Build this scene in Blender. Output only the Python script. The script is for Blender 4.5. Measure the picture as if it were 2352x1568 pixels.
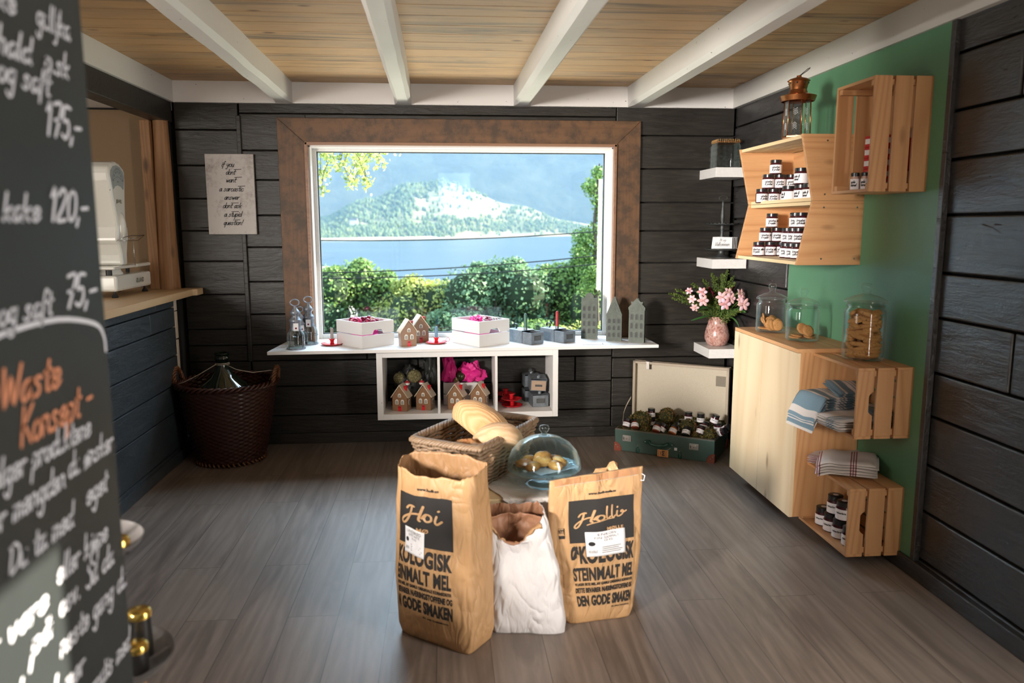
import bpy, bmesh, math, random
from mathutils import Vector, Matrix, noise
for o in list(bpy.data.objects): bpy.data.objects.remove(o, do_unlink=True)
S = bpy.context.scene; COL = S.collection
PI = math.pi
rnd = random.Random(7)

# ---------------------------------------------------------------- camera
F_PX, YAW, PITCH, ROLL, CAMH = 1778.17, 0.0848, 0.1494, -0.0011, 1.4955
def cam_axes():
    cy, sy, cp, sp = math.cos(YAW), math.sin(YAW), math.cos(PITCH), math.sin(PITCH)
    f = Vector((sy*cp, cy*cp, -sp)); r = Vector((cy, -sy, 0)); u = r.cross(f)
    cr, sr = math.cos(ROLL), math.sin(ROLL)
    return cr*r + sr*u, -sr*r + cr*u, f
_r, _u, _f = cam_axes()
cd = bpy.data.cameras.new('camera'); cam = bpy.data.objects.new('camera', cd); COL.objects.link(cam)
cd.sensor_width = 36; cd.lens = 36*F_PX/2352; cd.clip_start = .05; cd.clip_end = 12000
M = Matrix((( _r.x, _u.x, -_f.x, 0), (_r.y, _u.y, -_f.y, 0), (_r.z, _u.z, -_f.z, CAMH), (0, 0, 0, 1)))
cam.matrix_world = M; S.camera = cam
cd.dof.use_dof = True; cd.dof.focus_distance = 4.5; cd.dof.aperture_fstop = 2.3
# ---------------------------------------------------------------- view, world, lights
S.view_settings.view_transform = 'Standard'; S.view_settings.look = 'None'
S.view_settings.exposure = 0.95; S.view_settings.gamma = 1; S.view_settings.use_curve_mapping = False
W = bpy.data.worlds.new('world'); S.world = W; W.use_nodes = True
wn = W.node_tree; bg = wn.nodes['Background']
bg.inputs[0].default_value = (.55, .74, 1, 1); bg.inputs[1].default_value = 1.8
def light(name, kind, energy, color, loc, direction, sx=1, sy=1, angle=.01, spread=PI):
    l = bpy.data.lights.new(name, kind); l.energy = energy; l.color = color
    if kind == 'AREA':
        l.shape = 'RECTANGLE'; l.size = sx; l.size_y = sy; l.spread = spread
    if kind == 'SUN': l.angle = angle
    o = bpy.data.objects.new(name, l); COL.objects.link(o); o.location = loc
    o.rotation_euler = Vector(direction).to_track_quat('-Z', 'Y').to_euler()
    return o
light('sun', 'SUN', 12.5, (1, .91, .78), (0, 0, 50), (-1, -.06, -.40), angle=.009)
light('daylight_big_window', 'AREA', 500, (.62, .80, 1), (.3, 7.6, 4.3), (-.05, -1, -1.05), 4.5, 2.4)
light('fill_below_sill', 'AREA', 85, (1, .95, .84), (.2, 6.5, -.1), (0, -.75, 1), 3.6, .8)  # hidden lamp added under the sill to brighten the ceiling, imitates ground bounce
light('fill_side_opening', 'AREA', 38, (1, .93, .84), (2.10, 1.10, 1.12), (-1, .75, .02), .48, 1.9)  # fill lamp added at an unseen opening shaped for sun on the blackboard
light('fill_left_room', 'AREA', 34, (1, .94, .86), (-3.55, 2.2, 1.5), (.95, .8, .08), 1.8, 1.3)  # added fill lamp, no window stands here in the left room
light('fill_left_room_rear', 'AREA', 125, (1, .95, .90), (-3.45, -.9, 1.75), (.85, .80, -.16), 1.3, .9, spread=1.15)  # fill lamp added out of view to light the sack fronts

# ---------------------------------------------------------------- helpers
def sc(r, g, b):
    f = lambda c: (c/255/12.92) if c/255 <= .04045 else ((c/255+.055)/1.055)**2.4
    return (f(r), f(g), f(b), 1)
class MB:
    def __init__(s): s.v = []; s.f = []; s.m = []; s.mi = 0; s.xf = None
    def add(s, vs, fs):
        b = len(s.v)
        for p in vs:
            p = Vector(p)
            s.v.append(s.xf @ p if s.xf is not None else p)
        for f in fs: s.f.append([b+i for i in f]); s.m.append(s.mi)
    def box(s, x0, x1, y0, y1, z0, z1):
        s.add([(x0,y0,z0),(x1,y0,z0),(x1,y1,z0),(x0,y1,z0),(x0,y0,z1),(x1,y0,z1),(x1,y1,z1),(x0,y1,z1)],
              [(0,3,2,1),(4,5,6,7),(0,1,5,4),(1,2,6,5),(2,3,7,6),(3,0,4,7)])
        return s
    def prism(s, pts, a, b, axis='Y'):
        # pts 2D outline (ccw), extruded a..b along axis
        n = len(pts); mk = {'Y': lambda p, t: (p[0], t, p[1]), 'X': lambda p, t: (t, p[0], p[1]), 'Z': lambda p, t: (p[0], p[1], t)}[axis]
        vs = [mk(p, a) for p in pts] + [mk(p, b) for p in pts]
        fs = [tuple(range(n)), tuple(range(2*n-1, n-1, -1))] + [((i+1) % n, i, n+i, n+(i+1) % n) for i in range(n)]
        s.add(vs, fs); return s
    def lathe(s, prof, n=32, c=(0, 0, 0), sx=1, sy=1, closed=False):
        vs = []; fs = []; k = len(prof)
        for i in range(n):
            a = 2*PI*i/n
            for r, z in prof: vs.append((c[0]+sx*r*math.cos(a), c[1]+sy*r*math.sin(a), c[2]+z))
        for i in range(n):
            j = (i+1) % n
            for q in range(k-1): fs.append((i*k+q, j*k+q, j*k+q+1, i*k+q+1))
            if closed: fs.append((i*k+k-1, j*k+k-1, j*k, i*k))
        s.add(vs, fs)
        return s
    def tube(s, pts, r, n=8, closed=False, caps=True):
        pts = [Vector(p) for p in pts]; m = len(pts); vs = []; fs = []; prev = None
        for i, p in enumerate(pts):
            if closed: t = pts[(i+1) % m]-pts[i-1]
            else: t = pts[min(i+1, m-1)]-pts[max(i-1, 0)]
            t.normalize()
            if prev is None:
                a = Vector((0, 0, 1)) if abs(t.z) < .9 else Vector((1, 0, 0))
                prev = (a - t*a.dot(t)).normalized()
            else:
                q = prev - t*prev.dot(t); prev = q.normalized() if q.length > 1e-6 else prev
            bi = t.cross(prev); rr = r[i] if isinstance(r, (list, tuple)) else r
            for k in range(n):
                a = 2*PI*k/n; vs.append(p + prev*math.cos(a)*rr + bi*math.sin(a)*rr)
        for i in range(m if closed else m-1):
            j = (i+1) % m
            for k in range(n): fs.append((i*n+k, i*n+(k+1) % n, j*n+(k+1) % n, j*n+k))
        if caps and not closed: fs.append(tuple(range(n-1, -1, -1))); fs.append(tuple((m-1)*n+k for k in range(n)))
        s.add(vs, fs); return s
    def ball(s, c, r, nu=16, nv=10, sc=(1, 1, 1), fn=None):
        vs = []; fs = []
        for j in range(nv+1):
            ph = PI*j/nv
            for i in range(nu):
                a = 2*PI*i/nu; d = Vector((math.sin(ph)*math.cos(a), math.sin(ph)*math.sin(a), math.cos(ph)))
                k = r*(fn(d) if fn else 1)
                vs.append((c[0]+d.x*k*sc[0], c[1]+d.y*k*sc[1], c[2]+d.z*k*sc[2]))
        for j in range(nv):
            for i in range(nu):
                fs.append((j*nu+i, (j+1)*nu+i, (j+1)*nu+(i+1) % nu, j*nu+(i+1) % nu))
        s.add(vs, fs); return s
def obj(name, mb, mat, parent=None, loc=None, rot=None, smooth=False, bevel=0, sub=0, solid=0, sharp=None):
    me = bpy.data.meshes.new(name); me.from_pydata([tuple(v) for v in mb.v], [], mb.f)
    if len(me.polygons) == len(mb.f):
        for p, mi in zip(me.polygons, mb.m): p.material_index = mi
    for m_ in (mat if isinstance(mat, (list, tuple)) else [mat]): me.materials.append(m_)
    bm = bmesh.new(); bm.from_mesh(me)
    bmesh.ops.remove_doubles(bm, verts=bm.verts, dist=1e-6)
    bmesh.ops.recalc_face_normals(bm, faces=bm.faces); bm.to_mesh(me); bm.free()
    if smooth:
        me.polygons.foreach_set('use_smooth', [True]*len(me.polygons))
        if sharp is not None: me.set_sharp_from_angle(angle=sharp)
    o = bpy.data.objects.new(name, me); COL.objects.link(o)
    if parent: o.parent = parent
    if loc is not None: o.location = loc
    if rot is not None: o.rotation_euler = rot
    if bevel:
        b = o.modifiers.new('bevel', 'BEVEL'); b.width = bevel; b.segments = 2; b.limit_method = 'ANGLE'; b.angle_limit = .6
    if solid:
        b = o.modifiers.new('solid', 'SOLIDIFY'); b.thickness = solid; b.offset = -1
    if sub:
        b = o.modifiers.new('sub', 'SUBSURF'); b.levels = sub; b.render_levels = sub
    return o
def tag(o, label, cat, group=None, kind=None):
    o['label'] = label; o['category'] = cat
    if group: o['group'] = group
    if kind: o['kind'] = kind
    return o
def thing(name, label, cat, loc=(0, 0, 0), rz=0, group=None):
    o = bpy.data.objects.new(name, None); COL.objects.link(o); o.empty_display_size = .05
    o.location = loc; o.rotation_euler = (0, 0, rz); return tag(o, label, cat, group)
def struct(name, mb, mat, **k):
    o = obj(name, mb, mat, **k); o['kind'] = 'structure'; return o
def dup(root, loc, rot=None, label=None, group=None, scale=None):
    r = root.copy(); COL.objects.link(r); r.location = loc
    if rot is not None: r.rotation_euler = rot if isinstance(rot, (tuple, list)) else (0, 0, rot)
    if scale: r.scale = (scale,)*3
    if label: r['label'] = label
    if group: r['group'] = group
    for ch in list(root.children):
        c = ch.copy(); COL.objects.link(c); c.parent = r
        for g in ch.children:
            d = g.copy(); COL.objects.link(d); d.parent = c
    return r

# ---------------------------------------------------------------- materials
class NT:
    def __init__(s, name):
        s.m = bpy.data.materials.new(name); s.m.use_nodes = True; s.t = s.m.node_tree
        s.b = s.t.nodes['Principled BSDF']; s.out = s.t.nodes['Material Output']
    def n(s, typ, **k):
        x = s.t.nodes.new(typ)
        for a, v in k.items():
            if a.startswith('i_'):
                key = a[2:]; key = int(key) if key.isdigit() else key.replace('_', ' ')
                s.set(x.inputs[key], v)
            else: setattr(x, a, v)
        return x
    def set(s, inp, v):
        if hasattr(v, 'is_output') or hasattr(v, 'links'): s.t.links.new(v, inp)
        else: inp.default_value = v
    def p(s, **k):
        for a, v in k.items(): s.set(s.b.inputs[a.replace('_', ' ')], v)
        return s
    def ramp(s, fac, stops, interp='LINEAR'):
        r = s.n('ShaderNodeValToRGB'); s.set(r.inputs[0], fac); cr = r.color_ramp; cr.interpolation = interp
        while len(cr.elements) < len(stops): cr.elements.new(.5)
        for e, (pos, c) in zip(cr.elements, stops):
            e.position = pos; e.color = c if len(c) == 4 else (*c, 1)
        return r.outputs[0]
    def mix(s, fac, a, b, mode='MIX'):
        x = s.n('ShaderNodeMix', data_type='RGBA', blend_type=mode)
        s.set(x.inputs[0], fac); s.set(x.inputs[6], a); s.set(x.inputs[7], b); return x.outputs[2]
    def math(s, op, a, b=0.0):
        x = s.n('ShaderNodeMath', operation=op); s.set(x.inputs[0], a); s.set(x.inputs[1], b); return x.outputs[0]
    def coords(s, scale=(1, 1, 1), island=False, obj_random=False):
        tc = s.n('ShaderNodeTexCoord').outputs['Object']
        if island or obj_random:
            rn = s.n('ShaderNodeNewGeometry').outputs['Random Per Island'] if island else s.n('ShaderNodeObjectInfo').outputs['Random']
            v = s.n('ShaderNodeVectorMath', operation='SCALE'); v.inputs[0].default_value = (13.7, 7.3, 9.1); s.set(v.inputs[3], rn)
            a = s.n('ShaderNodeVectorMath', operation='ADD'); s.set(a.inputs[0], tc); s.set(a.inputs[1], v.outputs[0]); tc = a.outputs[0]
        mp = s.n('ShaderNodeMapping'); s.set(mp.inputs[0], tc); mp.inputs['Scale'].default_value = scale
        return mp.outputs[0]
    def noise(s, vec, scale, detail=4, rough=.5, dist=0):
        x = s.n('ShaderNodeTexNoise'); s.set(x.inputs['Vector'], vec); x.inputs['Scale'].default_value = scale
        x.inputs['Detail'].default_value = detail; x.inputs['Roughness'].default_value = rough; x.inputs['Distortion'].default_value = dist
        return x.outputs[0]
    def bump(s, h, strength=.3, dist=.01):
        x = s.n('ShaderNodeBump'); x.inputs['Strength'].default_value = strength; x.inputs['Distance'].default_value = dist
        s.set(x.inputs['Height'], h); s.set(s.b.inputs['Normal'], x.outputs[0]); return s
def plain(name, col, rough=.5, metal=0, bump=0, bscale=60, **k):
    t = NT(name); t.p(Base_Color=col, Roughness=rough, Metallic=metal)
    v = t.coords()
    n1 = t.noise(v, bscale, 3)
    t.p(Base_Color=t.mix(n1, tuple(c*.9 for c in col[:3])+(1,), tuple(min(1, c*1.1) for c in col[:3])+(1,)))
    if bump: t.bump(n1, bump, .004)
    for a, b in k.items(): t.p(**{a: b})
    return t.m
def wood(name, light_, dark, axis, ring=26, rough=.5, knots=True, bump=.12, contrast=1, island=True, stain=None):
    t = NT(name)
    st = {'X': (.06, 1, 1), 'Y': (1, .06, 1), 'Z': (1, 1, .06)}[axis]
    v = t.coords(st, island=island, obj_random=not island)
    big = t.noise(v, 3.0, 2, .5)
    g0 = t.noise(v, ring*.28, 1.5, .4, .25)
    rg = t.math('PINGPONG', t.math('MULTIPLY', g0, 30.0), 1)
    fine = t.noise(v, 140, 4, .6)
    c = t.ramp(rg, [(.25, light_), (.65, tuple(a*.72+b*.28 for a, b in zip(light_, dark))), (1.0, tuple(a*.25+b*.75 for a, b in zip(light_, dark)))])
    c = t.mix(t.math('MULTIPLY', fine, .62*contrast), c, dark)
    c = t.mix(t.math('MULTIPLY', big, .6*contrast), c, tuple(a*.5+b*.5 for a, b in zip(light_, dark)))
    if island:
        ri = t.n('ShaderNodeNewGeometry').outputs['Random Per Island']; c = t.mix(t.math('MULTIPLY', ri, .42), c, tuple(a*.55+b*.45 for a, b in zip(light_, dark)))
    if knots:
        st2 = {'X': (.35, 1, 1), 'Y': (1, .35, 1), 'Z': (1, 1, .35)}[axis]
        v2 = t.coords(st2, island=island, obj_random=not island)
        vo = t.n('ShaderNodeTexVoronoi'); t.set(vo.inputs['Vector'], v2); vo.inputs['Scale'].default_value = 7
        k = t.ramp(vo.outputs['Distance'], [(.06, (1, 1, 1)), (.15, (0, 0, 0))])
        kd = tuple(x*.45 for x in dark[:3])+(1,)
        c = t.mix(t.math('MULTIPLY', k, .8), c, kd)
    if stain:
        n2 = t.noise(t.coords(), stain[1], 5, .65)
        c = t.mix(t.ramp(n2, [(.42, (0, 0, 0)), (.62, (1, 1, 1))]), c, stain[0])
    t.p(Base_Color=c, Roughness=rough); t.bump(fine, bump, .003)
    return t.m
PINE_L, PINE_D = (.68, .39, .18, 1), (.36, .14, .045, 1)
M_pine = {a: wood('pine_'+a, PINE_L, PINE_D, a, ring=14) for a in 'XYZ'}
M_pale = {a: wood('pale_pine_'+a, (.70, .56, .37, 1), (.56, .40, .23, 1), a, ring=8, contrast=.5) for a in 'XYZ'}
M_pedge = {a: wood('planed_pine_'+a, (.78, .62, .38, 1), (.66, .47, .24, 1), a, ring=10, knots=False) for a in 'XYZ'}
def paint_mat(name, base, hi, axis, rough=.42, spec=.5):
    t = NT(name); st = {'X': (.12, 1, 1), 'Y': (1, .12, 1), 'Z': (1, 1, .12)}[axis]
    v = t.coords(st, island=True); g = t.noise(v, 60, 6, .65, .3); v0 = t.coords(); b = t.noise(v0, 2.3, 4, .6); cr = t.noise(t.coords(st), 12, 8, .75, 1.2)
    crack = t.ramp(cr, [(.30, (1, 1, 1)), (.36, (0, 0, 0))])
    c = t.mix(t.ramp(g, [(.45, (0, 0, 0)), (.75, (1, 1, 1))]), base, hi)
    c = t.mix(t.math('MULTIPLY', b, .5), c, tuple(x*.6 for x in base[:3])+(1,))
    c = t.mix(crack, c, (.006, .005, .004, 1))
    t.p(Base_Color=c, Roughness=t.math('ADD', t.math('MULTIPLY', g, .25), rough-.1), Specular_IOR_Level=spec)
    lg = t.noise(t.coords(tuple(1 if q == 1 else .3 for q in st), island=True), 16, 5, .65, .6); h = t.math('SUBTRACT', t.math('ADD', t.math('MULTIPLY', g, .5), lg), crack); t.bump(h, .55, .009)
    return t.m
M_dark = paint_mat('dark_brown_paint', (.0165, .0135, .010, 1), (.036, .030, .022, 1), 'X')
M_darkY = paint_mat('dark_brown_paint_side', (.020, .018, .017, 1), (.045, .042, .040, 1), 'Y', rough=.29, spec=.9)
M_counterpaint = paint_mat('black_counter_paint', (.040, .049, .057, 1), (.075, .092, .105, 1), 'Y', rough=.34)
M_gap = plain('plank_gap_shadow_wood', (.008, .007, .006, 1), .9)
def white_paint(name, col=(.55, .53, .49, 1), rough=.45, dirt=.25):
    t = NT(name); v = t.coords(); n = t.noise(v, 3, 5, .6); sp = t.noise(v, 38, 2, .5)
    c = t.mix(t.math('MULTIPLY', n, dirt), col, tuple(x*.72 for x in col[:3])+(1,))
    c = t.mix(t.ramp(sp, [(.235, (1, 1, 1)), (.25, (0, 0, 0))]), c, (.12, .09, .06, 1))
    t.p(Base_Color=c, Roughness=rough); t.bump(t.noise(v, 14, 5), .12, .004); return t.m
M_white = white_paint('white_painted_beam')
M_whitewood = white_paint('white_painted_wood', (.72, .69, .66, 1), .4, .15)
M_white_smooth = plain('white_lacquer', (.70, .68, .65, 1), .35)
M_green = plain('green_wall_paint', (.085, .215, .115, 1), .42, bump=.05, bscale=180)
def floor_mat():
    t = NT('grey_oak_laminate')
    tc = t.n('ShaderNodeTexCoord').outputs['Object']
    mp = t.n('ShaderNodeMapping'); t.set(mp.inputs[0], tc); mp.inputs['Rotation'].default_value = (0, 0, PI/2); mp.inputs['Location'].default_value = (.3, .05, 0)
    br = t.n('ShaderNodeTexBrick', offset=.37, offset_frequency=2); t.set(br.inputs['Vector'], mp.outputs[0])
    br.inputs['Scale'].default_value = 1; br.inputs['Mortar Size'].default_value = .0012; br.inputs['Brick Width'].default_value = 1.28; br.inputs['Row Height'].default_value = .192
    br.inputs['Color1'].default_value = (.0, 0, 0, 1); br.inputs['Color2'].default_value = (1, 1, 1, 1); br.inputs['Mortar'].default_value = (.5, .5, .5, 1)
    off = t.n('ShaderNodeVectorMath', operation='SCALE'); t.set(off.inputs[0], br.outputs['Color']); off.inputs[3].default_value = 9.0
    ad = t.n('ShaderNodeVectorMath', operation='ADD'); t.set(ad.inputs[0], tc); t.set(ad.inputs[1], off.outputs[0])
    m2 = t.n('ShaderNodeMapping'); t.set(m2.inputs[0], ad.outputs[0]); m2.inputs['Scale'].default_value = (1, .10, 1)
    g = t.noise(m2.outputs[0], 60, 6, .65, .6); g2 = t.noise(m2.outputs[0], 9, 4, .6, 1.5)
    wv = t.n('ShaderNodeTexWave', bands_direction='X'); t.set(wv.inputs['Vector'], m2.outputs[0]); wv.inputs['Scale'].default_value = 7; wv.inputs['Distortion'].default_value = 14; wv.inputs['Detail'].default_value = 3
    c = t.mix(g, (.150, .112, .088, 1), (.31, .25, .21, 1))
    c = t.mix(t.math('MULTIPLY', t.ramp(g2, [(.46, (0, 0, 0)), (.66, (1, 1, 1))]), .6), c, (.075, .055, .043, 1))
    c = t.mix(t.math('MULTIPLY', wv.outputs[1], .34), c, (.09, .068, .055, 1))
    c = t.mix(t.math('MULTIPLY', br.outputs['Color'], .28), c, (.25, .21, .18, 1))
    c = t.mix(br.outputs['Fac'], c, (.05, .04, .033, 1))
    t.p(Base_Color=c, Roughness=t.math('ADD', t.math('MULTIPLY', g, .2), .30)); t.bump(g, .12, .002); return t.m
M_floor = floor_mat()
def glass(name, tint=(1, 1, 1, 1), rough=.0, ior=1.45):
    # thin clear glass: lets light and shadow rays through with its tint, mirrors by Fresnel
    t = NT(name); tr = t.n('ShaderNodeBsdfTransparent'); tr.inputs[0].default_value = tint
    gl = t.n('ShaderNodeBsdfGlossy'); gl.inputs['Roughness'].default_value = rough
    lwn = t.n('ShaderNodeLayerWeight'); lwn.inputs['Blend'].default_value = .5
    fr_ = t.math('ADD', t.math('MULTIPLY', t.math('POWER', lwn.outputs['Facing'], 3.5), (.62 if ior < 1.3 else .8) if ior < 1.44 else .75), .04 if ior > 1.44 else .03)
    mx = t.n('ShaderNodeMixShader'); t.set(mx.inputs[0], fr_); t.set(mx.inputs[1], tr.outputs[0]); t.set(mx.inputs[2], gl.outputs[0])
    if ior < 1.44:
        # pale diffuse colour painted in at grazing angles imitates bright glass edges
        df = t.n('ShaderNodeBsdfDiffuse'); df.inputs[0].default_value = (.62, .70, .68, 1)
        m2_ = t.n('ShaderNodeMixShader'); t.set(m2_.inputs[0], t.math('MULTIPLY', t.math('POWER', lwn.outputs['Facing'], 5), .42)); t.set(m2_.inputs[1], mx.outputs[0]); t.set(m2_.inputs[2], df.outputs[0]); mx = m2_
    t.set(t.out.inputs[0], mx.outputs[0]); return t.m
M_pane = glass('window_glass', (.97, .985, .98, 1))
M_glass = glass('clear_glass', (.945, .965, .955, 1), .02, 1.27)
M_glassblue = glass('blue_green_glass', (.86, .95, .97, 1), .015, 1.35)
# ================================================================ ROOM
D, WR, WL = 5.321, 1.983, -1.735
ZB, ZC = 2.277, 2.41
# floor
b = MB(); b.box(WL-1.9, WR+.05, -1.6, D+.1, -.06, 0); struct('floor', b, M_floor)
# ceiling boards run left-right
def ceil_mat():
    t = NT('worn_pine_ceiling'); st = (.07, 1, 1)
    v = t.coords(st, island=True); g = t.noise(v, 70, 6, .7, .4); b1 = t.noise(v, 9, 5, .7, .8); v0 = t.coords((.5, 1, 1), island=True); s2 = t.noise(v0, 5, 6, .7)
    kn = t.n('ShaderNodeTexVoronoi'); t.set(kn.inputs['Vector'], t.coords((.5, 1, 1), island=True)); kn.inputs['Scale'].default_value = 6
    c = t.mix(g, (.55, .34, .155, 1), (.29, .155, .062, 1)); c = t.mix(t.math('MULTIPLY', t.n('ShaderNodeNewGeometry').outputs['Random Per Island'], .4), c, (.36, .23, .12, 1))
    c = t.mix(t.ramp(b1, [(.52, (0, 0, 0)), (.66, (.9, .9, .9))]), c, (.13, .085, .05, 1))
    c = t.mix(t.math('MULTIPLY', t.ramp(s2, [(.5, (0, 0, 0)), (.75, (1, 1, 1))]), .6), c, (.22, .17, .12, 1))
    c = t.mix(t.ramp(kn.outputs['Distance'], [(.05, (1, 1, 1)), (.12, (0, 0, 0))]), c, (.12, .05, .02, 1))
    t.p(Base_Color=c, Roughness=.55); t.bump(g, .15, .004); return t.m
M_ceil = ceil_mat()
b = MB(); y = -1.55; ys = 0
while y < D:
    w = .158 + .012*math.sin(y*37)
    b.box(WL-.02, WR+.02, y+.0025, min(y+w-.0025, D+.02), ZC+.001, ZC+.022); y += w
    # tongue between boards
b2 = MB(); b2.box(WL-.02, WR+.02, -1.6, D+.02, ZC+.018, ZC+.06)
ce = struct('ceiling', b, M_ceil, bevel=.003)
struct('trim_6', b2, M_gap)
# planked walls
def planks(zs, a0, a1, axis, plane, th, seams, gap=.007, skip=None, wob=.004):
    """zs: plank boundaries; seams: dict row->[positions]; returns MB of boards whose face is at 'plane' (thickness th outward)"""
    m = MB()
    for i in range(len(zs)-1):
        lo, hi = zs[i], zs[i+1]
        cuts = sorted([a0] + seams.get(i, []) + [a1])
        for k in range(len(cuts)-1):
            d = wob*math.sin(i*12.9+k*7.7)
            p0, p1 = cuts[k]+(.003 if k else 0), cuts[k+1]-(.003 if k < len(cuts)-2 else 0)
            segs = [(p0, p1, lo, hi)]
            if skip:
                s0, s1, t0, t1 = skip; out = []
                for (q0, q1, l, h) in segs:
                    if h <= t0 or l >= t1 or q1 <= s0 or q0 >= s1: out.append((q0, q1, l, h)); continue
                    if q0 < s0: out.append((q0, s0, l, h))
                    if q1 > s1: out.append((s1, q1, l, h))
                    if l < t0: out.append((max(q0, s0), min(q1, s1), l, t0))
                    if h > t1: out.append((max(q0, s0), min(q1, s1), t1, h))
                segs = out
            for (q0, q1, l, h) in segs:
                l2, h2 = l+gap/2, h-gap/2
                if h2-l2 < .005: continue
                if axis == 'X': m.box(q0, q1, plane+d, plane+th, l2, h2)
                else: m.box(plane+d, plane+th, q0, q1, l2, h2)
    return m
WIN = (-.905, 1.150, .69, 2.018)
# left part of the back wall, and right part, have their own courses
zl = [0, .195, .40, .579, .69, .801, 1.036, 1.258, 1.459, 1.668, 1.881, 2.108, 2.30]
zr = [0, .215, .42, .565, .797, 1.019, 1.233, 1.453, 1.647, 1.874, 2.095, 2.30]
zm = [.0, .195, .40, .579, .69, .90, 1.12, 1.35, 1.56, 1.79, 1.98, 2.215, 2.30]
b = planks(zl, WL-.0, -1.335, 'X', D, .05, {})
b2 = planks(zm, -1.325, WR if False else 1.16, 'X', D+.003, .05, {0: [.3], 1: [.6], 2: [-.2, .9], 3: [-.55]}, skip=WIN)
b3 = planks(zr, 1.165, WR, 'X', D-.002, .05, {})
for q in (b2, b3): b.add(q.v, q.f)
b.box(-1.345, -1.318, D-.012, D+.04, .58, 2.20)   # upright batten where the courses meet
struct('wall_back', b, M_dark, bevel=.004)
# solid wall behind the boards, with the window opening
b = MB(); x0, x1, z0, z1 = WIN
for (a, c, e, g) in ((WL-1.95, x0, -.05, 2.5), (x1, WR+.1, -.05, 2.5), (x0, x1, -.05, z0), (x0, x1, z1, 2.5)):
    b.box(a, c, D+.045, D+.17, e, g)
struct('wall_back_core', b, M_gap)
# right wall: dark logs, green panel in front of them
zw = [.0, .085, .297, .498, .707, .892, 1.119, 1.301, 1.533, 1.748, 1.934, 2.152, 2.30]
b = planks(zw, 1.35, D, 'Y', WR+.012, .06, {6: [2.42, 4.4], 5: [2.55], 3: [4.6], 9: [2.0], 10: [2.62]}, gap=.010, wob=.005)
q = planks(zw, -1.5, .85, 'Y', WR+.012, .06, {}, gap=.01); b.add(q.v, q.f)
q = planks([2.09, 2.152, 2.30], .85, 1.35, 'Y', WR+.012, .06, {}, gap=.01); b.add(q.v, q.f)
struct('wall_right', b, M_darkY, bevel=.006)
b = MB(); b.box(WR+.06, WR+.15, 1.35, D+.15, -.05, 2.5); b.box(WR+.06, WR+.15, -1.6, .85, -.05, 2.5); b.box(WR+.06, WR+.15, .85, 1.35, 2.10, 2.5)
struct('wall_right_core', b, M_gap)
b = MB()
b.prism([(3.000, .072), (4.345, .072), (4.345, 1.2), (4.268, ZB), (3.000, ZB)], WR-.004, WR+.012, 'X')
struct('wall_right_green_panel', b, M_green)
# raw edge strip of the green panel
b = MB(); b.box(WR-.012, WR+.014, 2.972, 3.000, .075, ZB); struct('trim_1', b, M_darkY, bevel=.002)
# baseboards
b = MB(); b.box(WR-.016, WR+.02, 1.35, D, 0, .074); struct('baseboard_right', b, M_darkY, bevel=.004)
b = MB(); b.box(-1.7, WR, D-.022, D+.02, 0, .072); struct('baseboard_back', b, M_dark, bevel=.004)
# left: header beam, counter front, room behind
b = MB(); b.box(WL-.12, WL-.012, -1.5, D, 2.15, ZB+.02); struct('trim_2', b, M_dark, bevel=.006)
zc = [.0, .09, .33, .50, .68, .86, .985, 1.045]
b = planks(zc, -1.5, 5.03, 'Y', WL+.02, -.06, {5: [4.62], 6: [4.72]}, gap=.006, wob=.002)
struct('wall_left', b, M_counterpaint, bevel=.004)
b = MB(); b.box(WL-.06, WL-.045, -1.5, D, 0, 1.05); struct('wall_left_core', b, M_gap)
b = MB(); b.box(WL-.04, WL+.034, -1.5, D-.02, 0, .07); struct('baseboard_left', b, M_counterpaint, bevel=.004)
M_sunlit_strip = wood('sunlit_raw_board_end', (.72, .62, .50, 1), (.5, .38, .28, 1), 'Z', knots=False)  # sunlight on the bare board ends is put into this pale colour
b = MB()
for l, h, w in ((.56, .775, .012), (.782, .955, .014), (.960, 1.04, .013)): b.box(WL-.01, WL+.022, 5.035, 5.035+w+.03, l, h)
struct('trim_3', b, M_sunlit_strip, bevel=.004)
b = MB(); b.box(WL-1.9, WL-1.8, -1.6, D+.05, 0, 2.4); struct('wall_left_far', b, M_whitewood)
M_beige = plain('beige_fibreboard', (.215, .14, .075, 1), .8, bump=.2, bscale=220)
b = MB(); b.box(WL-1.85, WL-.10, D-.035, D+.05, 0, 2.232); struct('wall_left_back', b, M_beige)
b = MB(); b.box(WL-1.9, WL-.02, -1.6, D+.06, 2.232, 2.30); struct('ceiling_left_room', b, M_white_smooth)
b = MB(); b.box(WL-1.85, WL-.10, D-.05, D-.03, 2.222, 2.232); struct('trim_4', b, M_gap)
# rear wall with a glazed door opening, roof
b = MB()
for (a, c, e, g) in ((WL-1.9, -.10, 0, 2.45), (.40, WR+.1, 0, 2.45), (-.10, .40, 2.30, 2.45), (-.10, .40, 0, 1.76)): b.box(a, c, -1.6, -1.46, e, g)
struct('wall_rear', b, M_whitewood)
b = MB(); b.box(WL-2.0, WR+.25, -1.75, D+.3, 2.47, 2.56); struct('ceiling_roof', b, M_gap)
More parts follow.
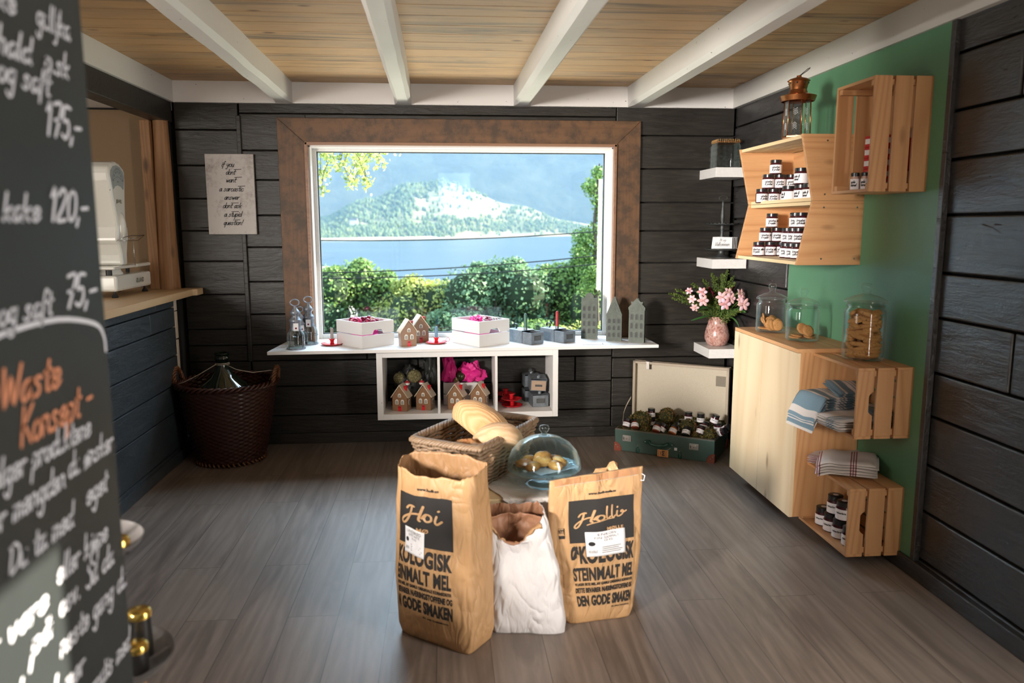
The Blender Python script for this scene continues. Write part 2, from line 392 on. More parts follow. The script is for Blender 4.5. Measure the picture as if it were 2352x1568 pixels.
# post at the corner of the counter opening
M_log = wood('weathered_pine_post', (.40, .20, .08, 1), (.12, .055, .022, 1), 'Z', ring=22, contrast=1.3, bump=.6, rough=.6)
b = MB(); b.box(-1.905, -1.845, 5.18, 5.285, 1.085, 2.150)
struct('trim_7', b, M_log, bevel=.004)
b = MB(); n = 20; rows = 26; vs = []; fs = []
for j in range(rows):
    z = 1.085+(ZB-1.085)*j/(rows-1)
    for i in range(n):
        a = 2*PI*i/n; q = noise.noise(Vector((math.cos(a)*1.5, math.sin(a)*1.5, z*2.2)))
        tb = 1.1-.32*(z-1.085)/1.2
        rx, ry = .058*tb, .055*tb
        vs.append((-1.800+.015*(1-tb)+rx*math.cos(a)*(1+.16*q), 5.235+ry*math.sin(a)*(1+.16*q), z))
for j in range(rows-1):
    for i in range(n): fs.append((j*n+i, j*n+(i+1) % n, (j+1)*n+(i+1) % n, (j+1)*n+i))
b.add(vs, fs); struct('trim_8', b, M_log, smooth=True)
# white header boards round the top of the walls
b = MB(); b.box(WL, WR, D-.022, D+.03, ZB, ZC+.003); struct('trim_9', b, M_whitewood, bevel=.003)
b = MB(); b.box(WR-.022, WR+.03, -1.5, D-.022, ZB, ZC+.003); struct('trim_10', b, M_white, bevel=.003)
b = MB(); b.box(WL-.03, WL+.010, -1.5, D-.022, ZB, ZC+.003); struct('trim_11', b, M_white, bevel=.003)
# ceiling beams, chamfered, rough
def beam(num, xa, xb):
    m = MB(); c = .022; L0, L1 = -1.5, D-.02; n = 60; vs = []; fs = []
    for j in range(n+1):
        t = L1+(L0-L1)*j/n
        cc = c*min(1, max(.05, (L1-t-.03)/.06)); dr = .011*(L1-t)
        pr = [(xa, ZC+.004), (xa, ZB+cc), (xa+cc, ZB), (xb-cc, ZB), (xb, ZB+cc), (xb, ZC+.004)]
        for i, (x, z) in enumerate(pr):
            k = .0035*noise.noise(Vector((i*3.1+num*9, t*3.3, 0)))
            vs.append((x+dr+k, t, z+(k if 0 < i < 5 else 0)))
    for j in range(n):
        for i in range(5): fs.append((j*6+i, j*6+i+1, (j+1)*6+i+1, (j+1)*6+i))
    m.add(vs, fs + [(0, 1, 2, 3, 4, 5)])
    o = obj('ceiling_beam', m, M_white)
    return tag(o, ['white painted ceiling beam above the framed quote sign, leftmost of four', 'white painted ceiling beam left of the window centre', 'white painted ceiling beam right of the window centre', 'white painted ceiling beam nearest the green wall, rightmost of four'][num], 'ceiling beam', 'white beams under the ceiling')
for i, (xa, xb) in enumerate(((-1.088, -.975), (-.318, -.212), (.463, .574), (1.232, 1.345))): beam(i, xa, xb)

# ================================================================ WINDOW
M_casing = wood('old_brown_casing_x', (.175, .085, .034, 1), (.075, .035, .014, 1), 'X', ring=18, rough=.6, contrast=1.2, stain=((.055, .030, .015, 1), 11))
M_casingz = wood('old_brown_casing_z', (.165, .08, .034, 1), (.075, .035, .014, 1), 'Z', ring=18, rough=.6, contrast=1.2, stain=((.058, .032, .016, 1), 12))
ox0, ox1, oz1 = -1.082, 1.325, 2.186; ix0, ix1, iz1 = -.908, 1.160, 2.030
b = MB(); b.prism([(ox0, oz1), (ix0, iz1), (ix1, iz1), (ox1, oz1)], D-.035, D+.0, 'Y'); struct('trim_12', b, M_casing, bevel=.003)
for nme, pts in (('trim_13', [(ox0, oz1), (ox0, .718), (ix0, .718), (ix0, iz1)]), ('trim_14', [(ox1+.01, .718), (ox1, oz1), (ix1, iz1), (ix1, .718)])):
    b = MB(); b.prism(pts, D-.034, D, 'Y'); struct(nme, b, M_casingz, bevel=.003)
# inner brown fillet
M_fillet = wood('reddish_fillet', (.30, .16, .09, 1), (.16, .075, .04, 1), 'X', knots=False)
b = MB(); b.box(ix0-.002, ix0+.016, D-.05, D+.05, .718, iz1+.0); b.box(ix1-.016, ix1+.002, D-.05, D+.05, .718, iz1); b.box(ix0, ix1, D-.05, D+.05, iz1-.016, iz1+.002)
struct('trim_15', b, M_fillet, bevel=.002)
wx0, wx1, wz0, wz1 = -.893, 1.145, .716, 2.014     # white lining
gx0, gx1, gz0, gz1 = -.856, 1.108, .746, 1.984     # glass
b = MB(); t_ = .012
b.box(wx0, wx0+t_, D-.01, D+.15, wz0, wz1); b.box(wx1-t_, wx1, D-.01, D+.15, wz0, wz1); b.box(wx0, wx1, D-.01, D+.15, wz1-t_, wz1)
fr = struct('window_1', b, M_whitewood, bevel=.002)
b = MB(); y0, y1 = D+.085, D+.145
b.box(wx0+.002, gx0, y0, y1, wz0, wz1-.002); b.box(gx1, wx1-.002, y0, y1, wz0, wz1-.002); b.box(gx0, gx1, y0, y1, wz0, gz0); b.box(gx0, gx1, y0, y1, gz1, wz1-.002)
obj('window_frame', b, M_white_smooth, fr, bevel=.003)
M_gasket = plain('black_gasket', (.02, .022, .025, 1), .6)
b = MB(); e = .005
for (a, c, u, w) in ((gx0, gx0+e, gz0, gz1), (gx1-e, gx1, gz0, gz1), (gx0, gx1, gz0, gz0+e), (gx0, gx1, gz1-e, gz1)): b.box(a, c, D+.10, D+.13, u, w)
obj('gasket', b, M_gasket, fr)
b = MB(); b.box(gx0+.001, gx1-.001, D+.118, D+.122, gz0+.001, gz1-.001); obj('window_pane', b, M_pane, fr)
b = MB(); b.box(wx0, wx1, D-.005, D+.15, .69, .716); obj('window_sill', b, M_whitewood, fr)
# ================================================================ OUTSIDE
def fbm(x, y, s=1, o=4):
    v = 0; a = 1; f = s
    for _ in range(o): v += a*noise.noise(Vector((x*f, y*f, 3.7))); a *= .5; f *= 2.1
    return v
def interp(x, pts):
    if x <= pts[0][0]: return pts[0][1]
    for (a, u), (c, w) in zip(pts, pts[1:]):
        if x <= c:
            t = (x-a)/(c-a); t = t*t*(3-2*t); return u+(w-u)*t
    return pts[-1][1]
M_water = None
t = NT('fjord_water'); v = t.coords((1, .25, 1)); t.p(Base_Color=(.055, .15, .26, 1), Roughness=.22, Specular_IOR_Level=.5)
v2 = t.coords((.0035, .02, 1)); w_ = t.noise(v2, 1, 4, .6); t.p(Base_Color=t.mix(t.ramp(w_, [(.4, (0, 0, 0)), (.62, (1, 1, 1))]), (.035, .085, .16, 1), (.07, .14, .23, 1)))
t.bump(t.noise(v, .9, 5, .6), .7, .5); M_water = t.m
b = MB(); b.add([(-2500, 25, -20), (2500, 25, -20), (2500, 2200, -20), (-2500, 2200, -20)], [(0, 1, 2, 3)])
tag(obj('fjord_water', b, M_water), 'blue fjord water stretching across the window view', 'water', kind='structure')
def shore_y(x): return interp(x, [(-400, 1060), (-172, 1085), (-80, 1175), (-16, 1240), (143, 1430), (330, 1560), (700, 1650)])
def hill_h(x, y):
    d = y-shore_y(x)
    ridge = interp(x*1600/max(y, 900), [(-700, -20), (-330, -10), (-251, 6), (-150, 44), (-71, 80), (8, 101), (78, 107), (158, 94), (248, 60), (325, 32), (450, 12), (700, 0)])+20
    up = max(0, min(1, d/430)); prof = .07*min(1, d/60)+.93*max(0, (up-.12)/.88)**1.25 if d > 0 else 0
    dn = 1 if y < 1650 else max(0, 1-(y-1650)/500)
    return -21 + (ridge*prof*dn) + (2.5*fbm(x, y, .006)+7*fbm(x, y, .0022))*min(1, max(0, d/150))*dn
def terrain(name, x0, x1, y0, y1, nx, ny, fn, mat):
    m = MB(); vs = []; fs = []
    for j in range(ny+1):
        for i in range(nx+1):
            x = x0+(x1-x0)*i/nx; y = y0+(y1-y0)*j/ny; vs.append((x, y, fn(x, y)))
    for j in range(ny):
        for i in range(nx): k = j*(nx+1)+i; fs.append((k, k+1, k+nx+2, k+nx+1))
    m.add(vs, fs); return obj(name, m, mat, smooth=True)
def green_mat(name, a, b_, c_, s1, s2, rough=.9, bump=0):
    t = NT(name); v = t.coords(); n1 = t.noise(v, s1, 5, .6); n2 = t.noise(v, s2, 6, .7)
    c = t.mix(t.ramp(n1, [(.40, (0, 0, 0)), (.60, (1, 1, 1))]), a, b_)
    c = t.mix(t.ramp(n2, [(.35, (0, 0, 0)), (.7, (1, 1, 1))]), c, c_); t.p(Base_Color=c, Roughness=rough, Specular_IOR_Level=.1)
    if bump: t.bump(n2, 1, bump)
    return t.m
M_hill = green_mat('hill_meadow_and_forest', (.19, .22, .12, 1), (.34, .34, .24, 1), (.12, .17, .10, 1), .008, .05, bump=3)
tag(terrain('wooded_hill', -700, 800, 1040, 2200, 110, 70, hill_h, M_hill), 'sunlit rounded wooded hill across the fjord', 'hill', kind='structure')
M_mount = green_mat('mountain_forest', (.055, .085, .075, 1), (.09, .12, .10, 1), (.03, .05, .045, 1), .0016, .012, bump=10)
def mount_h(x, y):
    return -30 + 900*min(1, max(0, (y-1950)/1500))**.9 + 60*fbm(x, y, .0012)*min(1, max(0, (y-1950)/500))+14*fbm(x, y, .008)
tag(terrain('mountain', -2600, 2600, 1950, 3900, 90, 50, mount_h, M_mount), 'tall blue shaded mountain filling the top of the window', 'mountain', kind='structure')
# forest on the hill: countless far trees
M_farA = green_mat('far_trees', (.10, .17, .09, 1), (.20, .27, .13, 1), (.06, .11, .07, 1), .03, .4)
m = MB(); r2 = random.Random(3); cnt = 0
while cnt < 5200:
    x = r2.uniform(-420, 560); y = r2.uniform(1070, 1720)
    if y < shore_y(x)+8: continue
    q = x*1600/y; d = y-shore_y(x)
    dens = .35+.9*fbm(x+50, y, .004)
    if q < -60: dens += .35
    if d > 330: dens += .15
    if d < 60: dens = .10 if q > 20 else .75
    elif d < 150: dens = max(dens, .85)
    if -60 < q < 130 and 180 < d < 330: dens *= .25
    if r2.random() > dens: continue
    z = hill_h(x, y); h = r2.uniform(5, 11)*(1.0 if q < 0 else .85); w = h*r2.uniform(.22, .45); a0 = r2.random()*6
    vs = [(x, y, z+h)]+[(x+w*math.cos(a0+k*PI/2.5), y+w*math.sin(a0+k*PI/2.5), z+h*.55) for k in range(5)]+[(x+w*.7*math.cos(a0+k*PI/2.5), y+w*.7*math.sin(a0+k*PI/2.5), z) for k in range(5)]
    fs = [(0, 1+k, 1+(k+1) % 5) for k in range(5)]+[(1+k, 6+k, 6+(k+1) % 5, 1+(k+1) % 5) for k in range(5)]
    m.add(vs, fs); cnt += 1
tag(obj('hillside_forest', m, M_farA), 'scattered far trees covering the hillside beyond the water', 'trees', kind='stuff')
# beach and field strip on the far shore
M_beach = plain('pale_shore_field', (.46, .44, .36, 1), .9)
m = MB(); vs = []; fs = []
for i in range(61):
    x = -400+18*i; y = shore_y(x); w = interp(x, [(-400, 3), (-60, 8), (40, 34), (330, 70)])
    vs += [(x, y-6, -19.6), (x, y+w, -17.4+1.2)]
for i in range(60): fs.append((2*i, 2*i+2, 2*i+3, 2*i+1))
m.add(vs, fs); tag(obj('shore_field', m, M_beach), 'pale open field and beach strip along the far shore', 'shore', kind='structure')
# white farmhouse far away
M_fw = plain('farm_white', (.8, .8, .78, 1), .7); M_fr = plain('farm_roof', (.25, .24, .25, 1), .8)
hs = thing('farmhouse', 'tiny white farmhouse among trees on the far left shore', 'house', (-148, 1290, hill_h(-148, 1290)-.5))
m = MB(); m.box(-6, 6, -4, 4, 0, 11); obj('wall', m, M_fw, hs)
m = MB(); m.prism([(-6.5, 11), (6.5, 11), (5.5, 14), (-5.5, 14)], -4.6, 4.6, 'Y'); obj('roof', m, M_fr, hs)
# slope below the house with a pale storage hall
M_grass = green_mat('slope_grass', (.07, .12, .03, 1), (.13, .18, .05, 1), (.05, .09, .02, 1), .4, 6)
tag(terrain('hillside_ground', -60, 60, 5.9, 95, 30, 40, lambda x, y: -1.0-(y-5.9)*.235+.3*fbm(x, y, .15), M_grass), 'grassy slope falling from the house to the fjord', 'ground', kind='structure')
hall = thing('storage_hall', 'pale rounded roof of a building by the water at the left window edge', 'building', (-12.8, 80, -9))
prof = [(-3.1, 0)]+[(-3.0*math.cos(a*PI/16), 4.4+1.7*math.sin(a*PI/16)) for a in range(17)]+[(3.1, 0)]
m = MB(); m.prism(prof, -5, 5, 'Y'); obj('roof', m, plain('pale_sheet_roof', (.75, .78, .82, 1), .5), hall)
m = MB(); m.tube([(.9, -5.2, 4), (.9, -5.2, 8.6)], .06, 6); obj('mast', m, M_fw, hall)
# power cables
M_cable = plain('black_cable', (.01, .01, .012, 1), .7)
for (za, zb_, lab, dy) in ((1.272, 1.402, 'upper black power cable crossing the window view', 0), (.782, 1.032, 'middle black power cable crossing in front of the bushes', 0), (.690, .896, 'lowest black power cable crossing in front of the bushes', .05)):
    pts = []
    for i in range(241):
        s_ = i/240; x = -30+60*s_; zz = za+(zb_-za)*(x+1.87)/4.3; zz -= .055*(1-((x-.3)/2.2)**2) if abs(x-.3) < 2.2 else 0
        pts.append((x, 12+dy, zz))
    m = MB(); m.tube(pts, .0085, 6); tag(obj('power_cable', m, M_cable), lab, 'cable', 'cables outside the window')
# bushes and trees of leaf blades
def leaf_mat(name, dark, light_):
    t = NT(name); r = t.n('ShaderNodeNewGeometry').outputs['Random Per Island']
    c = t.ramp(r, [(0, dark), (.6, light_), (1, tuple(min(1, x*1.5) for x in light_[:3]))])
    t.p(Base_Color=c, Roughness=.55)
    tl = t.n('ShaderNodeBsdfTranslucent'); t.set(tl.inputs[0], c)
    mx = t.n('ShaderNodeMixShader'); mx.inputs[0].default_value = .4; t.set(mx.inputs[1], t.b.outputs[0]); t.set(mx.inputs[2], tl.outputs[0]); t.set(t.out.inputs[0], mx.outputs[0])
    return t.m
L_mid = leaf_mat('leaves_mid_green', (.07, .16, .04, 1), (.26, .40, .11, 1)); L_yel = leaf_mat('leaves_yellow_green', (.18, .26, .05, 1), (.55, .58, .16, 1))
L_blue = leaf_mat('leaves_cool_green', (.07, .16, .07, 1), (.23, .38, .19, 1)); L_pale = leaf_mat('leaves_pale_dry', (.20, .22, .09, 1), (.60, .55, .30, 1))
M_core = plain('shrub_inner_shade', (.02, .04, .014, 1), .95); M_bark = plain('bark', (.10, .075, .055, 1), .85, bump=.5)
def leaves(m, c, rad, n, size, R, squash=1, shell=.55):
    for _ in range(n):
        d = Vector((R.gauss(0, 1), R.gauss(0, 1), R.gauss(0, 1))).normalized(); k = shell+(1-shell)*R.random()**.6
        p = Vector(c)+Vector((d.x*rad*k, d.y*rad*k, d.z*rad*k*squash))
        a = Vector((R.gauss(0, 1), R.gauss(0, 1), R.gauss(0, 1))).normalized(); q = a.cross(d+Vector((.01, .2, .1)))
        if q.length < .05: continue
        q.normalize(); s_ = size*R.uniform(.6, 1.4)
        m.add([p-a*s_*.5, p+q*s_*.3, p+a*s_*.5, p-q*s_*.3], [(0, 1, 2, 3)])
def bush(name, label, cat, x, y, top, rad, mat, seed, n=5200, size=.075, group=None, blobs=9, base=None):
    R = random.Random(seed); base = base if base is not None else (-1.0-(y-5.9)*.235)
    root = thing(name, label, cat, (x, y, base), 0, group)
    H = top-base; m = MB(); core = MB(); st = MB()
    bl = []
    for k in range(blobs):
        a = R.random()*2*PI; rr = rad*R.uniform(.25, .75); hz = H-rad*R.uniform(.45, 1.5)*.7
        br = rad*R.uniform(.38, .6)
        if hz+br > H: hz = H-br
        bl.append((rr*math.cos(a), rr*math.sin(a)*.7, hz, br))
    bl = [(a_, b_, c_-rad*.12, d_) for a_, b_, c_, d_ in bl]
    bl.append((0, 0, H-rad*.42, rad*.42))
    for k in range(5): br = rad*R.uniform(.14, .24); a = R.random()*2*PI; rr = rad*R.uniform(.1, .6); bl.append((rr*math.cos(a), rr*math.sin(a)*.5, H-rad*.12-br*R.uniform(.2, 1.2)-rr*.25, br))
    for (bx, by, bz, br) in bl:
        leaves(m, (bx, by, bz), br, int(n*1.15)//len(bl), size, R, 1.0)
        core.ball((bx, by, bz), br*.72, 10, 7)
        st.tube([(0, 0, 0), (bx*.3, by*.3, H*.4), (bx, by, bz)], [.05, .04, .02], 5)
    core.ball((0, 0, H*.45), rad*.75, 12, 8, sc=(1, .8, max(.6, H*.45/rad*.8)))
    leaves(m, (0, 0, H*.45), rad*.85, n//2, size, R, max(.6, H*.45/rad*.85), .9)
    obj('foliage', m, mat, root); obj('inner_shade_core', core, M_core, root); obj('stem', st, M_bark, root)  # dark core balls close the gaps and stand for shade inside the foliage
    return root
G = 'bushes below the window'
bush('birch_bush', 'tall pale-topped bush in the left half of the window view', 'bush', -1.72, 15.4, .88, 1.05, L_mid, 11, 8500, .07, G)
bush('birch_bush', 'light green bush right of the tall left bush', 'bush', -.62, 15.0, .58, .85, L_yel, 12, 7500, .07, G)
bush('birch_bush', 'small dark bush in the dip between the two groups', 'bush', .02, 14.0, .05, .7, L_blue, 13, 5500, .065, G)
bush('birch_bush', 'broad cool green bush at the centre right of the view', 'bush', 1.05, 14.6, .93, 1.15, L_blue, 14, 10000, .07, G, 11)
bush('birch_bush', 'rounded green bush between the centre and right bushes', 'bush', 1.95, 15.6, .72, .8, L_mid, 15, 5500, .07, G)
bush('birch_bush', 'tall leafy bush at the right edge of the view', 'bush', 2.75, 14.6, .98, 1.05, L_mid, 16, 8500, .07, G)
bush('birch_bush', 'dark leafy bush at the far left edge of the view', 'bush', -2.62, 15.0, .46, .8, L_blue, 17, 5000, .07, G)
bush('low_shrub', 'low pale dry shrub in the lower left window corner', 'bush', -1.55, 10.6, -.12, .62, L_pale, 18, 5200, .045, G)
bush('low_shrub', 'low bright yellow shrub behind the blue candle', 'bush', -.10, 10.4, -.22, .42, L_yel, 19, 3600, .045, G)
bush('low_shrub', 'low reddish-tipped shrub behind the right box', 'bush', .86, 10.2, -.28, .40, L_pale, 20, 3200, .045, G)
bush('low_shrub', 'low bright shrub in the lower right corner of the window', 'bush', 2.25, 12.2, .02, .8, L_yel, 21, 5500, .055, G)
bush('low_shrub', 'green shrub low behind the left white box', 'bush', -.85, 12.2, -.15, .75, L_mid, 22, 5200, .055, G)
bush('low_shrub', 'cool green shrub low behind the right white box', 'bush', .55, 12.4, -.10, .8, L_blue, 23, 5200, .055, G)
bush('low_shrub', 'green shrub low behind the tin candle boxes', 'bush', 1.45, 12.0, .05, .6, L_mid, 24, 4500, .055, G)
# slender tree at the right edge
R = random.Random(31); tr = thing('rowan_tree', 'slender tree rising past the right edge of the window', 'tree', (2.52, 13.0, -2.7))
m = MB(); st = MB(); st.tube([(0, 0, 0), (.05, 0, 2.5), (-.02, 0, 4.2), (.05, 0, 5.2)], [.06, .045, .03, .012], 6)
for (bx, bz, br, n) in ((.0, 5.05, .11, 160), (-.05, 4.82, .16, 300), (.1, 4.6, .2, 380), (.18, 4.35, .2, 380), (.12, 4.1, .22, 350), (-.20, 3.95, .20, 500), (-.25, 3.72, .18, 420), (.12, 3.7, .25, 480), (-.12, 3.45, .18, 380), (.15, 3.3, .28, 520), (-.1, 3.15, .2, 300)):
    leaves(m, (bx, R.uniform(-.15, .15), bz), br*1.12, int(n*1.5), .055, R, 1, .1); st.tube([(.03, 0, bz-.35), (bx, 0, bz)], .012, 4)
obj('foliage', m, L_mid, tr); obj('trunk', st, M_bark, tr)
# birch twigs hanging at the upper left
R = random.Random(33); tr = thing('birch_tree', 'hanging yellow-green birch twigs at the upper left of the window', 'branch', (-1.6, 8.0, 2.6))
m = MB(); st = MB()
for i in range(30):
    x = R.uniform(.22, 1.08); L = R.uniform(.50, .78) if x > .42 else R.uniform(.70, 1.0)
    if x > .85: L *= .75
    y = R.uniform(-.3, .3); pts = [(x+.05*math.sin(k*1.7+i), y, .05-L*k/6) for k in range(7)]
    st.tube(pts, .003, 4)
    for p in pts[1:]:
        for _ in range(13): leaves(m, (p[0]+R.gauss(0, .025), p[1], p[2]+R.gauss(0, .03)), .025, 1, .042, R)
st.tube([(-1.9, 0, .35), (-.6, 0, .27), (.2, 0, .2), (1.0, 0, .06)], [.04, .03, .02, .008], 6); st.tube([(-1.9, 0, -4.2), (-1.9, 0, 1.2)], [.12, .07], 8)
obj('foliage', m, L_yel, tr); obj('twig', st, M_bark, tr)
# thin haze over the fjord
t = NT('fjord_haze'); t.t.nodes.remove(t.b); vs_ = t.n('ShaderNodeVolumeScatter'); vs_.inputs['Color'].default_value = (.26, .50, 1, 1); vs_.inputs['Density'].default_value = .00024; vs_.inputs['Anisotropy'].default_value = .0
t.set(t.out.inputs['Volume'], vs_.outputs[0])
b = MB(); b.box(-2500, 2500, 120, 3800, -19, 700); hz = obj('fjord_haze', b, t.m); tag(hz, 'thin blue haze over the fjord and mountain', 'haze', kind='stuff')
# ================================================================ WRITING
GL = {
'a': ".9,.8 .6,1 .2,.85 0,.4 .2,0 .55,.1 .9,.9|.9,1 .85,.4 1,0 1.2,.1", 'b': ".1,2 0,1 0,0|0,.7 .4,1 .9,.8 .9,.2 .4,0 0,.3",
'c': ".9,.8 .5,1 .1,.8 0,.4 .2,.05 .6,0 1,.25", 'd': ".9,.8 .5,1 .1,.8 0,.3 .3,0 .7,.15 .95,.8|1,2 .95,1 .95,.3 1.15,0",
'e': "0,.45 .5,.5 .9,.7 .7,1 .3,.95 0,.5 .15,.1 .5,0 1,.3", 'f': ".9,1.8 .6,2 .35,1.7 .25,.6 .1,-.7|-.1,.9 .8,1",
'g': ".9,.8 .5,1 .1,.8 .05,.3 .4,.1 .8,.4|.95,1 .85,0 .7,-.8 .3,-.9 0,-.6", 'h': ".1,2 .05,1 0,0|0,.6 .4,1 .75,.9 .8,.4 .8,0",
'i': ".15,1 .1,.3 .3,0|.2,1.5 .25,1.4", 'j': ".35,1 .3,0 .1,-.8 -.3,-.8|.4,1.5 .45,1.4", 'k': ".1,2 .05,1 0,0|.8,1 .05,.4|.2,.5 .8,0",
'l': ".15,2 .05,1 .1,.2 .35,0", 'm': "0,1 0,0|0,.7 .3,1 .5,.8 .5,0|.5,.7 .8,1 1.05,.8 1.05,.3 1.2,0", 'n': "0,1 0,0|0,.7 .4,1 .75,.85 .75,.3 .95,0",
'o': ".5,1 .1,.8 0,.4 .2,.05 .6,0 .9,.3 .85,.8 .5,1", 'p': ".1,1 0,0 -.1,-.95|.05,.8 .5,1 .9,.7 .7,.1 .3,0 0,.2",
'q': ".8,.9 .4,1 .05,.7 .1,.1 .5,.1 .8,.8|.85,1 .75,0 .7,-.95", 'r': "0,1 .05,0|.05,.6 .35,.95 .75,.95", 's': ".8,.9 .4,1 .15,.8 .6,.45 .6,.1 .2,0 -.1,.15",
't': ".35,1.7 .25,.5 .35,.05 .65,.05|-.05,1.1 .75,1.15", 'u': "0,1 0,.3 .3,0 .7,.2 .8,1|.8,.9 .8,.2 1,0", 'v': "0,1 .35,0 .8,1", 'w': "0,1 .25,0 .55,.8 .8,0 1.15,1",
'x': "0,1 .8,0|.8,1 0,0", 'y': "0,1 .1,.4 .5,.25 .85,1|.85,.9 .6,-.3 .2,-.9 -.1,-.7", 'z': "0,1 .8,1 0,0 .9,0",
'W': "0,2 .3,0 .75,1.5 1.2,0 1.7,2", 'K': ".2,2 .1,0|1.3,2 .2,.9|.4,1.1 1.3,0", 'D': ".2,2 .1,0|-.1,1.9 .7,2 1.4,1.4 1.2,.4 .1,0", 'S': "1.1,1.7 .7,2 .2,1.6 .8,1 .9,.3 .4,0 0,.3",
'V': "0,1.9 .45,0 1.1,2", 'H': "0,1.8 .5,2 .3,0|1.3,2 1.1,0|.2,.9 1.3,1.1", '1': "0,1.5 .4,2 .35,0", '2': "0,1.6 .4,2 .85,1.6 .5,.8 0,0 1,.05", '7': "0,2 .95,2 .4,0|.2,1 .8,1.05",
'5': ".9,2 .15,2 .1,1.1 .7,1.15 .9,.5 .5,0 0,.2", '0': ".5,2 .05,1.5 .1,.4 .5,0 .95,.5 .9,1.5 .5,2", ',': ".2,.15 .05,-.35", '-': "0,.8 .8,.85", '.': ".1,0 .15,.1", '!': ".3,2 .2,.6|.15,.1 .2,0",
'&': "1,0 .2,1.4 .5,2 .8,1.5 0,.5 .4,0 1,.8", 'ø': ".5,1 .1,.8 0,.4 .2,.05 .6,0 .9,.3 .85,.8 .5,1|0,-.1 .95,1.15", 'å': ".9,.8 .6,1 .2,.85 0,.4 .2,0 .55,.1 .9,.9|.9,1 .85,.4 1,0|.5,1.7 .35,1.5 .5,1.3 .65,1.5 .5,1.7", ' ': ""}
GW = {' ': .7, 'm': 1.25, 'w': 1.2, 'i': .3, 'l': .35, 'j': .4, 't': .6, ',': .3, '.': .3, '1': .6, '!': .4, 'W': 1.7, 'K': 1.3, 'D': 1.4, 'H': 1.35, 'V': 1.1, 'r': .7, 'f': .7}
def smooth2(pts, k=4):
    if len(pts) < 3: return pts
    out = []
    for i in range(len(pts)-1):
        p0 = pts[max(i-1, 0)]; p1 = pts[i]; p2 = pts[i+1]; p3 = pts[min(i+2, len(pts)-1)]
        for j in range(k):
            t = j/k
            out.append(tuple(.5*((2*p1[c])+(-p0[c]+p2[c])*t+(2*p0[c]-5*p1[c]+4*p2[c]-p3[c])*t*t+(-p0[c]+3*p1[c]-3*p2[c]+p3[c])*t**3) for c in (0, 1)))
    out.append(pts[-1]); return out
def ribbon(pts, w):
    vs = []; fs = []; n = len(pts)
    for i, p in enumerate(pts):
        a = pts[max(i-1, 0)]; b = pts[min(i+1, n-1)]; dx, dy = b[0]-a[0], b[1]-a[1]; L = math.hypot(dx, dy) or 1
        nx, ny = -dy/L*w/2, dx/L*w/2; vs += [(p[0]+nx, p[1]+ny), (p[0]-nx, p[1]-ny)]
    for i in range(n-1): fs.append((2*i, 2*i+1, 2*i+3, 2*i+2))
    for e, o in ((0, 1), (n-1, n-2)):
        p = pts[e]; q = pts[o]; a0 = math.atan2(p[1]-q[1], p[0]-q[0]); k = len(vs)
        vs += [(p[0]+w/2*math.cos(a0-PI/2+PI*j/5), p[1]+w/2*math.sin(a0-PI/2+PI*j/5)) for j in range(6)]
        fs.append(tuple(range(k, k+6)))
    return vs, fs
def hand(s, xh, pen, slant=.25, gap=.28, cond=.8):
    """handwritten line: 2D verts, faces, width (baseline at 0, x-height xh)"""
    V = []; Fc = []; x = 0
    for ch in s:
        for st in (GL.get(ch, '').split('|') if GL.get(ch) else []):
            pts = [tuple(float(q) for q in p.split(',')) for p in st.split()]
            pts = smooth2(pts); pts = [((x+p[0]*cond)*xh+p[1]*xh*slant, p[1]*xh) for p in pts]
            v, f = ribbon(pts, pen); b = len(V); V += v; Fc += [tuple(b+i for i in q) for q in f]
        x += GW.get(ch, .95)*cond+gap
    return V, Fc, x*xh
_fc = {}
def fonttext(s, bold=.02):
    if (s, bold) in _fc: return _fc[(s, bold)]
    c = bpy.data.curves.new('t', 'FONT'); c.body = s; c.size = 1; c.offset = bold; c.resolution_u = 3; c.space_character = 1.06
    o = bpy.data.objects.new('t', c); COL.objects.link(o)
    bpy.context.view_layer.update(); dg = bpy.context.evaluated_depsgraph_get(); me = o.evaluated_get(dg).to_mesh()
    V = [(v.co.x, v.co.y) for v in me.vertices]; Fc = [tuple(p.vertices) for p in me.polygons]
    bpy.data.objects.remove(o, do_unlink=True); bpy.data.curves.remove(c)
    xs = [p[0] for p in V]; ys = [p[1] for p in V]
    r = (V, Fc, min(xs), max(xs), min(ys), max(ys)); _fc[(s, bold)] = r; return r
def fitbox(s, x0, x1, y0, y1, bold=.02):
    V, Fc, a, b, c, d = fonttext(s, bold)
    return [(x0+(p[0]-a)/(b-a)*(x1-x0), y0+(p[1]-c)/(d-c)*(y1-y0)) for p in V], Fc
def m2(mb, vf, fn):
    v, f = vf[0], vf[1]; mb.add([fn(*p) for p in v], f)
M_ink = plain('black_ink', (.012, .011, .011, 1), .6)
M_chalk = plain('white_chalk_pen', (.50, .50, .53, 1), .6); M_orange = plain('orange_chalk_pen', (.52, .20, .10, 1), .6)
M_paper = plain('white_paper', (.76, .74, .74, 1), .6)

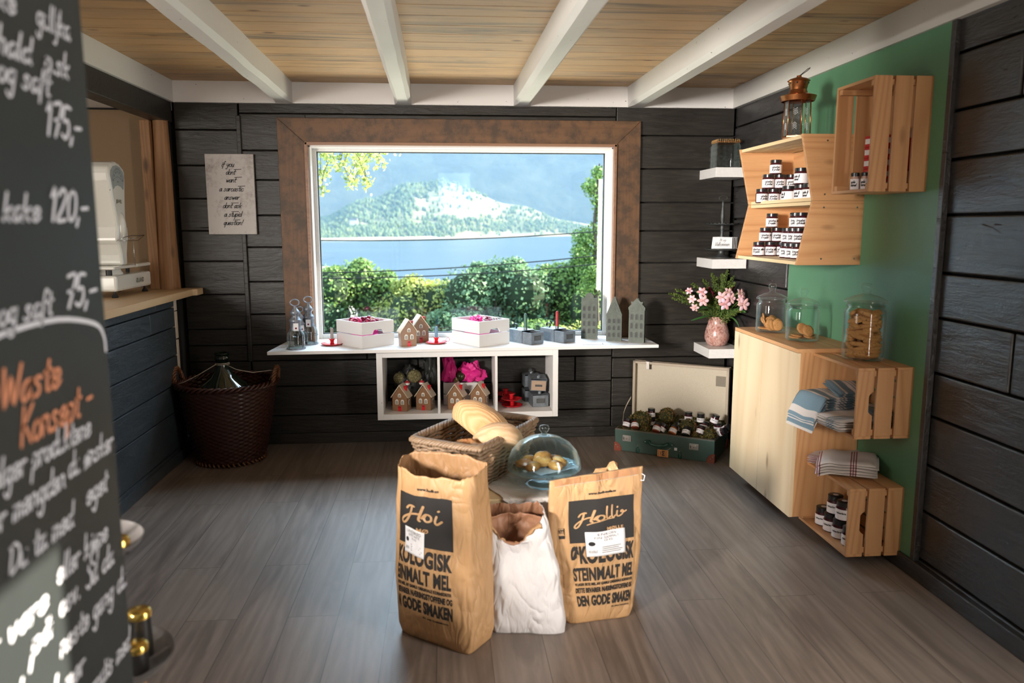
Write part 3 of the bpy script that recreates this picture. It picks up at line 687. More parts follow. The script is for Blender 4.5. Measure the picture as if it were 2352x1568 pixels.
# quote sign on the back wall
t = NT('distressed_white_board'); v = t.coords(); n1 = t.noise(v, 5, 6, .7); n2 = t.noise(v, 40, 5, .8)
t.p(Base_Color=t.mix(t.ramp(t.math('ADD', t.math('MULTIPLY', n1, .75), t.math('MULTIPLY', n2, .25)), [(.50, (0, 0, 0)), (.68, (1, 1, 1))]), (.43, .39, .365, 1), (.22, .18, .155, 1)), Roughness=.6); M_signb = t.m
sg = thing('quote_sign', 'white distressed sign with black script left of the window', 'sign', (-1.398, D-.022, 1.436), 0)
m = MB(); m.box(-.154, .154, 0, .018, 0, .518); obj('board', m, M_signb, sg, bevel=.002)
for i, (ln, z) in enumerate(zip(['if you', 'dont', 'want', 'a sarcastic', 'answer', 'dont ask', 'a stupid', 'question!'], [.437, .387, .337, .280, .226, .172, .116, .062])):
    V, Fc, w = hand(ln, .0165, .0045, .35, .16, .85); o_ = -w/2+(-.01 if i in (0,) else .005)
    m = MB(); m2(m, (V, Fc), lambda x, y: (x+o_, -.0008, z+y))
    for k, ch in enumerate(ln):
        if ch == 't' and i != 6 or (i == 6 and ch == 't'):
            xx = o_+(k+.6)*w/len(ln); m2(m, ribbon([(xx, z+.031), (xx+.045, z+.033)], .004), lambda x, y: (x, -.0008, y)); break
    obj('lettering', m, M_ink, sg)

# ================================================================ SHELF UNDER THE WINDOW
m = MB(); zt = .716
m.prism([(-1.117, 4.866), (1.389, 4.934), (1.381, D-.001), (-1.080, D-.001)], zt-.021, zt, 'Z')
tag(obj('window_shelf', m, M_whitewood, bevel=.002), 'long white board shelf running under the window', 'shelf')
un = thing('cube_shelf', 'white three-compartment wall unit hanging under the window shelf', 'shelf unit', (0, 0, .247))
H = .694-.247
m = MB(); m.box(-.452, -.414, 4.93, D-.001, 0, H-.0); obj('side_panel', m, M_whitewood, un, bevel=.002)
m = MB(); m.box(.687, .722, 4.93, D-.001, 0, H); obj('side_panel', m, M_whitewood, un, bevel=.002)
m = MB(); m.box(-.414, .687, 4.93, D-.001, 0, .038); obj('bottom_panel', m, M_whitewood, un, bevel=.002)
m = MB(); m.box(-.414, .687, 4.93, D-.001, H-.038, H); obj('top_panel', m, M_whitewood, un, bevel=.002)
for x in (-.056, .317):
    m = MB(); m.box(x-.008, x+.008, 4.932, D-.001, .038, H-.038); obj('divider', m, M_whitewood, un, bevel=.001)
ZU = .286

# ---- gingerbread-style lantern houses
M_ginger = plain('brown_glaze', (.225, .115, .055, 1), .28); M_cream = plain('cream_glaze_roof', (.55, .45, .33, 1), .3); M_creamw = plain('white_glaze', (.80, .76, .66, 1), .35)
M_red = plain('red_enamel', (.52, .012, .018, 1), .22); M_hole = plain('dark_window_hole', (.015, .01, .008, 1), .8)
def arch(x, z, w, h, n=8):
    r = w/2; return [(x-r, z), (x+r, z), (x+r, z+h-r)]+[(x+r*math.cos(PI*k/n), z+h-r+r*math.sin(PI*k/n)) for k in range(1, n)]+[(x-r, z+h-r)]
def make_house():
    t_ = thing('ceramic_house', '', 'candle house')
    w, d, e, p = .102, .078, .098, .168
    m = MB(); m.prism([(-w/2, 0), (w/2, 0), (w/2, e), (0, p-.004), (-w/2, e)], -d/2, d/2, 'Y'); obj('house_body', m, M_ginger, t_, bevel=.002)
    m = MB()
    for s in (1, -1):
        m.prism([(0, p), (s*(w/2+.009), e-.012), (s*(w/2+.009), e-.004), (0, p+.009)], -d/2-.006, d/2+.006, 'Y')
    obj('roof', m, M_cream, t_, bevel=.0015)
    m = MB(); m.lathe([(0, .0), (.006, .0), (.011, .034), (.0125, .040), (.009, .041), (.008, .02), (0, .02)], 14, (.029, .0, .122)); obj('chimney', m, M_red, t_, smooth=True, sharp=.7)
    m = MB(); m.box(-.011, .011, -d/2-.0015, -d/2+.001, 0, .034); dd = obj('door', m, M_red, t_)
    m = MB()
    for x in (-.004, .004): m.prism(arch(x, .024, .005, .007), -d/2-.0022, -d/2-.001, 'Y')
    obj('door_pane', m, M_hole, dd)
    def win(x, z, ww, hh, rows, plane, side=False):
        f = MB(); f.prism(arch(x, z, ww, hh), -plane-.002, -plane+.001, 'Y'); h = MB()
        for r in range(rows):
            for c in (-1, 1):
                cw = ww*.27; zz = z+.003+(hh-.006)*(r/rows)*.98; ch = (hh-.006)/rows*.72
                if r == rows-1: h.prism([(x+c*ww*.06, zz), (x+c*(ww*.06+cw), zz), (x+c*(ww*.06+cw), zz+ch*.4), (x+c*ww*.06, zz+ch*1.05)], -plane-.003, -plane-.0018, 'Y')
                else: h.box(x+c*(ww*.06+cw/2)-cw/2, x+c*(ww*.06+cw/2)+cw/2, -plane-.003, -plane-.0018, zz, zz+ch)
        if side:
            R90 = Matrix.Rotation(PI/2, 4, 'Z'); f.v = [R90 @ v for v in f.v]; h.v = [R90 @ v for v in h.v]
        fo = obj('window_frame', f, M_creamw, t_); obj('window_opening', h, M_hole, fo)
    win(-.019, .046, .021, .032, 3, d/2); win(.019, .046, .021, .032, 3, d/2); win(0, .094, .021, .024, 2, d/2); win(0, .040, .020, .034, 3, w/2, True)
    return t_
h0 = make_house(); GH = 'brown ceramic candle houses'
used = [0]
for (x, y, z, rz, sc_, lab) in ((-.303, 5.045, ZU, -.30, 1, 'brown ceramic house, leftmost in the left compartment of the white unit'),
        (-.148, 5.060, ZU, -.34, 1, 'brown ceramic house, right one in the left compartment of the white unit'),
        (.060, 5.050, ZU, -.34, 1, 'brown ceramic house, left one in the middle compartment of the white unit'),
        (.213, 5.075, ZU, -.36, 1, 'brown ceramic house behind the bread, right one in the middle compartment'),
        (-.257, 5.050, zt, .32, 1.0, 'brown ceramic house in front on the window shelf, beside the left white box'),
        (-.185, 5.205, zt, .32, 1.06, 'brown ceramic house standing behind its twin on the window shelf')):
    if not used[0]: o = h0; used[0] = 1; o.location = (x, y, z); o.rotation_euler = (0, 0, rz); o['label'] = lab; o['group'] = GH
    else: dup(h0, (x, y, z), rz, lab, GH, sc_)

# ---- red candle dishes
def candle_mat(n, c): return plain(n, c, .45)
def make_dish(lab, loc, rz, candle=None):
    t_ = thing('candle_dish', lab, 'candle holder', loc, rz)
    m = MB(); m.lathe([(0, .003), (.05, .004), (.064, .011), (.071, .013), (.0705, .010), (.063, .007), (.05, 0), (0, 0)], 40); obj('plate', m, M_red, t_, smooth=True)
    m = MB(); m.lathe([(0, .003), (.014, .005), (.012, .02), (.013, .030), (.022, .042), (.0205, .043), (.011, .032), (0, .030)], 24); obj('socket', m, M_red, t_, smooth=True)
    m = MB(); m.tube([(.066+.014*(1-math.cos(a)), 0, .014+.016*math.sin(a)+.006*a/3) for a in [k*.45 for k in range(13)]], .002, 6); obj('handle', m, M_red, t_, smooth=True)
    return t_
def make_candle(lab, loc, mat, h, r=.0105):
    t_ = thing('candle', lab, 'candle', loc)
    m = MB(); m.lathe([(0, 0), (r*1.03, 0), (r*.96, h-.012), (r*.6, h-.003), (0, h)], 18); obj('wax', m, mat, t_, smooth=True, sharp=.9)
    m = MB(); m.tube([(0, 0, h-.002), (.001, 0, h+.006), (.003, 0, h+.011)], .001, 5); obj('wick', m, M_ink, t_)
make_dish('red enamel candle dish beside the glass lanterns on the window shelf', (-.752, 5.115, zt), .1)
make_candle('thin grey-brown candle in the left red dish', (-.752, 5.115, zt+.031), candle_mat('taupe_wax', (.30, .25, .22, 1)), .085)
make_dish('red enamel candle dish between the ceramic houses and the right white box', (-.070, 5.125, zt), .35)
make_candle('thin blue candle in the right red dish', (-.070, 5.125, zt+.031), candle_mat('blue_wax', (.10, .20, .30, 1)), .085)
dA = make_dish('red enamel candle dish at the bottom of the front stack in the white unit', (.432, 5.085, ZU), 2.6)
dup(dA, (.428, 5.085, ZU+.044), 2.2, 'red enamel candle dish on top of the front stack in the white unit')
dup(dA, (.402, 5.24, ZU), 2.0, 'red enamel candle dish at the bottom of the rear stack in the white unit')
dup(dA, (.400, 5.238, ZU+.044), 2.4, 'red enamel candle dish on top of the rear stack in the white unit')

# ---- galvanised tin candle boxes with a drawer
t = NT('galvanised_tin'); v = t.coords(); vo = t.n('ShaderNodeTexVoronoi'); t.set(vo.inputs['Vector'], v); vo.inputs['Scale'].default_value = 90
n1 = t.noise(v, 22, 5, .7); t.p(Base_Color=t.mix(n1, (.10, .115, .125, 1), (.32, .35, .38, 1)), Metallic=.75, Roughness=t.math('ADD', t.math('MULTIPLY', vo.outputs['Distance'], .4), .35)); M_tin = t.m
M_tind = plain('dark_tin', (.10, .10, .10, 1), .55, .6)
def make_tin(lab, loc, rz, L=.16, W_=.112, H_=.084, drawer=.095, label=False, handle=True):
    t_ = thing('tin_candle_box', lab, 'tin box', loc, rz)   # length along local -Y (towards the drawer)
    m = MB(); th = .0015
    m.box(-W_/2, W_/2, 0, L, 0, th); m.box(-W_/2, W_/2, 0, L, H_-th, H_); m.box(-W_/2, -W_/2+th, 0, L, 0, H_); m.box(W_/2-th, W_/2, 0, L, 0, H_); m.box(-W_/2, W_/2, L-th, L, 0, H_)
    obj('box_body', m, M_tin, t_, bevel=.001)
    m = MB(); w2 = W_-.006; d0 = -drawer; h2 = H_-.006
    m.box(-w2/2, w2/2, d0, .02, .002, .004); m.box(-w2/2, w2/2, d0, d0+.002, .002, h2); m.box(-w2/2, -w2/2+.002, d0, .02, .002, h2); m.box(w2/2-.002, w2/2, d0, .02, .002, h2)
    dr = obj('drawer', m, M_tin, t_, bevel=.001)
    m = MB(); m.box(-.028, .028, d0-.002, d0, .026, .056)
    for (a, b_, c, d) in ((-.028, .028, .026, .029), (-.028, .028, .053, .056), (-.028, -.025, .026, .056), (.025, .028, .026, .056)): m.box(a, b_, d0-.004, d0, c, d)
    obj('label_holder', m, M_tind, dr)
    if label:
        m = MB(); m.box(-w2/2+.004, w2/2-.004, d0-.006, d0-.0045, .008, h2-.004); lb = obj('kraft_label', m, plain('kraft_card', (.36, .25, .17, 1), .7), dr)
        m = MB(); m.box(-.024, .024, d0-.0075, d0-.006, .034, .048); obj('label_text', m, M_tind, lb)
    m = MB(); m.lathe([(.010, H_), (.013, H_), (.0125, H_+.016), (.0105, H_+.016), (.0105, H_+.004), (0, H_+.004)], 18, (0, .03, 0)); obj('candle_socket', m, M_tin, t_, smooth=True, sharp=.8)
    if handle:
        m = MB()
        for k in range(14):
            a0, a1 = PI*1.9*k/14-.5, PI*1.9*(k+1)/14-.5; r = .019
            c0, c1 = (L-.022+r*math.cos(a0), H_+.016+r*math.sin(a0)), (L-.022+r*math.cos(a1), H_+.016+r*math.sin(a1))
            m.add([(-.007, *c0), (.007, *c0), (.007, *c1), (-.007, *c1)], [(0, 1, 2, 3)])
        obj('handle', m, M_tind, t_, solid=.0015)
    return t_
rz1 = .595
make_tin('tin candle box with open drawer and green candle on the window shelf', (.543, 5.100, zt), rz1)
make_tin('tin candle box with open drawer and red candle on the window shelf', (.764, 5.150, zt), rz1, L=.14)
cz = zt+.088
make_candle('dark green candle standing on the left tin box', (.543-.03*math.sin(rz1), 5.100+.03*math.cos(rz1), cz), candle_mat('green_wax', (.035, .10, .07, 1)), .108, .0112)
make_candle('dark red candle standing on the right tin box', (.764-.03*math.sin(rz1), 5.150+.03*math.cos(rz1), cz), candle_mat('red_wax', (.30, .012, .015, 1)), .115, .0112)
make_tin('tin box at the bottom of the front tin stack in the white unit', (.622, 5.055, ZU), .10, L=.13, drawer=.004, handle=False)
make_tin('tilted tin box with kraft label on the front tin stack in the white unit', (.607, 5.075, ZU+.103), .02, L=.13, drawer=.004, label=True, handle=False).rotation_euler = (.10, .06, .02)
make_tin('tin box at the back bottom of the tin stack in the white unit', (.585, 5.215, ZU), .12, L=.09, drawer=.01, handle=False)
make_tin('tin box at the back top of the tin stack in the white unit', (.585, 5.222, ZU+.104), .14, L=.085, drawer=.01, handle=True)

# ---- embossed tin canal houses
t = NT('aged_embossed_tin'); v = t.coords(); n1 = t.noise(v, 30, 6, .7)
t.p(Base_Color=t.mix(n1, (.020, .024, .019, 1), (.10, .115, .09, 1)), Metallic=.35, Roughness=.55); t.bump(n1, .4, .003); M_zinc = t.m
M_zincd = plain('recessed_dark_tin', (.035, .035, .032, 1), .6, .4)
def step_gable(w, h0_, h1, n):
    pts = [(w/2, 0), (w/2, h0_)]
    for k in range(n):
        a = (k+1)/n; x = w/2*(1-a)+.006; pts += [(w/2*(1-k/n)+(.0 if k else 0), h0_+(h1-h0_)*(k+.55)/n), (x, h0_+(h1-h0_)*(k+.7)/n)]
    return pts
def canal_house(lab, loc, rz, outline, rows, cols, w, z0, dz, special):
    t_ = thing('tin_canal_house', lab, 'metal house', loc, rz)
    full = outline+[(-x, z) for x, z in reversed(outline)]
    m = MB(); m.prism(full, -.004, 0, 'Y'); obj('facade', m, M_zinc, t_)
    m = MB(); m.prism([(x*.98, z-.004 if z > .02 else z) for x, z in full], .048, .052, 'Y'); m.box(-w/2*.98, -w/2*.98+.002, 0, .05, 0, outline[1][1]); m.box(w/2*.98-.002, w/2*.98, 0, .05, 0, outline[1][1]); m.box(-w/2*.98, w/2*.98, 0, .05, 0, .002)
    obj('back_box', m, M_zinc, t_)
    for r in range(rows):
        for c in range(cols):
            x = (c-(cols-1)/2)*w*.31
            m = MB(); hh = dz*.78; ww = w*.22
            o2 = arch(x, z0+r*dz, ww, hh); i2 = [((px-x)*.72+x, (pz-z0-r*dz-hh/2)*.8+z0+r*dz+hh/2) for px, pz in o2]
            n_ = len(o2); vs = [(p[0], -.0065, p[1]) for p in o2]+[(p[0], -.0065, p[1]) for p in i2]+[(p[0], -.0038, p[1]) for p in o2]
            m.add(vs, [(i, (i+1) % n_, n_+(i+1) % n_, n_+i) for i in range(n_)]+[(i, (i+1) % n_, 2*n_+(i+1) % n_, 2*n_+i) for i in range(n_)])
            fo = obj('window_frame', m, M_zinc, t_)
            m = MB(); m.add([(p[0], -.0048, p[1]) for p in i2], [tuple(range(n_))]); obj('window_opening', m, M_zincd, fo)
    m = MB()
    for (pts, pw) in special: m2(m, ribbon(smooth2(pts), pw), lambda x, y: (x, -.0055, y))
    obj('gable_ornament', m, M_zinc, t_, solid=.003)
    m = MB(); zz = [(.052+(.008 if k % 2 else 0), .006+k*.008) for k in range(7)]
    m.prism([(.050, .0)]+zz+[(.050, .06)], w/2*.98-.003, w/2*.98, 'X'); obj('candle_tray', m, M_tind, t_)
    return t_
arc = [(.031*math.cos(a), .287+.031*math.sin(a)) for a in [k*PI/2/8 for k in range(9)]]
canal_house('tall dark tin canal house with round gable, nearest the glass', (.980, 5.240, zt), -.30, [(.055, 0), (.055, .283), (.031, .283)]+arc[1:], 4, 3, .11, .035, .052,
            [([(-.034, .262), (-.02, .285), (0, .297), (.02, .285), (.034, .262)], .005), ([(-.03, .25), (0, .28), (.03, .25)], .004), ([(-.05, .275), (-.035, .275)], .004)])
canal_house('dark tin canal house with steep stepped gable, middle one', (1.128, 5.120, zt), -.30, step_gable(.104, .172, .305, 9), 3, 3, .104, .025, .047,
            [([(-.045, .175), (.0, .195), (.045, .175)], .003), ([(0, .20), (.008, .21), (0, .22), (-.008, .21), (0, .20)], .004), ([(-.03, .2), (0, .26), (.03, .2)], .003)])
canal_house('paler tin canal house with peaked crest, rightmost on the shelf', (1.262, 5.035, zt), -.40, [(.052, 0), (.052, .215), (.056, .222), (.056, .235), (.044, .25), (.036, .255), (.040, .275), (.026, .273), (0, .298)], 3, 3, .104, .03, .060,
            [([(-.04, .215), (0, .268), (.04, .215)], .006), ([(-.05, .208), (.05, .208)], .004)])
# cards lying on the shelf
for i, (x, y, r, lab) in enumerate(((.965, 4.992, -.14, 'top printed card lying by the canal houses'), (.99, 5.012, .02, 'lower printed card sticking out beneath the top one'))):
    cdx = thing('card', lab, 'card', (x, y, zt+.0015*(1-i)+.0005), r); m = MB(); m.box(-.075, .075, -.035, .035, 0, .001); obj('paper', m, M_paper, cdx)
    if i == 0:
        m = MB(); m2(m, hand('Velkommen', .010, .0014, .3)[:2], lambda x_, y_: (x_-.045, y_-.004, .0012)); obj('lettering', m, M_ink, cdx)
        m = MB(); m.box(.058, .062, -.035, .035, .001, .0013); obj('printed_stripe', m, M_ink, cdx)

# ---- small white crates with baubles
M_wcrate = white_paint('whitewashed_crate', (.66, .64, .62, 1), .5, .12)
def make_wcrate(lab, loc, rz, a=.26, c=.30, h=.165):
    t_ = thing('white_crate', lab, 'crate', loc, rz)    # corner at origin, a along +X, c along +Y
    th = .009; g = .006; h1 = h/2-g/2
    def panel(nm, mk):
        m = MB(); mk(m); return obj(nm, m, M_wcrate, t_, bevel=.0015)
    notch = lambda m: m.prism([(0, h1+g), (a*.33, h1+g), (a*.37, h1+g+.022), (a*.40, h1+g+.026), (a*.60, h1+g+.026), (a*.63, h1+g+.022), (a*.67, h1+g), (a, h1+g), (a, h), (0, h)], 0, th, 'Y')
    panel('front_panel', lambda m: (m.box(0, a, 0, th, 0, h1), notch(m)))
    panel('back_panel', lambda m: (m.box(0, a, c-th, c, 0, h1), m.box(0, a, c-th, c, h1+g, h)))
    panel('side_panel', lambda m: (m.box(0, th, th, c-th, 0, h1), m.box(0, th, th, c-th, h1+g, h)))
    panel('side_panel', lambda m: (m.box(a-th, a, th, c-th, 0, h1), m.box(a-th, a, th, c-th, h1+g, h)))
    m = MB(); m.box(th, a-th, th, c-th, 0, .008); obj('bottom_panel', m, M_wcrate, t_)
    return t_
r1 = math.atan2(.183, .2); r2_ = math.atan2(.15, .27)
make_wcrate('white slatted box on the left of the window shelf, pink baubles inside', (-.538, 4.935, zt), .72, .255, .285)
make_wcrate('white slatted box on the right of the window shelf, magenta tissue inside', (.208, 4.930, zt), .62, .255, .300)
make_wcrate('white slatted box with pink tissue in the middle unit compartment', (-.028, 5.165, ZU), 0, .275, .14, .15)
M_pinkglass = plain('pink_glass_ball', (.62, .06, .16, 1), .15, .3); M_maroon = plain('maroon_bead', (.22, .012, .04, 1), .2, .4); M_beige2 = plain('champagne_ball', (.55, .36, .30, 1), .3, .4)
M_olive = plain('olive_glass_ball', (.05, .055, .022, 1), .12, .5); M_silver = plain('silver_bead', (.5, .5, .48, 1), .15, .9)
t = NT('gold_glitter'); v = t.coords(); vo = t.n('ShaderNodeTexVoronoi'); t.set(vo.inputs['Vector'], v); vo.inputs['Scale'].default_value = 420
t.p(Base_Color=t.ramp(vo.outputs['Color'], [(.2, (.05, .04, .015)), (.6, (.30, .26, .10)), (.9, (.85, .78, .5))]), Metallic=.7, Roughness=.3); t.bump(vo.outputs['Distance'], .8, .004); M_glit = t.m
def tissue(name, lab, loc, size, mat, seed, flat=.5, cat='tissue paper', amp=.35, rz=0):
    m = MB(); m.ball((0, 0, 0), 1, 44, 30, fn=lambda d: 1+amp*noise.noise(d*2.3+Vector((seed, 0, 0)))+amp*.55*abs(noise.noise(d*6+Vector((seed, 5, 0))))+.06*noise.noise(d*17))
    m.v = [Vector((v.x*size[0], v.y*size[1], max(v.z, -flat)*size[2])) for v in m.v]
    mz = min(v.z for v in m.v); m.v = [Vector((v.x, v.y, v.z-mz)) for v in m.v]
    return tag(obj(name, m, mat, loc=loc, rot=(0, 0, rz), smooth=True, sharp=.45), lab, cat)
M_tpink = plain('magenta_tissue_paper', (.62, .012, .20, 1), .55, bump=.4, bscale=40); M_tblack = plain('black_tissue_paper', (.012, .013, .011, 1), .45, bump=.4, bscale=50)
def bauble(lab, loc, r, mat, cap=True, grp='baubles'):
    t_ = thing('bauble', lab, 'bauble', loc, 0, grp); m = MB(); m.ball((0, 0, r), r, 24, 16); obj('ball', m, mat, t_, smooth=True)
    if cap: m = MB(); m.lathe([(0, 2*r+.006), (.005, 2*r+.006), (.006, 2*r-.002), (0, 2*r-.002)], 12); obj('cap', m, M_silver, t_, smooth=True)
def local(loc, rz, x, y, z): return (loc[0]+x*math.cos(rz)-y*math.sin(rz), loc[1]+x*math.sin(rz)+y*math.cos(rz), loc[2]+z)
A = ((-.538, 4.935, zt), .72); Bx = ((.208, 4.930, zt), .62)
tissue('tissue_paper', 'pink tissue paper lining the left white box', local(*A, .127, .14, .009), (.080, .090, .072), M_tpink, 1.3, .6)
tissue('tissue_paper', 'magenta tissue paper bulging from the right white box', local(*Bx, .11, .17, .009), (.075, .088, .105), M_tpink, 4.1, .5)
R = random.Random(5)
bauble('large pink glass bauble in the left white box', local(*A, .075, .16, .120), .034, M_pinkglass)
for i in range(14):
    bauble(['small maroon bauble among the pink ones in the left box', 'small champagne bauble in the left white box'][i % 4 == 3], local(*A, .05+.155*R.random(), .06+.18*R.random(), .135+.014*R.random()), .0165, M_beige2 if i % 4 == 3 else M_maroon, False, 'small champagne baubles in the left box' if i % 4 == 3 else 'small maroon baubles in the left box')
for i in range(12):
    bauble('small silver-brown bead bauble in the right white box', local(*Bx, .10+.12*R.random(), .04+.16*R.random(), .142+.01*R.random()), .012, M_silver if i % 2 else M_maroon, False, 'bead baubles in the right box')
tissue('tissue_paper', 'pink tissue paper rising from the box in the middle compartment', (.165, 5.235, ZU+.152), (.082, .055, .082), M_tpink, 7.7, .45, amp=.45)
tissue('tissue_paper', 'pink tissue paper bunched against the left divider of the middle compartment', (.012, 5.235, ZU+.152), (.042, .05, .135), M_tpink, 9.1, .35, amp=.5)
bauble('dark olive glass bauble nestled in pink tissue in the middle compartment', (.090, 5.215, ZU+.150), .037, M_olive)
bauble('small patterned gold bauble below the olive one', (.058, 5.185, ZU+.145), .018, M_glit)
tissue('tissue_paper', 'crumpled black tissue paper filling the left compartment', (-.245, 5.205, ZU), (.125, .085, .145), M_tblack, 2.2, .55, amp=.4)
tissue('tissue_paper', 'black tissue paper twist at the upper right of the left compartment', (-.118, 5.235, ZU+.135), (.045, .05, .16), M_tblack, 6.2, .45, amp=.4)
bauble('large gold glitter bauble in black tissue in the left compartment', (-.222, 5.150, ZU+.155), .048, M_glit)
bauble('flatter gold glitter bauble left of the large one', (-.322, 5.165, ZU+.150), .040, M_glit)
t = NT('striped_ball'); sx = t.n('ShaderNodeSeparateXYZ'); t.set(sx.inputs[0], t.coords((1, 1, 1))); st = t.math('PINGPONG', t.math('MULTIPLY', sx.outputs[2], 70), 1)
t.p(Base_Color=t.ramp(st, [(.45, (.35, .02, .03)), (.55, (.75, .7, .66))], 'CONSTANT'), Roughness=.3); M_stripe = t.m
bauble('striped red and white bauble left of the big glitter one', (-.268, 5.110, ZU+.148), .018, M_stripe); bauble('striped red and white bauble right of the big glitter one', (-.172, 5.110, ZU+.150), .018, M_stripe)

# ---- glass lanterns with turned zinc tops
t = NT('turned_zinc'); n1 = t.noise(t.coords((1, 1, 2)), 25, 5, .65); t.p(Base_Color=t.mix(n1, (.10, .11, .13, 1), (.30, .33, .38, 1)), Metallic=.55, Roughness=.42); M_zt = t.m
M_wire = plain('dark_wire', (.04, .04, .045, 1), .5, .7); M_cord = plain('linen_string', (.45, .38, .30, 1), .8)
def make_lantern(lab, loc, rz):
    t_ = thing('glass_bottle_lantern', lab, 'lantern', loc, rz); r = .055
    m = MB(); m.lathe([(.0, .004), (r, .004), (r, .085), (r*.93, .100), (.036, .122), (.034, .122), (r*.90, .098), (r-.0025, .084), (r-.0025, .0065), (0, .0065)], 40); obj('glass_body', m, M_glass, t_, smooth=True, sharp=.9)
    m = MB(); m.lathe([(0, 0), (r+.004, 0), (r+.004, .009), (r+.0005, .009), (r, .0035), (0, .0035)], 40); obj('base_ring', m, M_zt, t_, smooth=True, sharp=.6)
    pr = [(0, .118), (.037, .118), (.0385, .128), (.034, .134), (.034, .170), (.037, .176), (.0385, .184), (.033, .190), (.0225, .206), (.022, .214), (.031, .226), (.032, .234), (.024, .246), (.011, .262), (.008, .275), (0, .276)]
    m = MB(); m.lathe(pr, 32); obj('turned_top', m, M_zt, t_, smooth=True, sharp=1.2)
    m = MB(); m.tube([(.027*math.cos(a), 0, .2945+.0205*math.sin(a)) for a in [k*2*PI/28 for k in range(28)]], .0042, 8, closed=True); obj('ring_handle', m, M_zt, t_, smooth=True)
    m = MB(); R1 = r+.0025
    m.tube([(R1*math.cos(a), R1*math.sin(a), .062) for a in [k*2*PI/36 for k in range(36)]], .0012, 5, closed=True)
    for k in range(4):
        a = k*PI/2-.9; c, s = math.cos(a), math.sin(a)
        m.tube([(R1*c, R1*s, .004), (R1*c, R1*s, .085), (R1*.95*c, R1*.95*s, .103), (.040*c, .040*s, .124)], .0012, 5)
    obj('wire_cage', m, M_wire, t_)
    tg = MB(); tg.box(-.0155, .0155, -.0406, -.0398, .120, .168); tgo = obj('tag', tg, M_paper, t_)
    tg = MB(); tg.prism([(.0+.006*math.cos(a)*(1+.4*math.sin(3*a)), .136+.006*math.sin(a)) for a in [k*PI/5 for k in range(10)]], -.0412, -.0406, 'Y'); obj('tag_print', tg, M_maroon, tgo)
    tg = MB(); tg.tube([(0, -.010, .275), (0, -.028, .24), (0, -.040, .168)], .0012, 5); obj('string', tg, M_cord, t_)
    tg = MB(); tg.ball((.0, -.026, .095), .0, 4, 4)
    tg = MB(); tg.ball((.006, .01, .092), .021, 20, 14); tg.lathe([(.010, .108), (.010, .124), (0, .124)], 12, (.006, .01, 0)); obj('glass_bulb', tg, M_glass, t_, smooth=True)
    return t_
l0 = make_lantern('glass lantern with turned zinc top at the left end of the window shelf, in front', (-.957, 4.975, zt), .25)
dup(l0, (-.908, 5.170, zt), .1, 'glass lantern with turned zinc top standing behind the front one')
dup(l0, (-.955, 5.130, zt), .5, 'third glass lantern half hidden behind the front one', None, .80)
m = MB(); pts = [(-1.0, 5.12, zt+.003), (-1.03, 5.16, zt+.02), (-1.035, 5.2, zt+.07), (-1.02, 5.25, zt+.14), (-1.0, 5.28, zt+.175), (-.985, 5.28, zt+.205), (-1.0, 5.28, zt+.232), (-1.018, 5.28, zt+.21), (-1.0, 5.28, zt+.18), (-.978, 5.27, zt+.15), (-.99, 5.26, zt+.11), (-1.02, 5.26, zt+.15), (-1.035, 5.26, zt+.185)]
m.tube(pts, .0014, 5); tag(obj('wire_bow', m, M_cord), 'thin pale string bow standing behind the lanterns', 'string')
# ================================================================ RIGHT WALL
# ---- jars with white labels
M_lid = plain('black_jar_lid', (.012, .012, .013, 1), .28); M_label = plain('white_jar_label', (.78, .74, .75, 1), .5)
def jam(n, c): return plain(n, c, .12)
M_jamA = jam('dark_berry_jam', (.045, .008, .012, 1)); M_jamB = jam('amber_chutney', (.32, .08, .012, 1)); M_jamC = jam('rust_chutney', (.20, .035, .015, 1)); M_jamD = jam('black_olive_mix', (.012, .013, .008, 1))
def cyl_label(m, r, z0, z1, a0, a1, n=18):
    vs = []
    for i in range(n+1):
        a = a0+(a1-a0)*i/n; vs += [(r*math.cos(a), r*math.sin(a), z0), (r*math.cos(a), r*math.sin(a), z1)]
    m.add(vs, [(2*i, 2*i+2, 2*i+3, 2*i+1) for i in range(n)])
def make_jar(r, h, lines, bold=False, jamm=None, lidfrac=.22):
    t_ = thing('labelled_jar', '', 'jar')
    hb = h*(1-lidfrac)
    m = MB(); m.lathe([(0, 0), (r*.9, 0), (r, .004), (r, hb-.008), (r*.9, hb-.001), (r*.9, hb+.002), (0, hb+.002)], 28); obj('glass_body', m, jamm or M_jamA, t_, smooth=True, sharp=1.0)
    m = MB(); m.lathe([(0, h), (r*.86, h), (r*.93, h-.0015), (r*.93, hb+.001), (0, hb+.001)], 28); obj('lid', m, M_lid, t_, smooth=True, sharp=.6)
    m = MB(); cyl_label(m, r+.0006, .006, hb-.010, -PI/2-1.75, -PI/2+1.75); lb = obj('label', m, M_label, t_, smooth=True)
    rr = r+.0011; fn = lambda x, y: (rr*math.sin(x/rr), -rr*math.cos(x/rr), y)
    m = MB(); lh = hb-.016
    for i, ln in enumerate(lines):
        if bold: vf = fitbox(ln, -r*.85, r*.45 if len(ln) > 5 else 0, 0, lh*.20, .05)
        else: V, Fc, w = hand(ln, lh*.13, lh*.052, .3, .12, .85); vf = ([(x-r*.95, y) for x, y in V], Fc)
        zz = .006+lh*(.60-.30*i) if not bold else .006+lh*(.55-.27*i)
        m2(m, vf, lambda x, y: fn(x, y+zz))
    for k in range(4): m.add([fn(r*.65, .012+k*lh*.2), fn(r*1.45, .012+k*lh*.2), fn(r*1.45, .0126+k*lh*.2), fn(r*.65, .0126+k*lh*.2)], [(0, 1, 2, 3)])
    obj('label_text', m, M_ink, lb)
    return t_
pending = {}
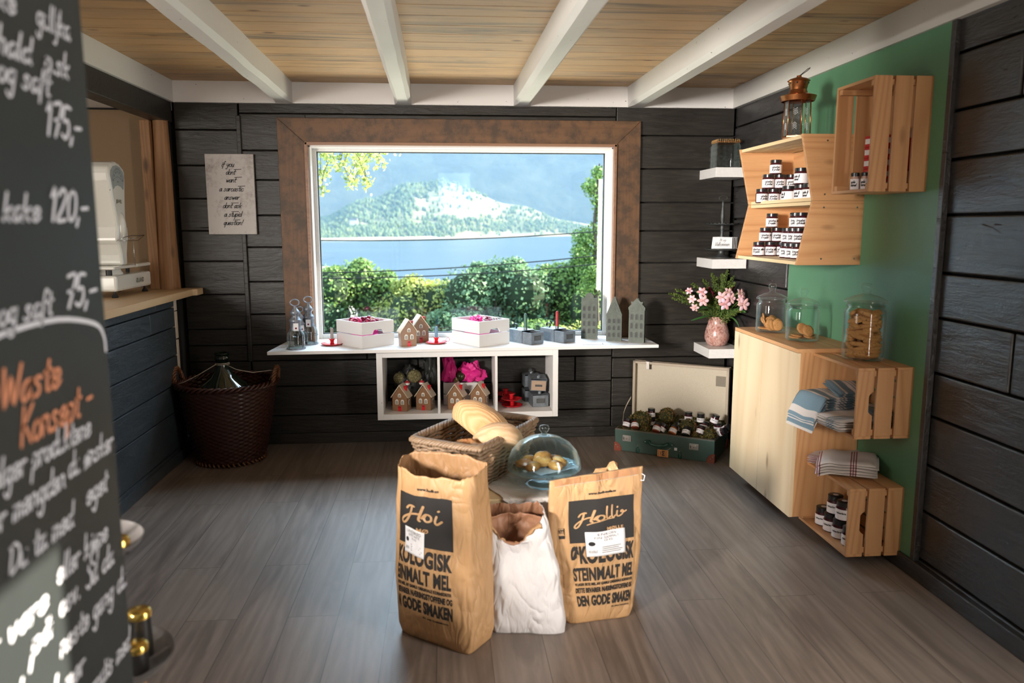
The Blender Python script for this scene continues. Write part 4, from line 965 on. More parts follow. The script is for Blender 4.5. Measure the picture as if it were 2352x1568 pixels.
def put(key, proto, loc, rot, label, group=None):
    if key not in pending:
        pending[key] = 1; proto.location = loc; proto.rotation_euler = rot; proto['label'] = label
        if group: proto['group'] = group
        return proto
    return dup(proto, loc, rot, label, group)
GJ = 'jars in the hexagonal wall shelf'
jA = make_jar(.0325, .078, ['rabarbra', '& jordbær'.replace('æ', 'e')]); jB = make_jar(.0325, .078, ['rabarbra, sitron', '& ingefer']); jC = make_jar(.0325, .078, ['bringebar', 'sjokolade'])
jD = make_jar(.037, .082, ['eple &', 'kanel'])
zU, zL = 1.613, 1.322
base = [(1.752+.0665*i, 4.235) for i in range(3)]
nm = ['left', 'middle', 'right']
for i in range(3): put('A', jA, (base[i][0], base[i][1], zU), (0, 0, .35 if i == 0 else -.1), 'white-labelled jar, bottom row of the far pyramid on the upper hexagon shelf, %s of three' % nm[i], GJ)
for i in range(3): dup(jA, (1.785+.0665*i, 4.235, zU+.0785), (0, 0, -.05*i), 'white-labelled jar, middle row of the far pyramid on the upper hexagon shelf, %s of three' % nm[i], GJ)
dup(jA, (1.825, 4.235, zU+.157), (0, 0, -.1), 'single white-labelled jar topping the far pyramid on the upper hexagon shelf', GJ)
put('D', jD, (1.795, 3.985, zU), (0, 0, -.9), 'larger jar farthest in the near bottom row of the upper hexagon shelf', GJ)
dup(jD, (1.795, 3.842, zU), (0, 0, -.6), 'larger jar in the near bottom row of the upper hexagon shelf, beside the side panel', GJ)
dup(jD, (1.800, 3.757, zU), (0, 0, -.6), 'larger jar mostly hidden by the near side panel of the upper hexagon shelf', GJ)
dup(jD, (1.795, 3.848, zU+.0825), (0, 0, -.6), 'larger jar stacked on the near bottom row of the upper hexagon shelf', GJ)
for i in range(3): put('B', jB, (1.750+.0665*i, 4.24, zL), (0, 0, -.2 if i else -.5), 'white-labelled jar, bottom row of the far pyramid on the lower hexagon shelf, %s of three' % nm[i], GJ)
for i in range(2): dup(jB, (1.785+.068*i, 4.24, zL+.0785), (0, 0, -.15), 'white-labelled jar, second row of the far pyramid on the lower hexagon shelf, %s of two' % ['left', 'right'][i], GJ)
dup(jB, (1.820, 4.24, zL+.157), (0, 0, -.1), 'single white-labelled jar topping the far pyramid on the lower hexagon shelf', GJ)
for i in range(3): put('C', jC, (1.790, 3.975-.0665*i, zL), (0, 0, -.3), 'dark jam jar, near bottom row of the lower hexagon shelf, %s' % ['farthest from the side panel', 'in the middle', 'next to the side panel'][i], GJ)
for i in range(3): dup(jC, (1.800, 3.985-.0665*i, zL+.0785), (0, 0, -.35), 'dark jam jar, near second row of the lower hexagon shelf, %s' % ['farthest from the side panel', 'in the middle', 'next to the side panel'][i], GJ)
for i in range(2): dup(jC, (1.830, 3.965-.0665*i, zL+.157), (0, 0, -.3), 'dark jam jar on top of the near stack of the lower hexagon shelf, %s one' % ['farther', 'nearer'][i], GJ)

# ---- hexagonal wall shelf made of two slanted boxes
def hexbox(name_z0, z0, z1, xo_bot, xo_top, lab):
    t_ = thing('slanted_wall_shelf', lab, 'wall shelf', (WR, 3.573, z0)); H_ = z1-z0; th = .018
    for y in (0, .772-th+.018):
        m = MB(); m.prism([(xo_bot-WR, 0), (-.001, 0), (-.001, H_), (xo_top-WR, H_)], y, y+th, 'Y'); sp = obj('side_panel', m, M_pine['X'], t_, bevel=.001)
        if y == 0:
            m = MB()
            for (x, z) in ((-.035, .03), (-.20, .03), (-.035, H_-.03), (-.20, H_-.03)): m.tube([(x, -.0015, z), (x, .002, z)], .0045, 8)
            obj('screw', m, M_silver, sp)
        else:
            pass
    for (z, xo, nm_) in ((.0, xo_bot, 'bottom_slats'), (H_-.018, xo_top, 'top_slats')):
        m = MB(); x = xo-WR+.010
        while x < -.02:
            x2 = min(x+.052, -.002); m.box(x, x2, th, .772, z, z+.017); x = x2+.008
        obj(nm_, m, M_pedge['Y'], t_, bevel=.001)
    m = MB(); m.box(-.010, -.001, th, .772, .018, H_-.018); obj('back_panel', m, M_pine['Y'], t_, bevel=.001)
    return t_
hexbox('u', 1.6065, 1.9135, 1.727, 1.660, 'upper half of the hexagonal pine wall shelf, copper lantern on it')
hexbox('l', 1.304, 1.6055, 1.663, 1.727, 'lower half of the hexagonal pine wall shelf')

# ---- slatted pine crates on the green wall
def crate(lab, loc, L, H_, Dp, up=False, notch=True):
    """open side faces -X. a runs along Y (or Z when up), b along Z (or Y when up), c along X"""
    t_ = thing('pine_crate', lab, 'crate', loc)
    mp = (lambda a, b, c: (c, b, a)) if up else (lambda a, b, c: (c, a, b))
    def bx(m, a0, a1, b0, b1, c0, c1):
        p = mp(a0, b0, c0); q = mp(a1, b1, c1); m.box(min(p[0], q[0]), max(p[0], q[0]), min(p[1], q[1]), max(p[1], q[1]), min(p[2], q[2]), max(p[2], q[2]))
    la, lb = ('Z', 'Y') if up else ('Y', 'Z')
    th = .0125; sw = (Dp-2*.014)/3; cs = [(k*(sw+.014), k*(sw+.014)+sw) for k in range(3)]
    for a in (0, L-th):     # end panels, slats along b
        m = MB()
        for k, (c0, c1) in enumerate(cs):
            if k == 0 and notch:
                pts2 = [(c0, th), (c1, th), (c1, H_*.33), (c1-.012, H_*.36), (c1-.019, H_*.39), (c1-.019, H_*.61), (c1-.012, H_*.64), (c1, H_*.67), (c1, H_-th), (c0, H_-th)]
                if not up: m.prism(pts2, a, a+th, 'Y')
                else: m.prism([(p[0], p[1]) for p in pts2], a, a+th, 'Z')
            else: bx(m, a, a+th, th, H_-th, c0, c1)
        obj('end_panel', m, M_pine[lb], t_, bevel=.0012)
    for b in (0, H_-th):     # long panels, slats along a
        m = MB()
        for c0, c1 in cs: bx(m, 0, L, b, b+th, c0, c1)
        obj('long_panel', m, M_pine[la], t_, bevel=.0012)
    m = MB(); nb = 4; bw = (H_-2*th-.03)/nb
    for k in range(nb): b0 = th+k*(bw+.01); bx(m, th, L-th, b0, b0+bw, Dp-th, Dp-.001)
    obj('back_panel', m, M_pine[la], t_, bevel=.0012)
    for a in (th, L-th-.022):
        for b in (th, H_-th-.026):
            m = MB(); bx(m, a, a+.022, b, b+.026, .006, Dp-th); bt = obj('corner_batten', m, M_pine['X'], t_, bevel=.0012)
    return t_
crate('pine crate lowest on the green wall, holding stacked jars', (WR-.252, 3.0846, .0515), .46, .31, .25)
crate('pine crate at mid height on the green wall, holding blue striped towels', (WR-.252, 3.080, .585), .46, .31, .25)
crate('upright pine crate highest on the green wall, nearest the ceiling', (WR-.252, 3.098, 1.6295), .46, .31, .25, up=True, notch=False)

# ---- jars in the lowest crate
jE = make_jar(.0365, .088, ['rabarbra'], True, M_jamA, .27)
lidm = MB(); lidm.lathe([(0, .0885), (.013, .0885)], 16); obj('lid_sticker', lidm, M_label, jE)
GL2 = 'black-lidded jars in the lowest crate'; z5 = .0515+.0125
for i, (x, y) in enumerate(((1.800, 3.432), (1.800, 3.352), (1.800, 3.270), (1.800, 3.180))):
    put('E', jE, (x, y, z5), (0, 0, -.75), 'black-lidded jar on the floor of the lowest crate, %s' % ['farthest from the viewer', 'second from the far end', 'third from the far end', 'nearest, beside the end slats'][i], GL2)
dup(jE, (1.812, 3.350, z5+.0885), (0, 0, -.75), 'black-lidded jar stacked on top, farther of the two upper jars in the lowest crate', GL2)
dup(jE, (1.812, 3.268, z5+.0885), (0, 0, -.70), 'black-lidded jar stacked on top, nearer of the two upper jars in the lowest crate', GL2)
# ---- things in the upright crate
jF = make_jar(.019, .078, ['eple', 'kanel'], False, M_beige2, .22)
z6 = 1.6295+.0125
put('F', jF, (1.800, 3.335, z6), (0, 0, -.5), 'small slim jar, left one in the upright crate', 'slim jars in the upright crate')
dup(jF, (1.828, 3.300, z6), (0, 0, -.6), 'small slim jar, right one in the upright crate', 'slim jars in the upright crate')
dup(jF, (1.905, 3.185, z6), (0, 0, -.6), 'small slim jar seen between the slats of the upright crate', 'slim jars in the upright crate')
M_redbox = plain('red_printed_box', (.50, .02, .025, 1), .4)
for i in range(5):
    t_ = thing('red_packet', 'small red and white packet, %s in the stack behind the slim jars' % ['lowest', 'second from below', 'middle', 'second from top', 'topmost'][i], 'packet', (1.885, 3.300, z6+.047*i), .15, 'red packets stacked in the upright crate')
    m = MB(); m.box(-.04, .04, -.05, .05, 0, .046); obj('box', m, M_redbox, t_, bevel=.002)
    m = MB(); m.box(-.0412, -.0402, -.045, .045, .012, .034); m.box(-.035, .01, -.0515, -.0505, .012, .034); obj('printed_band', m, M_paper, t_)
t_ = thing('red_tin', 'tall red tin with pale lid glimpsed through the crate slats', 'tin', (1.925, 3.190, z6+.0785), 0)
m = MB(); m.lathe([(0, 0), (.05, 0), (.05, .13), (0, .13)], 28); m.v = [v for v in m.v]; obj('tin_body', m, M_redbox, t_, smooth=True, sharp=.7)
m = MB(); m.lathe([(0, .13), (.05, .13), (.046, .15), (.02, .175), (0, .178)], 28); obj('tin_lid', m, M_paper, t_, smooth=True)

# ---- pine cabinet
t_ = thing('pine_cabinet', 'pale pine two-door cabinet mounted on the right wall', 'cabinet', (WR-.332, 3.4845, .0834))
W2, H2 = .80, .83; dp = .326
m = MB(); m.box(.018, dp, 0, .018, 0, H2); m.box(.018, dp, W2-.018, W2, 0, H2); m.box(dp-.006, dp, .018, W2-.018, 0, H2); m.box(.018, dp, .018, W2-.018, 0, .018); obj('carcass', m, M_pine['Z'], t_, bevel=.0015)
m = MB(); m.box(.0, dp, -.0005, W2+.0005, H2-.018, H2+.0005); obj('cabinet_top', m, M_pine['Y'], t_, bevel=.0015)
for (a, b_) in ((0, W2/2-.0015), (W2/2+.0015, W2)):
    m = MB(); n_ = 6
    for k in range(n_):
        y0_ = a+(b_-a)*k/n_; m.box(0, .0175, y0_, a+(b_-a)*(k+1)/n_, 0, H2-.0195)
    obj('door', m, M_pale['Z'], t_)

# ---- cookie jars
def cookie_jar(lab, loc, r, h):
    t_ = thing('glass_cookie_jar', lab, 'glass jar', loc)
    ne = r*.86
    m = MB(); m.lathe([(0, .004), (r*.92, .004), (r*.985, .012), (r, .022), (r, h*.80), (r*.97, h*.85), (ne, h*.89), (ne, h*.97), (ne*1.04, h*.985),
                       (ne*.97, h*.985), (ne-.004, h*.96), (ne-.004, h*.895), (r*.95, h*.845), (r-.0035, h*.79), (r-.0035, .024), (r*.95, .016), (0, .012)], 48); obj('glass_body', m, M_glass, t_, smooth=True, sharp=1.2)
    m = MB(); z0_ = h*.99; m.lathe([(0, z0_+.006), (r*.7, z0_+.004), (r*1.02, z0_+.0), (r*1.04, z0_+.005), (r*.95, z0_+.012), (r*.55, z0_+.028), (r*.26, z0_+.034), (r*.16, z0_+.042), (r*.24, z0_+.058), (r*.27, z0_+.070), (r*.2, z0_+.082), (0, z0_+.085)], 48)
    obj('glass_lid', m, M_glass, t_, smooth=True, sharp=1.3)
    m = MB(); m.lathe([(ne+.001, h*.90), (ne+.004, h*.925), (ne+.001, h*.95)], 40); obj('seal_ring', m, glass('seal_'+lab[:4], (.85, .88, .86, 1), .2), t_, smooth=True)
    return t_
ctop = .0834+.83
cookie_jar('glass jar of ginger biscuits farthest back on the cabinet', (1.762, 4.055, ctop+.001), .079, .185)
cookie_jar('glass jar with few biscuits, middle of the three on the cabinet', (1.792, 3.745, ctop+.001), .079, .185)
cookie_jar('tall glass jar packed with almond cookies on the mid-height crate', (1.860, 3.285, .896), .089, .262)
def cookie_mat(n, a, b_):
    t = NT(n); v = t.coords(obj_random=True); c = t.mix(t.noise(v, 30, 4, .6), a, b_); nt = t.noise(v, 130, 3, .5)
    c = t.mix(t.ramp(nt, [(.62, (0, 0, 0)), (.68, (1, 1, 1))]), c, tuple(x*.35 for x in a[:3])+(1,)); t.p(Base_Color=c, Roughness=.75); t.bump(t.noise(v, 60, 4), .5, .004); return t.m
M_bisc = cookie_mat('ginger_biscuit', (.36, .14, .04, 1), (.55, .26, .09, 1)); M_cant = cookie_mat('almond_cookie', (.46, .19, .055, 1), (.66, .34, .12, 1))
def disc_cookie(r, h):
    m = MB(); m.lathe([(0, 0), (r*.85, 0), (r, h*.4), (r*.93, h*.85), (r*.6, h), (0, h*1.05)], 20); return m
def cant_cookie(L, w, h):
    m = MB(); m.ball((0, 0, 0), 1, 14, 10, fn=lambda d: 1/max(.0001, (abs(d.x)**3+abs(d.y)**3+abs(d.z)**3))**(1/3)*(1+.06*noise.noise(d*3))); m.v = [Vector((v.x*L/2, v.y*w/2*(1-.25*v.x*v.x), v.z*h/2)) for v in m.v]; return m
bc = obj('round_biscuit', disc_cookie(.031, .008), M_bisc, smooth=True, sharp=1.2); R = random.Random(9)
def place(proto, first, loc, rot, label, cat, group):
    o = proto if first else proto.copy()
    if not first: COL.objects.link(o)
    o.location = loc; o.rotation_euler = rot; tag(o, label, cat, group); return o
first = True
cx_, cy_, cz_ = 1.762, 4.055, ctop+.016
for i, (dx, dy, dz, rx, ry, rz_) in enumerate([(0, -.01, 0, 0, 0, 0), (.03, .02, .001, .1, 0, .2), (-.035, .012, .004, .1, 0, .5), (-.042, -.005, .036, 1.2, 0, 1.4), (-.02, -.040, .030, 1.35, 0, .1), (0, -.038, .030, 1.3, 0, .35), (.018, -.044, .030, 1.35, .1, -.1), (.03, -.025, .034, 1.25, 0, .5), (-.01, -.015, .044, 1.1, 0, -.2), (.012, .0, .052, .9, .1, .4), (-.02, .02, .048, .8, -.2, .2), (.025, .018, .046, 1.0, .2, .8), (-.040, .015, .060, 1.4, 0, 1.3), (0, .035, .040, 1.2, 0, 0)]):
    place(bc, first, (cx_+dx, cy_+dy, cz_+dz), (rx, ry, rz_), 'round ginger biscuit piled in the farthest glass jar', 'biscuit', 'ginger biscuits in the farthest jar'); first = False
cx_, cy_ = 1.792, 3.745
for i, (dx, dy, dz, rx, ry, rz_) in enumerate([(-.035, .0, 0, .05, 0, 0), (-.028, -.004, .009, .04, .05, 0), (.035, .02, 0, 0, 0, 0), (.03, -.02, .002, .1, .1, 0), (0, .02, .001, .12, 0, .2), (.022, -.018, .036, 1.15, 0, .15), (.004, .008, .044, 1.05, 0, .1), (.04, .012, .010, 0, .1, 0)]):
    place(bc, False, (cx_+dx, cy_+dy, cz_+dz), (rx, ry, rz_), 'round dark biscuit lying or leaning in the middle glass jar', 'biscuit', 'biscuits in the middle jar')
cc = obj('almond_cookie', cant_cookie(.078, .036, .021), M_cant, smooth=True); first = True
R = random.Random(21); zz = .896+.024; k = 0
for lay in range(12):
    n_ = 7 if lay % 2 else 6
    for i in range(n_):
        a = 2*PI*i/n_+lay*.9+R.uniform(-.3, .3); rr = .050 if i else .008
        rr = min(rr+R.uniform(-.003, .003), .052)
        yaw = a+PI/2+R.uniform(-.35, .35)
        place(cc, first, (1.860+rr*math.cos(a), 3.285+rr*math.sin(a), zz+R.uniform(-.003, .003)), (R.uniform(-.9, .9), R.uniform(-.35, .35), yaw), 'oblong almond cookie packed in the tall glass jar', 'cookie', 'almond cookies in the tall jar'); first = False
    zz += .0168

# ---- folded towels
def towel_mat(n, base_, stripe, freq, axis=0, w_=.12, wide=None):
    t = NT(n); v = t.coords((1, 1, 1)); sx_ = t.n('ShaderNodeSeparateXYZ'); t.set(sx_.inputs[0], v); x = t.math('MULTIPLY', sx_.outputs[axis], freq)
    f = t.math('FRACT', x); c = t.ramp(f, [(0, base_[:3]), (w_, stripe[:3]), (w_*1.35, base_[:3]), (w_*1.7, stripe[:3]), (w_*2.05, base_[:3]), (w_*2.4, stripe[:3]), (w_*2.75, base_[:3])] if not wide else wide, 'CONSTANT')
    n1 = t.noise(v, 260, 2); t.p(Base_Color=t.mix(t.math('MULTIPLY', n1, .25), c, (.4, .38, .36, 1)), Roughness=.9); t.bump(t.noise(v, 28, 5, .6), .35, .006); return t.m
CRM = (.66, .60, .56); RED = (.25, .03, .045); BLU = (.13, .23, .30)
M_redt = towel_mat('red_striped_linen', CRM+(1,), RED+(1,), 6.6, 0, .10); M_bluet = towel_mat('blue_striped_linen', CRM+(1,), BLU+(1,), 6.2, 0, 0, [(0, CRM), (.10, BLU), (.14, CRM), (.22, BLU), (.26, CRM), (.34, BLU), (.62, CRM), (.70, BLU), (.96, CRM)])
M_whitet = towel_mat('thin_striped_linen', CRM+(1,), BLU+(1,), 8, 0, .22)
def towel(lab, loc, rot, sx_, sy_, th, folds, mat, seed, droop=0.0, skew=0.0):
    """stack of folded layers, each layer a soft slab with its own rounded edge"""
    m = MB(); nx, ny = 26, 18
    for f in range(folds):
        z = th*f; ox = .004*math.sin(f*2.1+seed); oy = .003*math.cos(f*1.7+seed)
        def pt(u, v, top):
            x = (u-.5)*sx_*(1-.02*math.sin(f*3+seed)); y = (v-.5)*sy_
            e = max(abs(u-.5)*2, abs(v-.5)*2)**10
            w_ = .0045*noise.noise(Vector((x*12+seed, y*12, f*.4)))*(1 if top else .6)*(f+1)/folds*2
            zz_ = z+(th*.92 if top else 0); zz_ = zz_+(z+th*.46-zz_)*e
            dr = -droop*max(0, .25-u)**1.3*6
            return (x+ox+skew*y, y+oy, zz_+w_+dr)
        vs = []; fs = []
        for top in (1, 0):
            for j in range(ny+1):
                for i in range(nx+1): vs.append(pt(i/nx, j/ny, top))
        s0 = (nx+1)*(ny+1)
        for j in range(ny):
            for i in range(nx):
                k_ = j*(nx+1)+i; fs.append((k_, k_+1, k_+nx+2, k_+nx+1)); fs.append((s0+k_, s0+k_+nx+1, s0+k_+nx+2, s0+k_+1))
        for i in range(nx):
            fs.append((i, s0+i, s0+i+1, i+1)); q = ny*(nx+1)+i; fs.append((q, q+1, s0+q+1, s0+q))
        for j in range(ny):
            q = j*(nx+1); fs.append((q, q+nx+1, s0+q+nx+1, s0+q)); q += nx; fs.append((q, s0+q, s0+q+nx+1, q+nx+1))
        m.add(vs, fs)
    return tag(obj('folded_towel', m, mat, loc=loc, rot=rot, smooth=True, sharp=1.4), lab, 'towel')
zc_ = .3615
towel('cream towel with dark red stripes underneath, folded on the lowest crate', (1.845, 3.440, zc_+.012), (.03, .02, .75), .27, .17, .011, 4, M_redt, 1.0)
towel('cream towel with dark red stripes on top of the pile on the lowest crate', (1.835, 3.310, zc_+.016), (.06, -.02, -.52), .255, .20, .0125, 5, M_redt, 2.0, droop=.02)
zt_ = .585+.0125
towel('thin-striped white towel at the bottom of the mid-height crate', (1.800, 3.290, zt_+.004), (0, .0, PI/2+.1), .30, .26, .010, 5, M_whitet, 3.0)
towel('blue striped towel hanging over the front edge of the mid-height crate', (1.757, 3.415, zt_+.060), (.05, .02, .25), .25, .18, .012, 5, M_bluet, 4.0, droop=.11)
towel('blue striped towel standing tilted at the back of the mid-height crate', (1.870, 3.425, zt_+.120), (.35, .10, .2), .17, .13, .010, 3, M_bluet, 5.0)
towel('white fringed towel end drooping below the blue towel in the mid crate', (1.755, 3.470, zt_+.015), (0, .35, .1), .13, .10, .010, 2, M_whitet, 6.0, droop=.03)
towel('rolled blue and white towel seen between the slats of the mid crate', (1.880, 3.190, zt_+.062), (.25, 0, 1.2), .14, .12, .014, 3, M_bluet, 7.0)

# ---- copper lantern on the hexagonal shelf
t = NT('copper'); n1 = t.noise(t.coords(), 18, 4, .6); t.p(Base_Color=t.mix(n1, (.32, .10, .035, 1), (.62, .25, .09, 1)), Metallic=.95, Roughness=.28); M_copper = t.m
t_ = thing('copper_lantern', 'copper hexagonal candle lantern on top of the hexagonal shelf', 'lantern', (1.712, 3.755, 1.9135), .2)
def hexp(r, k): a = k*PI/3+.25; return (r*math.cos(a), r*math.sin(a))
m = MB(); m.prism([hexp(.068, k) for k in range(6)], 0, .008, 'Z'); obj('base_plate', m, M_copper, t_, bevel=.001)
for k in range(6):
    m = MB(); p = hexp(.064, k); q = hexp(.060, k); m.tube([(p[0], p[1], .006), (q[0], q[1], .175)], .0032, 6); obj('corner_post', m, M_copper, t_, smooth=True)
    m = MB(); a1, a2 = hexp(.062, k), hexp(.062, k+1); b1, b2 = hexp(.058, k), hexp(.058, k+1); m.add([(*a1, .01), (*a2, .01), (*b2, .172), (*b1, .172)], [(0, 1, 2, 3)]); pn = obj('glass_panel', m, M_glass, t_, solid=.0015)
    m = MB(); mx_, my_ = (a1[0]+a2[0])/2*.995, (a1[1]+a2[1])/2*.995; dx, dy = (a2[0]-a1[0]), (a2[1]-a1[1]); l = math.hypot(dx, dy); dx /= l; dy /= l
    for sgn, zb_ in ((1, .105), (-1, .07)):
        for r_ in range(4):
            z = zb_+sgn*(.008*r_)
            for s in (-1, 1): m.tube([(mx_*1.015, my_*1.015, z), (mx_*1.015+dx*s*.010, my_*1.015+dy*s*.010, z+sgn*.009)], .0006, 4)
    obj('etched_leaf', m, M_paper, pn)
m = MB(); m.lathe([(.074, .172), (.078, .172), (.086, .196), (.084, .197), (.074, .176)], 36); m.lathe([(.082, .195), (.06, .205), (.045, .210), (.040, .222), (.038, .228), (.0, .228)], 36); obj('canopy', m, M_copper, t_, smooth=True, sharp=.7)
m = MB(); m.lathe([(.034, .212), (.038, .225), (.047, .262), (.050, .266), (.0535, .268), (.040, .277), (.012, .285), (.011, .293), (0, .294)], 32); ch_ = obj('chimney_cap', m, M_copper, t_, smooth=True, sharp=.8)
m = MB()
for k in range(8): a = k*PI/4; m.ball((.0445*math.cos(a), .0445*math.sin(a), .256), .0042, 8, 6)
obj('vent_hole', m, M_ink, ch_)
m = MB(); m.tube([(0, 0, .291), (.012, -.006, .302), (.040, -.010, .325), (.052, -.010, .331), (.055, -.005, .329), (.045, .0, .318), (.018, .003, .300), (.004, .002, .291)], .0016, 6); obj('loop_handle', m, M_wire, t_, smooth=True)
m = MB(); m.lathe([(0, .008), (.02, .010), (.018, .02), (.008, .03), (.012, .045), (.02, .06), (.022, .085), (.012, .115), (.011, .13)], 24); obj('glass_oil_lamp', m, M_glass, t_, smooth=True)

# ---- three white corner shelves and what stands on them
for z, w_, lab in ((1.801, 0, 'top white floating corner shelf with the glass jar'), (1.208, .0, 'middle white floating corner shelf with the cake stand'), (.607, 0, 'lowest white floating corner shelf with the flower vase')):
    m = MB(); m.box(1.752, WR-.001, 4.995, D-.001, z, z+.062); tag(obj('floating_shelf', m, M_white_smooth, bevel=.001), lab, 'shelf')
t_ = thing('square_glass_jar', 'square knobbly glass jar with beaded gold lid on the top corner shelf', 'glass jar', (1.868, 5.150, 1.8635))
m = MB(); w_ = .082; hh = .165
def rsq(r, n=40): return [(r*(1/(abs(math.cos(a))**6+abs(math.sin(a))**6)**(1/6))*math.cos(a), r*(1/(abs(math.cos(a))**6+abs(math.sin(a))**6)**(1/6))*math.sin(a)) for a in [2*PI*k/n for k in range(n)]]
zs_ = [(w_, .002), (w_, hh*.9), (w_*.93, hh*.97), (w_*.90, hh), (w_*.87, hh), (w_*.90, hh*.96), (w_-.004, hh*.88), (w_-.004, .008)]
vs = []; fs = []; n_ = 40
for r_, z in zs_: vs += [(x, y, z) for x, y in rsq(r_, n_)]
for j in range(len(zs_)-1):
    for i in range(n_): fs.append((j*n_+i, j*n_+(i+1) % n_, (j+1)*n_+(i+1) % n_, (j+1)*n_+i))
fs.append(tuple(range(n_))); fs.append(tuple(range((len(zs_)-1)*n_, len(zs_)*n_))); m.add(vs, fs); obj('glass_body', m, M_glass, t_, smooth=True, sharp=1.2)
m = MB()
for sx_, sy_ in ((0, -1), (-1, 0)):
    for r_ in range(4):
        for c_ in range(4):
            a = (c_-1.5)*.038; z = .024+r_*.037
            m.ball((a if sy_ else sx_*w_, sy_*w_ if sy_ else a, z), .014, 12, 8, sc=(1, .35, 1) if sy_ else (.35, 1, 1))
obj('glass_knob_pattern', m, M_glass, t_, smooth=True)
m = MB(); m.box(-.076, .076, -.076, .076, hh, hh+.008); ld = obj('lid', m, M_copper, t_, bevel=.003)
m = MB()
for r_ in range(3):
    for k in range(44):
        p = rsq(.079-.002*abs(r_-1), 44)[k]; m.ball((p[0], p[1], hh+.003+r_*.0085), .0048, 6, 4)
obj('beaded_rim', m, plain('brass_beads', (.42, .26, .11, 1), .3, .9), t_, smooth=True)

t = NT('dark_zinc_stand'); n1 = t.noise(t.coords(), 50, 5, .7); t.p(Base_Color=t.mix(n1, (.03, .032, .032, 1), (.12, .125, .12, 1)), Metallic=.6, Roughness=.5); M_stand = t.m
t_ = thing('tiered_cake_stand', 'dark metal two-tier cake stand on the middle corner shelf', 'cake stand', (1.868, 5.160, 1.2705))
m = MB(); m.lathe([(0, .008), (.062, .001), (.064, .004), (.045, .012), (.022, .028), (.018, .045), (.024, .056), (0, .058)], 40); obj('foot', m, M_stand, t_, smooth=True)
m = MB(); m.lathe([(0, .056), (.10, .058), (.112, .066), (.113, .063), (.10, .054), (0, .052)], 48); obj('lower_plate', m, M_stand, t_, smooth=True)
m = MB(); m.lathe([(0, .226), (.09, .227), (.112, .234), (.113, .231), (.09, .222), (0, .220)], 48)
for v in m.v:
    r_ = math.hypot(v.x, v.y)
    if r_ > .1: a = math.atan2(v.y, v.x); v.z += .003*math.cos(a*24)
obj('upper_plate', m, M_stand, t_, smooth=True)
pr = [(0, .056), (.022, .060), (.014, .075), (.010, .095), (.016, .12), (.017, .14), (.009, .17), (.012, .19), (.015, .205), (.010, .222), (.008, .235), (.013, .255), (.015, .285), (.011, .32), (.007, .345), (.009, .365), (.006, .385), (0, .387)]
m = MB(); m.lathe(pr, 20); obj('stem', m, M_stand, t_, smooth=True)
m = MB(); m.tube([(.028*math.cos(a), 0, .402+.016*math.sin(a)) for a in [k*2*PI/28 for k in range(28)]], .0026, 8, closed=True); obj('ring_handle', m, M_stand, t_, smooth=True)
for i in range(4):
    t_ = thing('welcome_card', ['front white card with Velkommen script on the cake stand', 'second white card behind the Velkommen card', 'third white card behind the Velkommen card', 'rearmost white card behind the Velkommen card'][i], 'card', (1.845+.014*i, 5.082+.009*i, 1.2705+.0665), -.10)
    m = MB(); m.prism([(-.072, 0), (.070, 0), (.072, .075), (-.062, .078)], 0, .0015, 'Y'); obj('paper', m, M_paper, t_, rot=(-.12, 0, 0))
    m = MB(); m.prism([(.066, 0.001), (.070, 0.001), (.072, .074), (.068, .074)], -.0006, 0, 'Y'); obj('printed_edge', m, M_ink, t_, rot=(-.12, 0, 0))
    if i == 0:
        m = MB(); m2(m, hand('Velkommen', .0125, .0018, .4, .1, .8)[:2], lambda x, y: (x-.05, -.001, y+.018)); m2(m, hand('Hi og', .0085, .0012, .5, .2, 1)[:2], lambda x, y: (x-.02, -.001, y+.050)); obj('lettering', m, M_ink, t_, rot=(-.12, 0, 0))

# ---- vase with flowers
t = NT('mottled_pink_glaze'); v = t.coords(); n1 = t.noise(v, 70, 5, .75); n2 = t.noise(v, 16, 4, .6)
c = t.mix(t.ramp(n2, [(.35, (0, 0, 0)), (.65, (1, 1, 1))]), (.55, .38, .32, 1), (.42, .20, .16, 1)); c = t.mix(t.ramp(n1, [(.45, (0, 0, 0)), (.62, (1, 1, 1))]), c, (.22, .085, .07, 1)); t.p(Base_Color=c, Roughness=.22); t.bump(n1, .15, .002); M_vase = t.m
VX, VY, VZ = 1.862, 5.165, .6695
t_ = thing('ceramic_pitcher_vase', 'mottled pink glazed pitcher vase on the lowest corner shelf', 'vase', (VX, VY, VZ))
pr = [(0, .003), (.052, 0), (.066, .010), (.082, .045), (.084, .075), (.076, .115), (.064, .150), (.060, .175), (.064, .197), (.067, .203), (.062, .203), (.055, .175), (.060, .145), (.07, .11), (0, .10)]
m = MB(); m.lathe(pr, 48)
for v in m.v:
    if v.z > .15: a = math.atan2(v.y, v.x); k = (v.z-.15)/.05*max(0, math.cos(a+.5))**6; v.x += .018*k*math.cos(-.5); v.y += .018*k*math.sin(-.5); v.z += .004*k
obj('vase_body', m, M_vase, t_, smooth=True, sharp=1.3)
M_stem = plain('flower_stem', (.07, .16, .03, 1), .6); M_leafd = plain('dark_flower_leaf', (.035, .12, .025, 1), .4); L_heather = leaf_mat('heather_sprigs', (.045, .075, .015, 1), (.16, .22, .045, 1)); L_mar = leaf_mat('maroon_florets', (.06, .004, .012, 1), (.20, .015, .04, 1))
t = NT('pink_petal'); r_ = t.n('ShaderNodeNewGeometry').outputs['Random Per Island']; t.p(Base_Color=t.ramp(r_, [(0, (.62, .26, .27)), (.5, (.72, .42, .40)), (1, (.74, .52, .62))]), Roughness=.5); M_petal = t.m
R = random.Random(77)
def bez(a, b_, c_, n=8): return [tuple((1-s)**2*a[i]+2*s*(1-s)*b_[i]+s*s*c_[i] for i in range(3)) for s in [k/n for k in range(n+1)]]
mouth = (VX, VY, VZ+.20)
fl = 0
